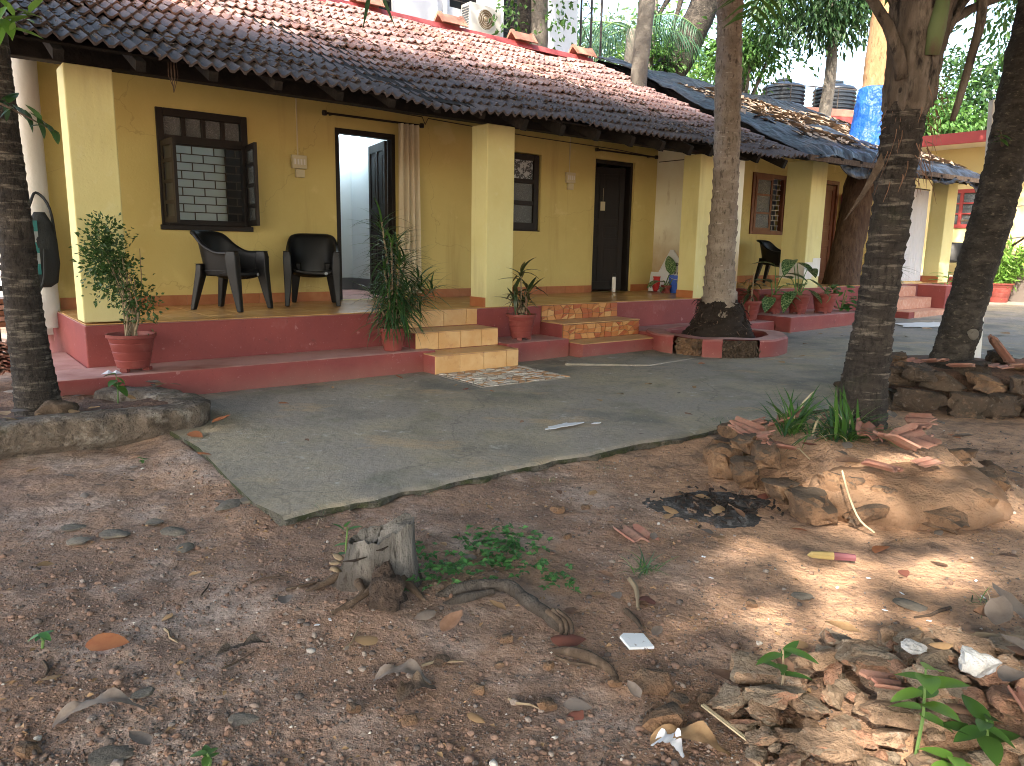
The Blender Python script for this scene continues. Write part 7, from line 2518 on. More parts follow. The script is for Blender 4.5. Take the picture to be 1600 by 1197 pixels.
# ---- stump
MT['clod'] = mat('clod', (0.06, 0.042, 0.032), [('noise', 20, 0.5, 0.68, (0.12, 0.085, 0.065), 7), ('noise', 50, 0.54, 0.7, (0.02, 0.014, 0.011), 6)], rough=1, bump=[('noise', 30, 0.04, 8)])
S0 = Vector((-0.585, 3.08, 0))
sp = thing('tree_stump', 'weathered grey tree stump with a jagged slanting top', 'stump', (S0.x, S0.y, g1(S0.x, S0.y)))
na, nr = 56, 40
vs = []
rs_ = np.random.RandomState(4)
angs = np.arange(na) * 2 * PI / na
prof_top = 0.215 + 0.055 * np.cos(angs - 0.2) + 0.014 * fbm(np.stack([np.cos(angs) * 1.6, np.sin(angs) * 0.6, angs * 0 + 2], 1), 3) + 0.009 * fbm(np.stack([np.cos(angs) * 9, np.sin(angs) * 2, angs * 0 + 5], 1), 2)
prof_top = 0.02 + prof_top - 0.022 * np.exp(-((np.cos(angs) + 0.05) / 0.18) ** 2)
for j in range(nr + 1):
    t = j / nr
    z = prof_top * t - 0.05 * (1 - t)
    rad_ = 0.155 * (1 - 0.16 * t) + 0.05 * (1 - t) ** 3
    rad_ = rad_ * (1 + 0.05 * fbm(np.stack([np.cos(angs) * 1.5, np.sin(angs) * 1.5, angs * 0 + 0.4 * t], 1), 2) + 0.022 * fbm(np.stack([np.cos(angs) * 9, np.sin(angs) * 9, angs * 0 + 0.8 * t], 1), 2))
    ca_, sa_ = np.sign(np.cos(angs)) * np.abs(np.cos(angs)) ** 0.75, np.sign(np.sin(angs)) * np.abs(np.sin(angs)) ** 0.85
    vs.append(np.stack([rad_ * ca_ * 1.08 + 0.03 * t, rad_ * sa_ * 0.72 * (1 - 0.25 * t), z], 1))
for k_, f_ in enumerate((0.93, 0.8, 0.5, 0.2)):
    rr = vs[nr][:, :2] * f_
    z = prof_top - (0.005, 0.012, 0.03, 0.05)[k_] + 0.01 * fbm(np.stack([rr[:, 0] * 40, rr[:, 1] * 40, rr[:, 0] * 0], 1), 2)
    vs.append(np.concatenate([rr, z[:, None]], 1))
VV_ = np.concatenate(vs)
ii = np.arange(len(VV_)).reshape(-1, na)
jn = np.roll(np.arange(na), -1)
q = np.stack([ii[:-1].ravel(), ii[:-1][:, jn].ravel(), ii[1:][:, jn].ravel(), ii[1:].ravel()], 1)
link('wood', np_mesh('wood', VV_, q, MT['stump_wood'], 50), sp)
# drying cracks: dark wedge splinters let into the front
m = MB()
for (x, z, l_) in ((0.055, 0.2, 0.05), (-0.06, 0.15, 0.1), (0.06, 0.125, 0.06)):
    m.tube([(x - l_ / 2, -0.128, z - 0.006), (x, -0.131, z), (x + l_ / 2, -0.118, z + 0.012)], [0.002, 0.006, 0.002], 5)
obj('crack', m, MT['root_fibre'], sp)
# clod and rotted root mouth at its foot
link('root_clod', rock_mesh('root_clod', 8, MT['clod'], 3, 0.5, 0.1, 180, (0.085, 0.075, 0.09)), sp, (0.1, -0.21, 0.02), (0.2, 0, 0.3))
link('root_clod', rock_mesh('root_clod', 12, MT['clod'], 3, 0.5, 0.1, 180, (0.05, 0.05, 0.055)), sp, (0.075, -0.16, 0.1), (0, 0.3, 0.8))
for a, b, c, r_ in (((-0.05, -0.12, 0.05), (-0.02, -0.2, 0.03), (-0.12, -0.3, 0.0), 0.018), ((0.03, -0.13, 0.05), (-0.01, -0.2, 0.03), (-0.08, -0.28, 0.0), 0.016), ((0.13, -0.08, 0.05), (0.19, -0.13, 0.02), (0.24, -0.17, -0.01), 0.02), ((-0.14, -0.02, 0.04), (-0.2, -0.06, 0.015), (-0.28, -0.1, -0.01), 0.022)):
    link('root', trunk_mesh('root', [a, b, c], [r_, r_ * 0.8, r_ * 0.4], MT['brown_stem'], nr=14, na=8, noise=0.15, nsc=18), sp)
for k in range(3):
    link('bracket_fungus', rock_mesh('bracket_fungus', 120 + k, MT['dry_stem'], 2, 0.5, 0.0, 180, (0.026, 0.022, 0.007), 2), sp, (-0.16 - 0.006 * (k % 2), -0.05 + 0.02 * k, 0.075 + 0.02 * k), (0.1 * k, 0.25 - 0.2 * k, k))
sg = thing('sapling', 'small blue green sapling at the left shoulder of the stump', 'sapling', (-0.72, 3.12, g1(-0.72, 3.12)))
sl = leaf_mesh('leaf', 1.0, 0.48, MT['green_weed'], 0.3, 0.2, 5)
obj('stem', MB().tube([(0, 0, 0), (0, 0, 0.15), (0.01, 0, 0.24)], 0.004, 5), MT['green_stem'], sg)
for d, z, s in (((-0.7, -0.3, 0.8), 0.22, 0.075), ((0.7, -0.1, 0.4), 0.22, 0.085), ((-0.8, 0.2, -0.1), 0.16, 0.07), ((0.5, -0.4, 0.9), 0.24, 0.06), ((-0.6, -0.5, 0.1), 0.12, 0.06)):
    link('leaf', sl, sg, (0, 0, z), orient(d), (s, s, s))

# ---- surface root right of the stump
ro_ = thing('surface_root', 'thick gnarled grey root snaking over the ground right of the stump', 'root', (0, 0, 0))
pts = [(-0.34, 2.93, -0.02), (-0.24, 2.98, 0.03), (-0.1, 3.03, 0.055), (0.0, 3.02, 0.06), (0.08, 2.93, 0.055), (0.14, 2.86, 0.05), (0.2, 2.8, 0.03), (0.24, 2.75, -0.02)]
pts = [(x, y, z - 0.022 + g1(x, y)) for x, y, z in pts]
link('root', trunk_mesh('root', pts, [0.028, 0.034, 0.026, 0.028, 0.029, 0.028, 0.03, 0.018], MT['stump_wood'], nr=80, na=16, noise=0.16, nsc=16, seed=4, fine=0.07), ro_)
link('root', trunk_mesh('root', [(-0.3, 2.88, 0.02), (-0.18, 2.93, 0.05), (-0.06, 2.98, 0.06)], [0.02, 0.02, 0.012], MT['stump_wood'], nr=24, na=10, noise=0.2, nsc=16, seed=6), ro_)
for a in (0.18, 0.2, 0.22):
    link('root', trunk_mesh('root', [(a - 0.02, 2.83, 0.05), (a + 0.03, 2.77, 0.03), (a + 0.03, 2.71, 0.0)], [0.014, 0.011, 0.006], MT['brown_stem'], nr=12, na=7, noise=0.2, nsc=20, seed=int(a * 100)), ro_)
r2 = thing('surface_root', 'thinner brown root lower down, left of the white tile chip', 'root', (0, 0, 0))
pts = [(0.16, 2.62, -0.01), (0.22, 2.57, 0.02), (0.29, 2.52, 0.03), (0.36, 2.46, 0.015), (0.4, 2.42, -0.015)]
link('root', trunk_mesh('root', [(x, y, z + g1(x, y)) for x, y, z in pts], [0.014, 0.018, 0.02, 0.018, 0.01], MT['brown_stem'], nr=36, na=10, noise=0.15, nsc=22, seed=5), r2)

# ---- weeds by the stump: low ground cover
r = np.random.RandomState(21)
PP, DD, SS = [], [], []
wm = MB()
for cx, cy, n_, sp_ in [(-0.44, 3.4, 10, .09), (-0.3, 3.3, 16, .1), (-0.36, 3.06, 14, .06), (-0.22, 3.5, 18, .1), (-0.05, 3.6, 20, .1), (0.06, 3.56, 20, .09), (-0.1, 3.33, 22, .1), (0.02, 3.42, 22, .1), (0.16, 3.2, 8, .05), (-0.3, 3.17, 16, .08), (0.2, 3.12, 5, .03), (-0.16, 3.22, 14, .09), (0.1, 3.3, 12, .08), (0.28, 3.1, 4, .03)]:
    for k in range(n_):
        x, y = cx + r.normal() * sp_, cy + r.normal() * sp_
        z = g1(x, y) + r.uniform(0.01, 0.06)
        for j in range(5):
            a = r.uniform(0, 2 * PI)
            PP.append((x, y, z))
            DD.append((math.cos(a), math.sin(a), r.uniform(-0.2, 0.5)))
            SS.append(r.uniform(0.018, 0.042))
        if k % 3 == 0:
            wm.tube([(x, y, z - 0.06), (x, y, z)], 0.0015, 3)
PP, DD, SS = np.array(PP), np.array(DD), np.array(SS)
o_ = leaves_np('ground_cover', PP, DD, np.tile([0, 0, 1.0], (len(PP), 1)) + r.normal(size=PP.shape) * 0.3, SS, 0.62, MT['green_weed'])
tag(kind(o_, 'stuff'), 'low bright green weeds spreading right of the stump', 'weeds')

# ---- grass tufts
blade = [leaf_mesh('blade', 1.0, 0.05, MT[c_], cu, 0.3, 5, base=0.35, side=sd_) for c_, cu, sd_ in (('green_mid', 0.5, 0.1), ('green_blue', 0.9, -0.1), ('green_mid', 1.25, 0.05), ('straw', 1.1, 0.1))]


def tuft(x, y, z, n, h, label, seed, spread=0.03, dry=0.1, elmin=0.3, name='grass_tuft'):
    t = thing(name, label, 'grass', (x, y, z))
    r_ = random.Random(seed)
    for k in range(n):
        a = r_.uniform(0, 2 * PI)
        el = r_.uniform(elmin, 1.45)
        d = Vector((math.cos(a) * math.cos(el), math.sin(a) * math.cos(el), math.sin(el)))
        s = h * r_.uniform(0.55, 1.1)
        b = blade[3] if r_.random() < dry else blade[r_.randrange(3)]
        link('blade', b, t, (r_.gauss(0, spread), r_.gauss(0, spread), 0), orient(d), (s, s, s))
    return t


tuft(0.64, 3.32, g1(0.64, 3.32), 34, 0.15, 'thin grass tuft right of the weeds, above the short stick', 1)
tuft(2.08, 3.1, g1(2.08, 3.1), 16, 0.1, 'small grass tuft on the sunlit earth at right', 2)
tuft(-1.05, 3.95, g1(-1.05, 3.95), 14, 0.1, 'wispy grass at the near corner of the concrete yard', 3)
tuft(-0.5, 4.33, g1(-0.5, 4.33), 22, 0.05, 'small weed tuft under the mossy yard edge', 4, 0.05)
tuft(0.64, 5.0, g1(0.64, 5.0), 18, 0.07, 'short green tuft against the right part of the yard edge', 5, 0.05)
tuft(0.25, 4.7, g1(0.25, 4.7), 18, 0.07, 'short green tuft midway along the yard edge', 6, 0.05)
tuft(1.75, 6.15, 0.09, 24, 0.1, 'green weed tuft on the yard beside the rubble heap', 7, 0.06)
tuft(1.93, 5.02, g1(1.93, 5.02) - 0.02, 64, 0.42, 'tall striped grass clump left of the rough palm', 8, 0.04, 0.16, 0.75)
tuft(2.2, 4.84, g1(2.2, 4.84) - 0.02, 130, 0.42, 'thick arching grass clump at the foot of the rough palm', 9, 0.05, 0.06, 0.25)
tuft(2.04, 4.84, g1(2.04, 4.84) - 0.02, 22, 0.3, 'thin grass between the two clumps by the rough palm', 10, 0.05, 0.3, 0.4)


def seedling(x, y, h, n, ls, mt, label, seed, z=None, w=0.5, cat='sapling', lean=(0, 0), stem='green_stem', elr=(-0.3, 0.5)):
    z = g1(x, y) if z is None else z
    t = thing('seedling', label, cat, (x, y, z))
    r_ = random.Random(seed)
    me_ = leaf_mesh('leaf', 1.0, w, MT[mt], 0.35, 0.22, 6)
    top_ = Vector((lean[0], lean[1], h))
    obj('stem', MB().tube([(0, 0, -0.02), tuple(top_ * 0.5 + Vector((0.01, 0, 0))), tuple(top_)], [0.006, 0.005, 0.003], 6), MT[stem], t)
    for k in range(n):
        a = k * 2.4 + r_.uniform(-.4, .4)
        el = r_.uniform(*elr)
        d = Vector((math.cos(a) * math.cos(el), math.sin(a) * math.cos(el), math.sin(el)))
        f = 0.45 + 0.55 * (k + 1) / n
        s = ls * r_.uniform(0.75, 1.15)
        link('leaf', me_, t, top_ * f, orient(d), (s, s, s))
    return t


seedling(-1.72, 2.54, 0.06, 6, 0.055, 'green_weed', 'tiny four leaved green seedling at the left edge', 1)
seedling(-0.86, 1.93, 0.04, 5, 0.05, 'green_mid', 'small green sprout at the bottom edge', 2)
seedling(0.91, 2.28, 0.2, 6, 0.12, 'green_mid', 'spindly sapling with few long leaves at the left of the rubble pile', 3, w=0.32, stem='dry_stem')
seedling(1.2, 1.97, 0.3, 9, 0.12, 'green_bright', 'bright glossy sapling rising from the front of the rubble pile', 4, w=0.5)
seedling(1.36, 1.92, 0.14, 9, 0.11, 'green_mid', 'low leafy sapling at the bottom edge of the rubble pile', 5, w=0.5)
seedling(1.24, 1.86, 0.12, 8, 0.1, 'green_bright', 'bright sprout just below the glossy sapling', 6, w=0.48)
seedling(-3.2, 5.95, 0.22, 5, 0.13, 'green_mid', 'heart leaved green seedling beside the left palm trunk', 7, z=0.22, w=0.75, elr=(-0.7, 0.1))
seedling(-2.5, 4.9, 0.03, 5, 0.05, 'green_mid', 'tiny green sprout under the old kerb', 8)

# ---- litter: tile chip, wrapper
tc_ = thing('white_tile_chip', 'square white tile chip with dirt specks on the earth', 'tile', (0.493, 2.645, g1(0.49, 2.64) + 0.012))
o_ = obj('chip', MB().prism([(-0.055, -0.045), (0.05, -0.05), (0.055, 0.045), (-0.03, 0.055), (-0.055, 0.035)], 0, 0.011), MT['chip_white'], tc_, rot=(0.06, 0.12, 0.35), bevel=0.002)
wp_ = thing('wrapper', 'mustard and maroon wrapper lying on the sunlit earth', 'wrapper', (1.61, 3.51, g1(1.61, 3.51) + 0.02))
obj('wrapper_end', MB().tube([(-0.12, 0.02, 0), (-0.1, 0.016, 0.005), (0.0, 0.0, 0.006)], [0.004, 0.018, 0.022], 7), MT['mustard_plastic'], wp_)
obj('wrapper_end', MB().tube([(0.0, 0.0, 0.006), (0.1, -0.018, 0.006)], [0.022, 0.018], 7), MT['maroon_plastic'], wp_)
rw = random.Random(33)
for k, (x, y) in enumerate([(1.61, 2.98), (1.7, 3.32), (1.78, 3.17), (1.75, 2.89), (1.82, 2.8), (2.2, 3.31), (2.13, 3.14), (0.94, 3.26), (-0.7, 2.73), (0.97, 3.52), (2.4, 3.2), (1.5, 3.2), (-0.74, 2.69)]):
    m_ = MB().prism([(-0.011, -0.004), (0.008, -0.006), (0.012, 0.003), (-0.006, 0.006)], 0, 0.002)
    tag(obj('paint_flake', m_, MT['chip_white'], None, (x, y, g1(x, y) + 0.008), (rw.uniform(-.2, .2), rw.uniform(-.2, .2), rw.uniform(0, 3)), ), 'tiny white paint flake %s' % near(x, y), 'flake', 'white flakes on the earth')
# lime smear on the yard
bx = blob(4.0, 4.35, 0.15, 0.05, 0.0935, MT['board_white'], 'lime_smear', 3, h=0.003)
blob(4.28, 4.26, 0.04, 0.015, 0.0935, MT['board_white'], 'lime_smear', 5, h=0.003)
blob(15.2, 6.1, 1.0, 0.45, float(slab_z(15.2)) + 0.002, MT['steel_white'], 'lime_smear', 7, h=0.003)
# ash patch of a small fire
r = np.random.RandomState(31)
n = 90
gx_, gy_ = np.meshgrid(np.linspace(-1, 1, 44), np.linspace(-1, 1, 44))
px_, py_ = 1.22 + 0.42 * gx_.ravel(), 4.3 + 0.34 * gy_.ravel()
e = np.hypot(gx_.ravel(), gy_.ravel()) + 0.25 * fbm(np.stack([px_ * 4, py_ * 4, px_ * 0], 1), 3)
pz = G(px_, py_) + 0.014 * (1 - sstep(0.5, 0.95, e)) - 0.012 * sstep(0.75, 1.0, e) + 0.006 * fbm(np.stack([px_ * 30, py_ * 30, px_ * 0], 1), 2)
ii = np.arange(44 * 44).reshape(44, 44)
q = np.stack([ii[:-1, :-1].ravel(), ii[:-1, 1:].ravel(), ii[1:, 1:].ravel(), ii[1:, :-1].ravel()], 1)
o_ = link('ash_patch', np_mesh('ash_patch', np.stack([px_, py_, pz], 1), q, MT['ash'], 180))
kind(o_, 'structure')
m_ = MB()
rr = random.Random(5)
for k in range(120):
    x, y = 1.25 + rr.gauss(0, 0.16), 4.3 + rr.gauss(0, 0.12)
    a = rr.uniform(0, PI)
    l_ = rr.uniform(0.008, 0.028)
    z = g1(x, y) + 0.02
    m_.bar((x - l_ * math.cos(a), y - l_ * math.sin(a), z), (x + l_ * math.cos(a), y + l_ * math.sin(a), z + rr.uniform(-0.005, 0.012)), rr.uniform(0.006, 0.014))
tag(kind(obj('charcoal', m_, MT['root_fibre'], None), 'stuff'), 'black charcoal bits scattered over the ash', 'charcoal')

# ---- rubble bed round the rough palm
rb_ = thing('rubble_bed', 'low ring of rough laterite stones and mud round the rough palm', 'stone bed', (2.4, 5.0, 0))
lat = [rock_mesh('stone', 40 + k, MT['laterite'], 3, 0.5, 0.28, 48, (1, 0.85, 0.75), 7) for k in range(6)]
O_ = Vector((2.4, 5.0, 0))


def rstone(x, y, z, s, rot, mesh, parent, org, sc=(1, 1, 1), tilt=0.0):
    o2 = link('stone', mesh, parent, (x - org.x, y - org.y, z), (tilt, tilt * 0.5, rot), (s * sc[0], s * sc[1], s * sc[2]))
    return o2


for x, y, z, s, sc in ((1.50, 5.18, 0.1, .13, (1, 1, 1.6)), (1.5, 4.6, 0.1, .13, (1.1, 1, 1)), (1.66, 4.42, 0.08, .125, (1.2, 1, .9)), (1.62, 4.62, 0.22, .11, (1.3, 1, 1)), (1.74, 4.12, 0.08, .125, (1.2, 1.1, 1.1)), (1.93, 4.25, 0.17, .1, (1.2, 1, .9)), (1.42, 4.88, 0.1, .13, (1, 1, 1.2)),
                        (1.56, 4.88, 0.24, .11, (1.2, 1, .8)), (2.0, 4.02, 0.06, .12, (1.3, .9, .9)), (2.35, 3.98, 0.06, .17, (1.6, .8, .8)), (2.12, 4.12, 0.15, .1, (1.1, .9, .9)), (2.66, 4.2, 0.09, .17, (1.3, 1, .9)), (2.92, 4.42, 0.12, .16, (1.2, 1, 1.1)), (2.82, 4.62, 0.22, .13, (1.2, 1, .9)), (3.1, 4.75, 0.1, .14, (1, 1, 1)),
                        (3.25, 5.2, 0.08, .14, (1, 1, 1)), (2.62, 5.55, 0.22, .14, (1.3, 1, .8)), (3.0, 5.75, 0.1, .13, (1.2, 1, .9)), (2.15, 5.9, 0.08, .14, (1, 1, 1)), (1.75, 5.7, 0.08, .14, (1, 1, 1)), (2.72, 4.9, 0.27, .1, (1.3, 1, .7)), (2.47, 4.72, 0.28, .12, (1.4, 1, .6))):
    if x > 1.95:
        s *= 0.72
    rstone(x, y, z, s, ro.uniform(0, 6), lat[ro.randrange(6)], rb_, O_, sc, ro.uniform(-.2, .2))
mud = link('mud_fill', rock_mesh('mud_fill', 77, MT['mud'] if 'mud' in MT else MT['dirt'], 4, 0.2, 0.1, 180, (0.6, 0.4, 0.19), 0), rb_, (0.0, -0.66, 0.05), (0, 0, 0.2))
MT['mud'] = mat('mud', (0.27, 0.165, 0.1), [('noise', 5, 0.45, 0.66, (0.22, 0.12, 0.065), 7), ('noise', 12, 0.6, 0.74, (0.15, 0.1, 0.065), 7)], rough=0.95, bump=[('noise', 9, 0.05, 8), ('noise', 60, 0.01, 6)])
mud.data.materials[0] = MT['mud']
bt = []
for k in range(4):       # broken clay roof tiles: ribbed curved shards
    r_ = random.Random(k)
    m_ = MB()
    nx_ = 9
    for j in range(2):
        for i in range(nx_ + 1):
            x = (i / nx_ - 0.5) * 0.2
            m_.v.append((x, (j - 0.5) * 0.26 * (0.6 + 0.4 * r_.random()) + 0.02 * r_.uniform(-1, 1), 0.012 * math.cos(i / nx_ * 4 * PI)))
    k_ = nx_ + 1
    m_.v += [(a, b, c - 0.014) for a, b, c in m_.v]
    m_.n = len(m_.v)
    for i in range(nx_):
        m_.f += [(i, i + 1, k_ + i + 1, k_ + i), (2 * k_ + i + 1, 2 * k_ + i, 3 * k_ + i, 3 * k_ + i + 1), (i + 1, i, 2 * k_ + i, 2 * k_ + i + 1), (k_ + i, k_ + i + 1, 3 * k_ + i + 1, 3 * k_ + i)]
    m_.f += [(0, k_, 3 * k_, 2 * k_), (2 * k_ - 1, k_ - 1, 3 * k_ - 1, 4 * k_ - 1)]
    m_.m = [0] * len(m_.f)
    bt.append(m_.mesh('tile_shard', MT['broken_tile'], 40))
rb2 = random.Random(13)
for k, (x, y) in enumerate([(1.65, 5.14), (1.66, 4.87), (1.69, 4.75), (1.72, 4.66), (1.92, 5.1), (2.53, 4.61), (2.37, 4.46), (2.53, 4.47), (2.48, 4.3), (2.33, 4.75), (2.16, 4.22), (2.82, 5.04), (1.6, 5.0), (1.75, 5.25), (2.6, 4.75)]):
    z = max(g1(x, y), 0.2) + 0.09
    o_ = link('tile_shard', bt[k % 4], None, (x, y, z), (rb2.uniform(-.5, .5), rb2.uniform(-.4, .4), rb2.uniform(0, 6)), (rb2.uniform(0.5, 1.0),) * 3)
    tag(o_, '%s red clay tile shard %s' % (('narrow', 'broad', 'split', 'chipped')[k % 4] + (' pale' if k > 7 else ' dark' if k > 3 else ' dusty'), 'left of the rough palm by the grass' if x < 2.0 else 'right of the rough palm' if x > 2.55 else 'on the mud before the rough palm'), 'tile shard', 'tile shards round the rough palm')
o_ = link('tile_shard', bt[1], None, (0.66, 3.78, g1(0.66, 3.78) + 0.02), (0.1, 0.1, 0.5), (0.85, 0.75, 0.8))
tag(o_, 'grooved terracotta tile shard alone on the earth left of the ash', 'tile shard')
for k in range(26):
    a = rb2.uniform(0, 2 * PI)
    q_ = rb2.uniform(0.25, 0.95)
    x, y = 2.38 + 1.0 * q_ * math.cos(a), 4.9 + 0.9 * q_ * math.sin(a)
    fallen(x, y, rb2.choice(['tan', 'brown', 'grey', 'grey', 'red']), rb2.uniform(0.08, 0.15), max(g1(x, y), 0.05) + 0.03, where='on the rubble round the rough palm')
for k in range(3):
    a = rb2.uniform(0, PI)
    x, y = rb2.uniform(1.75, 2.6), rb2.uniform(4.2, 4.8)
    p = Vector((x, y, g1(x, y) + 0.05))
    d = Vector((math.cos(a) * 0.14, math.sin(a) * 0.14, rb2.uniform(-0.02, 0.04)))
    tag(obj('straw', MB().tube([p - d, p + Vector((0, 0, 0.03)), p + d], [0.003, 0.004, 0.002], 4), MT['straw'], None), 'dry straw stalk on the rubble round the rough palm', 'straw', 'straws on the rubble')
tag(obj('straw', MB().tube(catmull([(1.86, 4.05, 0.3), (1.86, 3.95, 0.2), (1.9, 3.88, 0.08), (1.97, 3.84, 0.02)], [1, 1, 1, 1], 10)[0], 0.006, 5), MT['straw'], None), 'long pale stalk bent over the front of the mud heap', 'straw')

# ---- dry stone bed at the far right
db = thing('dry_stone_bed', 'dark two course stone bed round the leaning dark tree', 'stone bed', (4.6, 7.6, 0))
OD = Vector((4.6, 7.6, 0))
dk = [rock_mesh('stone', 60 + k, MT['dark_laterite'], 3, 0.5, 0.5, 50, (1, 0.8, 0.8), 4) for k in range(6)]
path = [(3.55, 7.75), (3.66, 7.35), (3.95, 7.12), (4.3, 6.98), (4.65, 6.92), (5.0, 6.87), (5.4, 6.85), (5.8, 6.95), (6.1, 7.2), (6.2, 7.6)]
for k, (x, y) in enumerate(path):
    nx_ = path[min(k + 1, len(path) - 1)]
    pv_ = path[max(k - 1, 0)]
    a = math.atan2(nx_[1] - pv_[1], nx_[0] - pv_[0])
    rstone(x, y, 0.1, 0.2, a + ro.uniform(-.1, .1), dk[k % 6], db, OD, (1.0, 0.85, 0.75))
    if k < 9:
        x2, y2 = (x + nx_[0]) / 2, (y + nx_[1]) / 2
        rstone(x2 + 0.02, y2 + 0.05, 0.31, 0.155, a + ro.uniform(-.3, .3), dk[(k * 3 + 1) % 6] if k != 3 else lat[2], db, OD, (1.05, 0.9, 0.7), ro.uniform(-.15, .15))
for k in range(26):
    x, y = ro.uniform(3.7, 5.9), ro.uniform(7.05, 8.1)
    if abs(x - 4.58) < 0.34 and abs(y - 7.75) < 0.34:
        continue
    rstone(x, y, 0.36 + ro.uniform(0, 0.06), ro.uniform(0.08, 0.15), ro.uniform(0, 6), (dk + lat)[ro.randrange(12)], db, OD, (1, .9, .7))
rstone(5.35, 7.3, 0.5, 0.16, 1, lat[3], db, OD)
obj('earth_fill', MB().lathe([(0.86, 0.1), (0.78, 0.33), (0.5, 0.37), (0.02, 0.4)], 30, (0.25, 0.42, 0), close=False), MT['planter_soil'], db, smooth=180)
for k, (x, y, s) in enumerate([(4.3, 7.1, 0.9), (4.65, 7.05, 0.8), (4.95, 7.2, 1.0), (5.1, 7.45, 1.1), (4.2, 7.4, 0.9), (4.0, 7.35, 0.7)]):
    o_ = link('tile_shard', bt[k % 4], None, (x, y, 0.47), (rb2.uniform(-.25, .25), rb2.uniform(-.2, .2), rb2.uniform(0, 6)), (s, s, s))
    tag(o_, 'reddish %s tile shard on the dark stone bed, %s' % (('narrow', 'broad', 'split', 'chipped')[k % 4], 'left of the trunk' if x < 4.4 else 'before the trunk' if x < 4.8 else 'right of the trunk'), 'tile shard', 'tile shards on the dark stone bed')
o_ = link('tile_shard', bt[0], None, (5.0, 7.62, 0.56), (0.9, 0.1, 1.2), (1.4, 1.3, 1.3))
tag(o_, 'large ridged clay tile propped against the leaning dark trunk', 'tile shard')

# ---- rubble pile at lower right
rp_ = thing('rubble_pile', 'heap of broken pale laterite and mortar lumps at lower right', 'rubble', (1.35, 2.2, 0))
OR = Vector((1.35, 2.2, 0))
ps_ = [rock_mesh('stone', 80 + k, MT['pile_stone'], 3, 0.42, 0.35, 35, (1, 0.8, 0.4), 8) for k in range(9)]
rq = random.Random(29)
done = []
tries = 0
while len(done) < 170 and tries < 9000:
    tries += 1
    x, y = rq.uniform(0.72, 2.35), rq.uniform(1.62, 2.62)
    e = math.hypot((x - 1.7) / 1.0, (y - 2.1) / 0.55)
    if e > 1.0 or (x < 0.95 and y > 2.42):
        continue
    s = rq.uniform(0.04, 0.09)
    if any(math.hypot(x - a, y - b) < 0.72 * (s + c) for a, b, c in done):
        continue
    done.append((x, y, s))
    z = g1(x, y) + 0.38 * s + 0.07 * max(0, 0.7 - e) + rq.uniform(0, 0.025)
    rstone(x, y, z, s, rq.uniform(0, 6), ps_[rq.randrange(9)], rp_, OR, (1.15, 1, 1), rq.uniform(-.35, .35))
for x, y, s, sc, rot in ((1.18, 2.06, 0.095, (1.6, .8, .8), -0.3), (0.95, 1.97, 0.09, (1.4, .9, .8), 0.4), (1.22, 2.3, 0.085, (1.3, .9, .9), -0.2), (1.0, 2.42, 0.07, (1.4, .8, .8), 0.1), (0.86, 2.22, 0.08, (1.3, .8, .8), 0.0), (1.14, 2.42, 0.075, (1.3, .8, .8), 0.3), (1.75, 2.2, 0.1, (1.2, 1, 1), 0.5), (1.55, 2.36, 0.08, (1.4, .8, .8), -.5)):
    rstone(x, y, g1(x, y) + 0.07, s, rot, ps_[rq.randrange(9)], rp_, OR, sc, rq.uniform(-.25, .25))
fill = MB()
for k in range(210):
    x, y = rq.uniform(0.75, 2.4), rq.uniform(1.6, 2.62)
    e = math.hypot((x - 1.7) / 1.0, (y - 2.1) / 0.55)
    if e > 1.02 or (x < 0.95 and y > 2.42):
        continue
    s = rq.uniform(0.014, 0.032)
    V_, F_ = ico(1)
    Rz_ = Matrix.Rotation(rq.uniform(0, 6), 3, 'Z') @ Matrix.Rotation(rq.uniform(-.4, .4), 3, 'X')
    sx_ = (rq.uniform(0.8, 1.4), rq.uniform(0.6, 1.0), rq.uniform(0.4, 0.7))
    c_ = Vector((x, y, g1(x, y) + 0.03 + 0.05 * max(0, 0.7 - e)))
    fill.add([c_ + Rz_ @ Vector((p[0] * sx_[0], p[1] * sx_[1], p[2] * sx_[2])) * s * rq.uniform(0.8, 1.15) for p in V_], [tuple(f_) for f_ in F_])
kind(obj('chips', fill, MT['pile_stone'], rp_, org=OR), 'stuff')
link('white_lump', rock_mesh('white_lump', 95, MT['white_stone'], 3, 0.4, 0.2, 40, (0.07, 0.055, 0.04), 6), rp_, (1.47 - OR.x, 2.16 - OR.y, g1(1.47, 2.16) + 0.12), (0.3, 0.1, 0.4))
link('white_lump', rock_mesh('white_lump', 97, MT['white_stone'], 3, 0.4, 0.2, 40, (0.05, 0.025, 0.02), 6), rp_, (1.36 - OR.x, 2.3 - OR.y, g1(1.36, 2.3) + 0.09), (0.2, 0.1, -0.5))
for k, (x, y) in enumerate([(1.52, 1.97), (1.18, 2.14)]):
    o_ = link('tile_shard', bt[k % 4], None, (x, y, g1(x, y) + 0.11), (rb2.uniform(-.4, .4), rb2.uniform(-.4, .4), rb2.uniform(0, 6)), (0.45, 0.55, 0.6))
    tag(o_, 'small broken tile shard wedged %s of the rubble pile' % ('in the front' if k == 0 else 'near the middle'), 'tile shard', 'tile shards in the rubble pile')
for x, y, c, s in [(1.774, 2.476, 'brown', .16), (1.665, 2.374, 'grey', .17), (1.805, 2.417, 'grey', .2), (1.62, 2.25, 'brown', .15), (1.7, 2.15, 'grey', .16), (1.56, 2.1, 'grey', .14), (0.95, 2.28, 'brown', .1), (1.3, 2.02, 'brown', .1), (1.25, 2.45, 'tan', .13), (1.47, 2.28, 'tan', .08), (1.85, 2.28, 'brown', .16), (1.6, 1.95, 'brown', .12)]:
    fallen(x, y, c, s, g1(x, y) + 0.09, where='on the rubble pile at lower right', var=1 + rl.randrange(2))
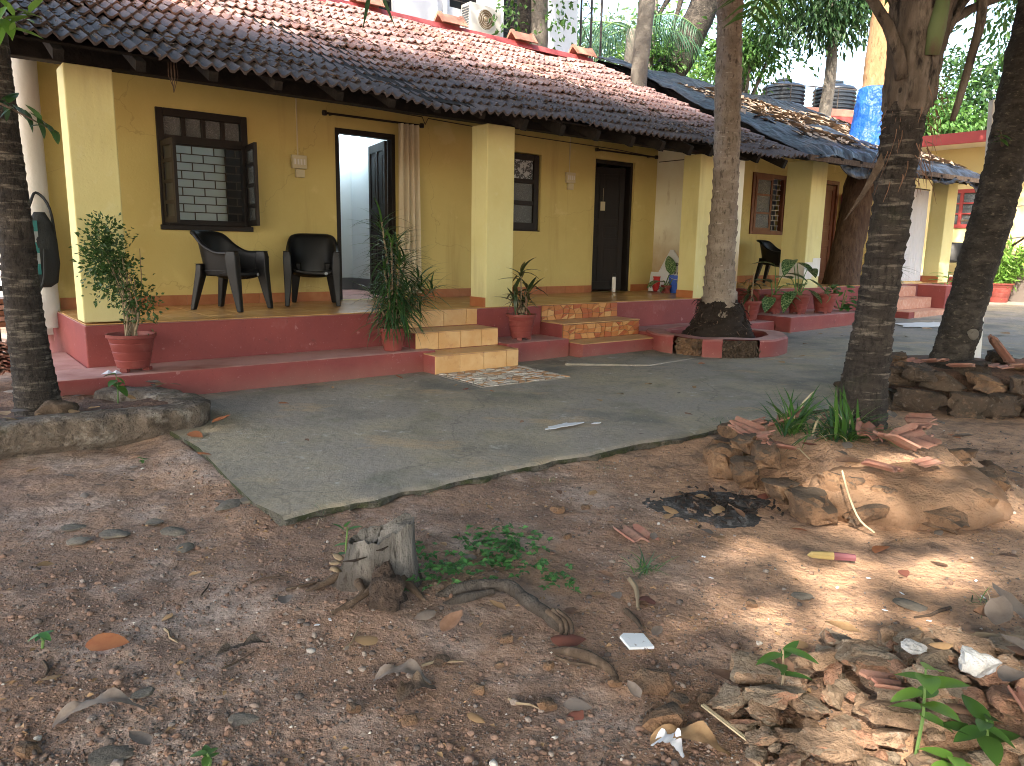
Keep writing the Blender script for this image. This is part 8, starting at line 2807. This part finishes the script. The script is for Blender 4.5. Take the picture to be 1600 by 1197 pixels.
strip(1.85, 2.45, 0.45, 0.02, -0.35, 'dry_stem', 'long dry curved stalk along the right of the rubble pile', 9, 'dry_stalk', 0.06)

# ---- old kerbed bed at the left
kb = thing('kerbed_bed', 'old crumbling concrete kerb round the left palm bed', 'planter bed', (-3.5, 5.6, 0))
OK_ = Vector((-3.5, 5.6, 0))
kp = [(-6.5, 3.2), (-5.2, 3.9), (-4.3, 4.46), (-3.6, 4.9), (-3.1, 5.2), (-2.75, 5.4), (-2.52, 5.58), (-2.46, 5.78), (-2.55, 6.02), (-2.8, 6.25), (-3.1, 6.4), (-3.5, 6.45)]
C_, _ = catmull([(x, y, 0) for x, y in kp], [1] * len(kp), 260)
T_ = np.gradient(C_, axis=0)
T_ /= np.linalg.norm(T_, axis=1)[:, None]
Nn = np.stack([T_[:, 1], -T_[:, 0], T_[:, 0] * 0], 1)      # outward
pr = [(-0.06, -0.1), (-0.05, 0.0), (-0.02, 0.03), (0.02, 0.06), (0.035, 0.09), (0.045, 0.12), (0.05, 0.15), (0.055, 0.18), (0.06, 0.21), (0.05, 0.235), (0.02, 0.25), (-0.04, 0.255), (-0.12, 0.255), (-0.22, 0.25), (-0.26, 0.22), (-0.27, 0.12)]
rows = []
for o2, z in pr:
    rows.append(C_ + Nn * o2 + np.array([0, 0, z]))
X = np.array(rows)
Q_ = X.reshape(-1, 3)
dsp = 0.03 * fbm(Q_ * 4, 4) + 0.022 * fbm(Q_ * 15, 3)
X = X + (Nn[None] * 0.8 + np.array([0, 0, 0.35])) * dsp.reshape(len(pr), -1, 1)
nr_, nc_ = X.shape[:2]
ii = np.arange(nr_ * nc_).reshape(nr_, nc_)
q = np.stack([ii[:-1, :-1].ravel(), ii[:-1, 1:].ravel(), ii[1:, 1:].ravel(), ii[1:, :-1].ravel()], 1)
link('kerb', np_mesh('kerb', X.reshape(-1, 3) - np.array(OK_), q, MT['old_kerb'], 180), kb)
gx_, gy_ = np.meshgrid(np.linspace(-6.6, -2.6, 130), np.linspace(3.3, 8.8, 150))
px_, py_ = gx_.ravel(), gy_.ravel()
pz = 0.2 + 0.03 * fbm(np.stack([px_ * 1.5, py_ * 1.5, px_ * 0], 1), 4) + 0.012 * fbm(np.stack([px_ * 9, py_ * 9, px_ * 0], 1), 3)
# keep the soil inside the kerb line and off the ledge
d2 = ((px_[:, None] - C_[None, :, 0]) ** 2 + (py_[:, None] - C_[None, :, 1]) ** 2)
nn = d2.argmin(1)
sgn = ((px_ - C_[nn, 0]) * Nn[nn, 0] + (py_ - C_[nn, 1]) * Nn[nn, 1])
uu_ = px_ * U.x + py_ * U.y
vv_ = px_ * V.x + py_ * V.y
ok = ((sgn < -0.1) & ((vv_ < 7.3) | (uu_ < 0.9))).reshape(150, 130)
ii = np.arange(150 * 130).reshape(150, 130)
cell = ok[:-1, :-1] & ok[:-1, 1:] & ok[1:, 1:] & ok[1:, :-1]
q = np.stack([ii[:-1, :-1][cell], ii[:-1, 1:][cell], ii[1:, 1:][cell], ii[1:, :-1][cell]], 1)
link('soil', np_mesh('soil', np.stack([px_, py_, pz], 1) - np.array(OK_), q, MT['planter_soil'], 180), kb)
link('root_boss', rock_mesh('root_boss', 33, MT['brown_stem'], 3, 0.45, 0.0, 180, (0.14, 0.12, 0.09)), kb, (-3.38 + 3.5, 5.42 - 5.6, 0.24), (0, 0, 0.4))
for k in range(90):
    x, y = rl.uniform(-5.3, -3.0), rl.uniform(4.8, 8.0)
    u_, v_ = to_uv(x, y)
    d = np.min((C_[:, 0] - x) ** 2 + (C_[:, 1] - y) ** 2)
    if (v_ > 7.15 and u_ > 0.75) or y < 0.62 * (x + 3.6) + 5.05:
        continue
    fallen(x, y, rl.choice(['tan', 'grey', 'grey', 'brown', 'tan']), rl.uniform(0.08, 0.15), 0.25, where='in the left palm bed')

# ---- things at the left end of the cottage
ts = thing('tile_stack', 'stack of old clay roof tiles left of the cottage ledge', 'tile stack', W(0.4, 8.9, 0.2), RZ)
r_ = random.Random(3)
for i in range(4):
    for k in range(9):
        vs_ = tv[r_.randrange(4)]
        o_ = link('tile', bt[r_.randrange(4)], ts, (-0.55 + 0.25 * i + r_.uniform(-.02, .02), 0.05 * r_.uniform(-1, 1), 0.02 + 0.034 * k), (0, 0, r_.uniform(-.1, .1)), (1.1, 1.25, 1.2))
pk = thing('plank_stack', 'stack of reddish planks behind the left palm trunk', 'planks', W(0.3, 9.6, 0.2), RZ)
for k in range(5):
    obj('plank', MB().box(-1.2 + 0.05 * k, -0.3, 0.4 + 0.06 * k, 0.5 + 0.02 * k, 0.1, 0.45 + 0.06 * k), MT['broken_tile' if k % 2 else 'brown_wood'], pk, bevel=0.004)
obj('trestle', MB().box(-0.9, -0.25, 0, -0.8, 0.05, 0.399).box(0.25, -0.25, 0, 0.35, 0.05, 0.399), MT['old_timber'], pk)
tmb = thing('timber_heap', 'dark heap of old timber and cloth behind the left palm', 'timber heap', W(-0.6, 10.6, 0.2), RZ)
for k in range(14):
    a = Vector((r_.uniform(-1.2, 1.2), r_.uniform(-0.3, 0.5), r_.uniform(0.1, 0.9)))
    b = a + Vector((r_.uniform(-1.2, 1.2), r_.uniform(-0.2, 0.2), r_.uniform(-0.5, 0.8)))
    obj('timber', MB().bar(a, b, 0.09, 0.06), MT[r_.choice(['old_timber', 'stump_wood', 'brown_stem'])], tmb)
yl = thing('yellow_can', 'bright yellow plastic can behind the left palm trunk', 'can', W(0.35, 9.62, 0.9), RZ)
obj('body', MB().box(-0.2, -0.12, 0, 0.2, 0.12, 0.26), MT['yellow_plastic'], yl, bevel=0.03)
obj('cap', MB().lathe([(0.04, 0.26), (0.04, 0.31), (0.03, 0.315)], 14, (0.1, 0, 0)), MT['red_plastic'], yl)
obj('handle', MB().tube([(-0.12, 0, 0.25), (-0.1, 0, 0.32), (0.02, 0, 0.32), (0.04, 0, 0.25)], 0.014, 6), MT['yellow_plastic'], yl)
# shoulder bag hung on the round white post
bg = thing('hanging_bag', 'dark bag with a teal and grey striped side hung on the white post', 'bag', W(1.09, 9.46, 1.0), RZ)
bm_ = MB()
secs = [(0.0, 0.05, 0.04), (0.05, 0.12, 0.08), (0.25, 0.15, 0.1), (0.5, 0.14, 0.1), (0.68, 0.1, 0.08), (0.78, 0.05, 0.04)]
for z, a, b in secs:
    for k in range(14):
        t = 2 * PI * k / 14
        bm_.v.append((a * math.copysign(abs(math.cos(t)) ** 0.7, math.cos(t)), -0.09 + b * math.copysign(abs(math.sin(t)) ** 0.7, math.sin(t)) - 0.03 * math.sin(3 * z), z))
bm_.n = len(bm_.v)
for i in range(5):
    for k in range(14):
        bm_.f.append((i * 14 + k, i * 14 + (k + 1) % 14, (i + 1) * 14 + (k + 1) % 14, (i + 1) * 14 + k))
        bm_.m.append(0)
bm_.f += [tuple(range(13, -1, -1)), tuple(range(70, 84))]
bm_.m += [0, 0]
obj('body', bm_, MT['bag_dark'], bg, smooth=60)
for k in range(5):
    z0_, z1_ = 0.14 + 0.11 * k, 0.14 + 0.11 * (k + 1)
    w_ = lambda z: 0.14 - 0.15 * abs(z - 0.42) * (0.8 if z < .42 else .5)
    obj('stripe', MB().add([(-w_(z0_) - 0.03, -0.212, z0_), (-0.02 - 0.02, -0.216, z0_), (-0.04, -0.214, z1_), (-w_(z1_) - 0.03, -0.21, z1_), (-w_(z0_) - 0.03, -0.15, z0_), (-0.04, -0.15, z0_), (-0.04, -0.15, z1_), (-w_(z1_) - 0.03, -0.15, z1_)],
                           [(0, 1, 2, 3), (0, 4, 5, 1), (1, 5, 6, 2), (2, 6, 7, 3), (3, 7, 4, 0)]), MT['bag_teal' if k % 2 == 0 else 'bag_grey'], bg)
obj('strap', MB().tube(catmull([(-0.12, -0.2, 0.1), (-0.2, -0.2, 0.5), (-0.08, -0.12, 0.85), (0.0, -0.03, 0.98), (0.1, -0.12, 0.8), (0.13, -0.14, 0.3)], [1] * 6, 24)[0], 0.014, 6), MT['bag_dark'], bg)
obj('strap', MB().tube(catmull([(-0.1, -0.22, 0.6), (-0.22, -0.24, 0.2), (-0.2, -0.24, -0.15), (-0.04, -0.25, 0.05), (0.0, -0.24, 0.4)], [1] * 5, 20)[0], 0.014, 6), MT['bag_dark'], bg)
gu = thing('garland', 'dry brown garland threads hanging from the roof edge', 'garland', W(1.95, 7.3, 2.85), RZ)
for k in range(6):
    obj('thread', MB().tube([(0.012 * k - 0.03, 0, 0.25), (0.014 * k - 0.035 + 0.01 * (k % 2), 0.01, 0.08), (0.0, 0, -0.02 - 0.02 * (k % 3))], 0.004, 4), MT['brown_stem'], gu)

# ---- things on the verandah
fl = thing('steel_flask', 'slim pale flask with a black cap standing on the dark door threshold', 'flask', W(9.98, 9.62, FZ + 0.004))
obj('body', MB().lathe([(0.034, 0), (0.036, 0.004), (0.036, 0.26), (0.03, 0.275)], 20), MT['steel_white'], fl, smooth=50)
obj('cap', MB().lathe([(0.03, 0.276), (0.03, 0.33), (0.024, 0.335)], 18), MT['plastic_black'], fl, smooth=50)
obj('handle', MB().tube([(-0.036, 0, 0.22), (-0.075, 0, 0.2), (-0.075, 0, 0.08), (-0.036, 0, 0.06)], 0.009, 6), MT['plastic_black'], fl)
bk = thing('blue_bucket', 'blue plastic bucket at the right end of the first verandah', 'bucket', W(10.93, 8.98, FZ + 0.004))
obj('body', MB().lathe([(0.1, 0), (0.102, 0.004), (0.135, 0.3), (0.142, 0.3), (0.142, 0.32), (0.128, 0.32), (0.098, 0.01)], 28), MT['blue_plastic'], bk, smooth=40)
obj('handle', MB().tube([(-0.14, 0, 0.31), (-0.1, -0.12, 0.26), (0.0, -0.16, 0.24), (0.1, -0.12, 0.26), (0.14, 0, 0.31)], 0.004, 5), MT['steel'], bk)
jg = thing('red_jug', 'small red plastic jug against the packing boards', 'jug', W(10.95, 9.45, FZ + 0.004))
obj('body', MB().lathe([(0.05, 0), (0.07, 0.05), (0.075, 0.16), (0.06, 0.24), (0.075, 0.28)], 20), MT['red_plastic'], jg, smooth=50)
obj('handle', MB().tube([(0.07, 0, 0.24), (0.13, 0, 0.2), (0.12, 0, 0.1), (0.072, 0, 0.08)], 0.01, 6), MT['red_plastic'], jg)


def board(label, pts, u, lean, texts):
    """packing board leaning against the end wall; pts (v, z)"""
    t = thing('packing_board', label, 'board', W(u, 9.0, FZ + 0.004), RZ)
    t.rotation_euler = (0, 0, A)
    M_ = Matrix.Rotation(lean, 4, 'Y')
    m_ = MB()
    n = len(pts)
    vs_ = [M_ @ Vector((-0.006, v - 9.0, z)) for v, z in pts] + [M_ @ Vector((0.006, v - 9.0, z)) for v, z in pts]
    m_.add(vs_, [tuple(range(n)), tuple(range(2 * n - 1, n - 1, -1))] + [(k, n + k, n + (k + 1) % n, (k + 1) % n) for k in range(n)])
    obj('board', m_, MT['board_white'], t)
    for s, v, z, size in texts:
        cu = bpy.data.curves.new('lettering', 'FONT')
        cu.body = s
        cu.size = size
        cu.align_x = 'CENTER'
        cu.extrude = 0.001
        cu.offset = size * 0.02
        cu.materials.append(MT['ink'])
        tmp = bpy.data.objects.new('lettering', cu)
        COL.objects.link(tmp)
        me2 = bpy.data.meshes.new_from_object(tmp.evaluated_get(bpy.context.evaluated_depsgraph_get()))
        bpy.data.objects.remove(tmp)
        o2 = link('lettering', me2, t)
        B = Matrix(((0, 0, -1, 0), (-1, 0, 0, 0), (0, 1, 0, 0), (0, 0, 0, 1)))
        o2.matrix_local = M_ @ Matrix.Translation((-0.0085, v - 9.0, z)) @ B
    return t


board('tall triangular white packing board with repeated black lettering', [(9.62, 0.0), (9.3, 0.8), (9.22, 0.8), (8.72, 0.3), (8.55, 0.02)], 10.93, R(14),
      [('vir wpc', 9.16, 0.5, 0.12), ('0  0  0', 9.0, 0.34, 0.07), ('vir pvc', 8.98, 0.2, 0.12), ('vir wpc', 9.45, 0.06, 0.1)])
board('low white packing board behind the triangular one', [(9.72, 0.0), (9.72, 0.36), (8.3, 0.36), (8.3, 0.0)], 11.04, R(8), [('vir pvc', 9.62, 0.1, 0.1)])

# ================================================================== unseen trees added to shade the yard, leaves left out over chosen sunlit outlines
LIT = [[(0.62, 2.45), (0.95, 3.25), (1.25, 3.75), (1.7, 3.35), (2.7, 3.75), (3.4, 3.2), (2.2, 2.5), (1.5, 1.75), (0.75, 1.75)],
       [(1.55, 3.9), (1.9, 4.7), (2.4, 4.75), (2.9, 4.6), (2.9, 3.95), (2.1, 3.5)]]
SH = [[(1.95, 2.75), (2.2, 3.05), (3.2, 3.1), (3.2, 2.5), (2.2, 2.35)]]


def inpoly(x, y, P):
    c = np.zeros(len(x), dtype=bool)
    n = len(P)
    for i in range(n):
        x0, y0 = P[i]
        x1, y1 = P[(i + 1) % n]
        t = ((y0 > y) != (y1 > y)) & (x < (x1 - x0) * (y - y0) / (y1 - y0 + 1e-12) + x0)
        c ^= t
    return c


r = np.random.RandomState(8)
N_ = 100000
qx = r.uniform(-9, 17, N_)
qy = r.uniform(-2, 24, N_)
h = r.uniform(5.0, 11.0, N_)
qv = qx * V.x + qy * V.y
roofs = qv > 11.2                                   # added high, thin, small leaves that soften the sun on the roofs
h = np.where(roofs, r.uniform(10.0, 16.0, N_), h)
S_ = np.array(SUN) / SUN.z
P = np.stack([qx + S_[0] * h, qy + S_[1] * h, h + 0.1], 1)
D_ = r.normal(size=P.shape) * [1, 1, 0.5] - [0, 0, 0.3]
D_ /= np.linalg.norm(D_, axis=1)[:, None]
Z_ = r.uniform(0.3, 0.55, N_) * np.where(roofs, 0.55, 1.0)
lit = np.zeros(N_, dtype=bool)
for f_ in (0.0, 0.5, 1.0):                      # stalk, middle and tip of each leaf, followed down the sunbeam
    X_ = P + D_ * (Z_ * f_)[:, None]
    k_ = X_[:, 2] - 0.1
    for pg in LIT:
        lit |= inpoly(X_[:, 0] - S_[0] * k_, X_[:, 1] - S_[1] * k_, pg)
for pg in SH:
    lit &= ~inpoly(qx, qy, pg)
keep = ~(lit & (r.uniform(0, 1, N_) > 0.15))
# loose clumps, so that small flecks of sun get through
keep &= fbm(P * 0.8, 3) > -1.3
keep &= ~((qx > 6) & (qy > 19))
keep &= ~(roofs & (r.uniform(0, 1, N_) > 0.5))
# nothing inside the view
ca, sa = math.cos(R(10.25)), math.sin(R(10.25))
dep = P[:, 1] * ca - (P[:, 2] - 1.5) * sa
up = P[:, 1] * sa + (P[:, 2] - 1.5) * ca
inside = (dep > 0.1) & (np.abs(P[:, 0]) < dep * 0.78) & (up < dep * 0.6)
keep &= ~inside
P, D_, Z_ = P[keep], D_[keep], Z_[keep]
bases = [(-7.5, -6.5), (-3.0, -9.5), (1.5, -7.0), (6.0, -5.5), (-9.5, 0.5), (9.5, -3.0), (-4.5, -3.5), (2.8, -2.6), (12.5, 1.5)]
own = np.array([[(P[:, 0] - b[0]) ** 2 + (P[:, 1] - b[1]) ** 2] for b in bases])[:, 0].argmin(0)
side_names = ['first', 'second']
labs = ['unseen broad tree added for shade at the left behind the viewer', 'unseen tree added for shade farthest behind the viewer', 'unseen tree added for shade in the middle behind the viewer', 'unseen tree added for shade behind the viewer towards the right', 'unseen tree added for shade at the far left of the yard',
        'unseen tree added for shade at the right end behind the viewer', 'unseen close tree added for shade behind the viewer at the left', 'unseen close tree added for shade behind the viewer at the right', 'unseen tree added for shade on the far right of the yard']
for k, b in enumerate(bases):
    t = thing('added_shade_tree', labs[k], 'tree', (b[0], b[1], 0), 0, 'unseen trees added to shade the yard')
    link('trunk', trunk_mesh('trunk', [(0, 0, -0.1), (0.1, 0, 2), (0, 0.1, 4.5), (0.1, 0, 7.5)], [0.3, 0.24, 0.2, 0.1], MT['grey_bark'], nr=30, na=14, seed=k), t)
    p = P[own == k] - np.array([b[0], b[1], 0])
    if len(p) < 10:
        continue
    for j in range(6):
        e = Vector(p[r.randint(len(p))])
        link('limb', trunk_mesh('limb', [(0.05, 0.05, 4.2), (Vector((0, 0, 5.2)) + e) / 2 + Vector((0, 0, .4)), e], [0.12, 0.07, 0.02], MT['grey_bark'], nr=8, na=6, seed=j), t)
    o_ = leaves_np('crown', p, D_[own == k], np.tile(np.array(SUN), (len(p), 1)) + r.normal(size=p.shape) * 0.5, Z_[own == k], 0.6, MT['green_mid'], t)
    kind(o_, 'stuff')
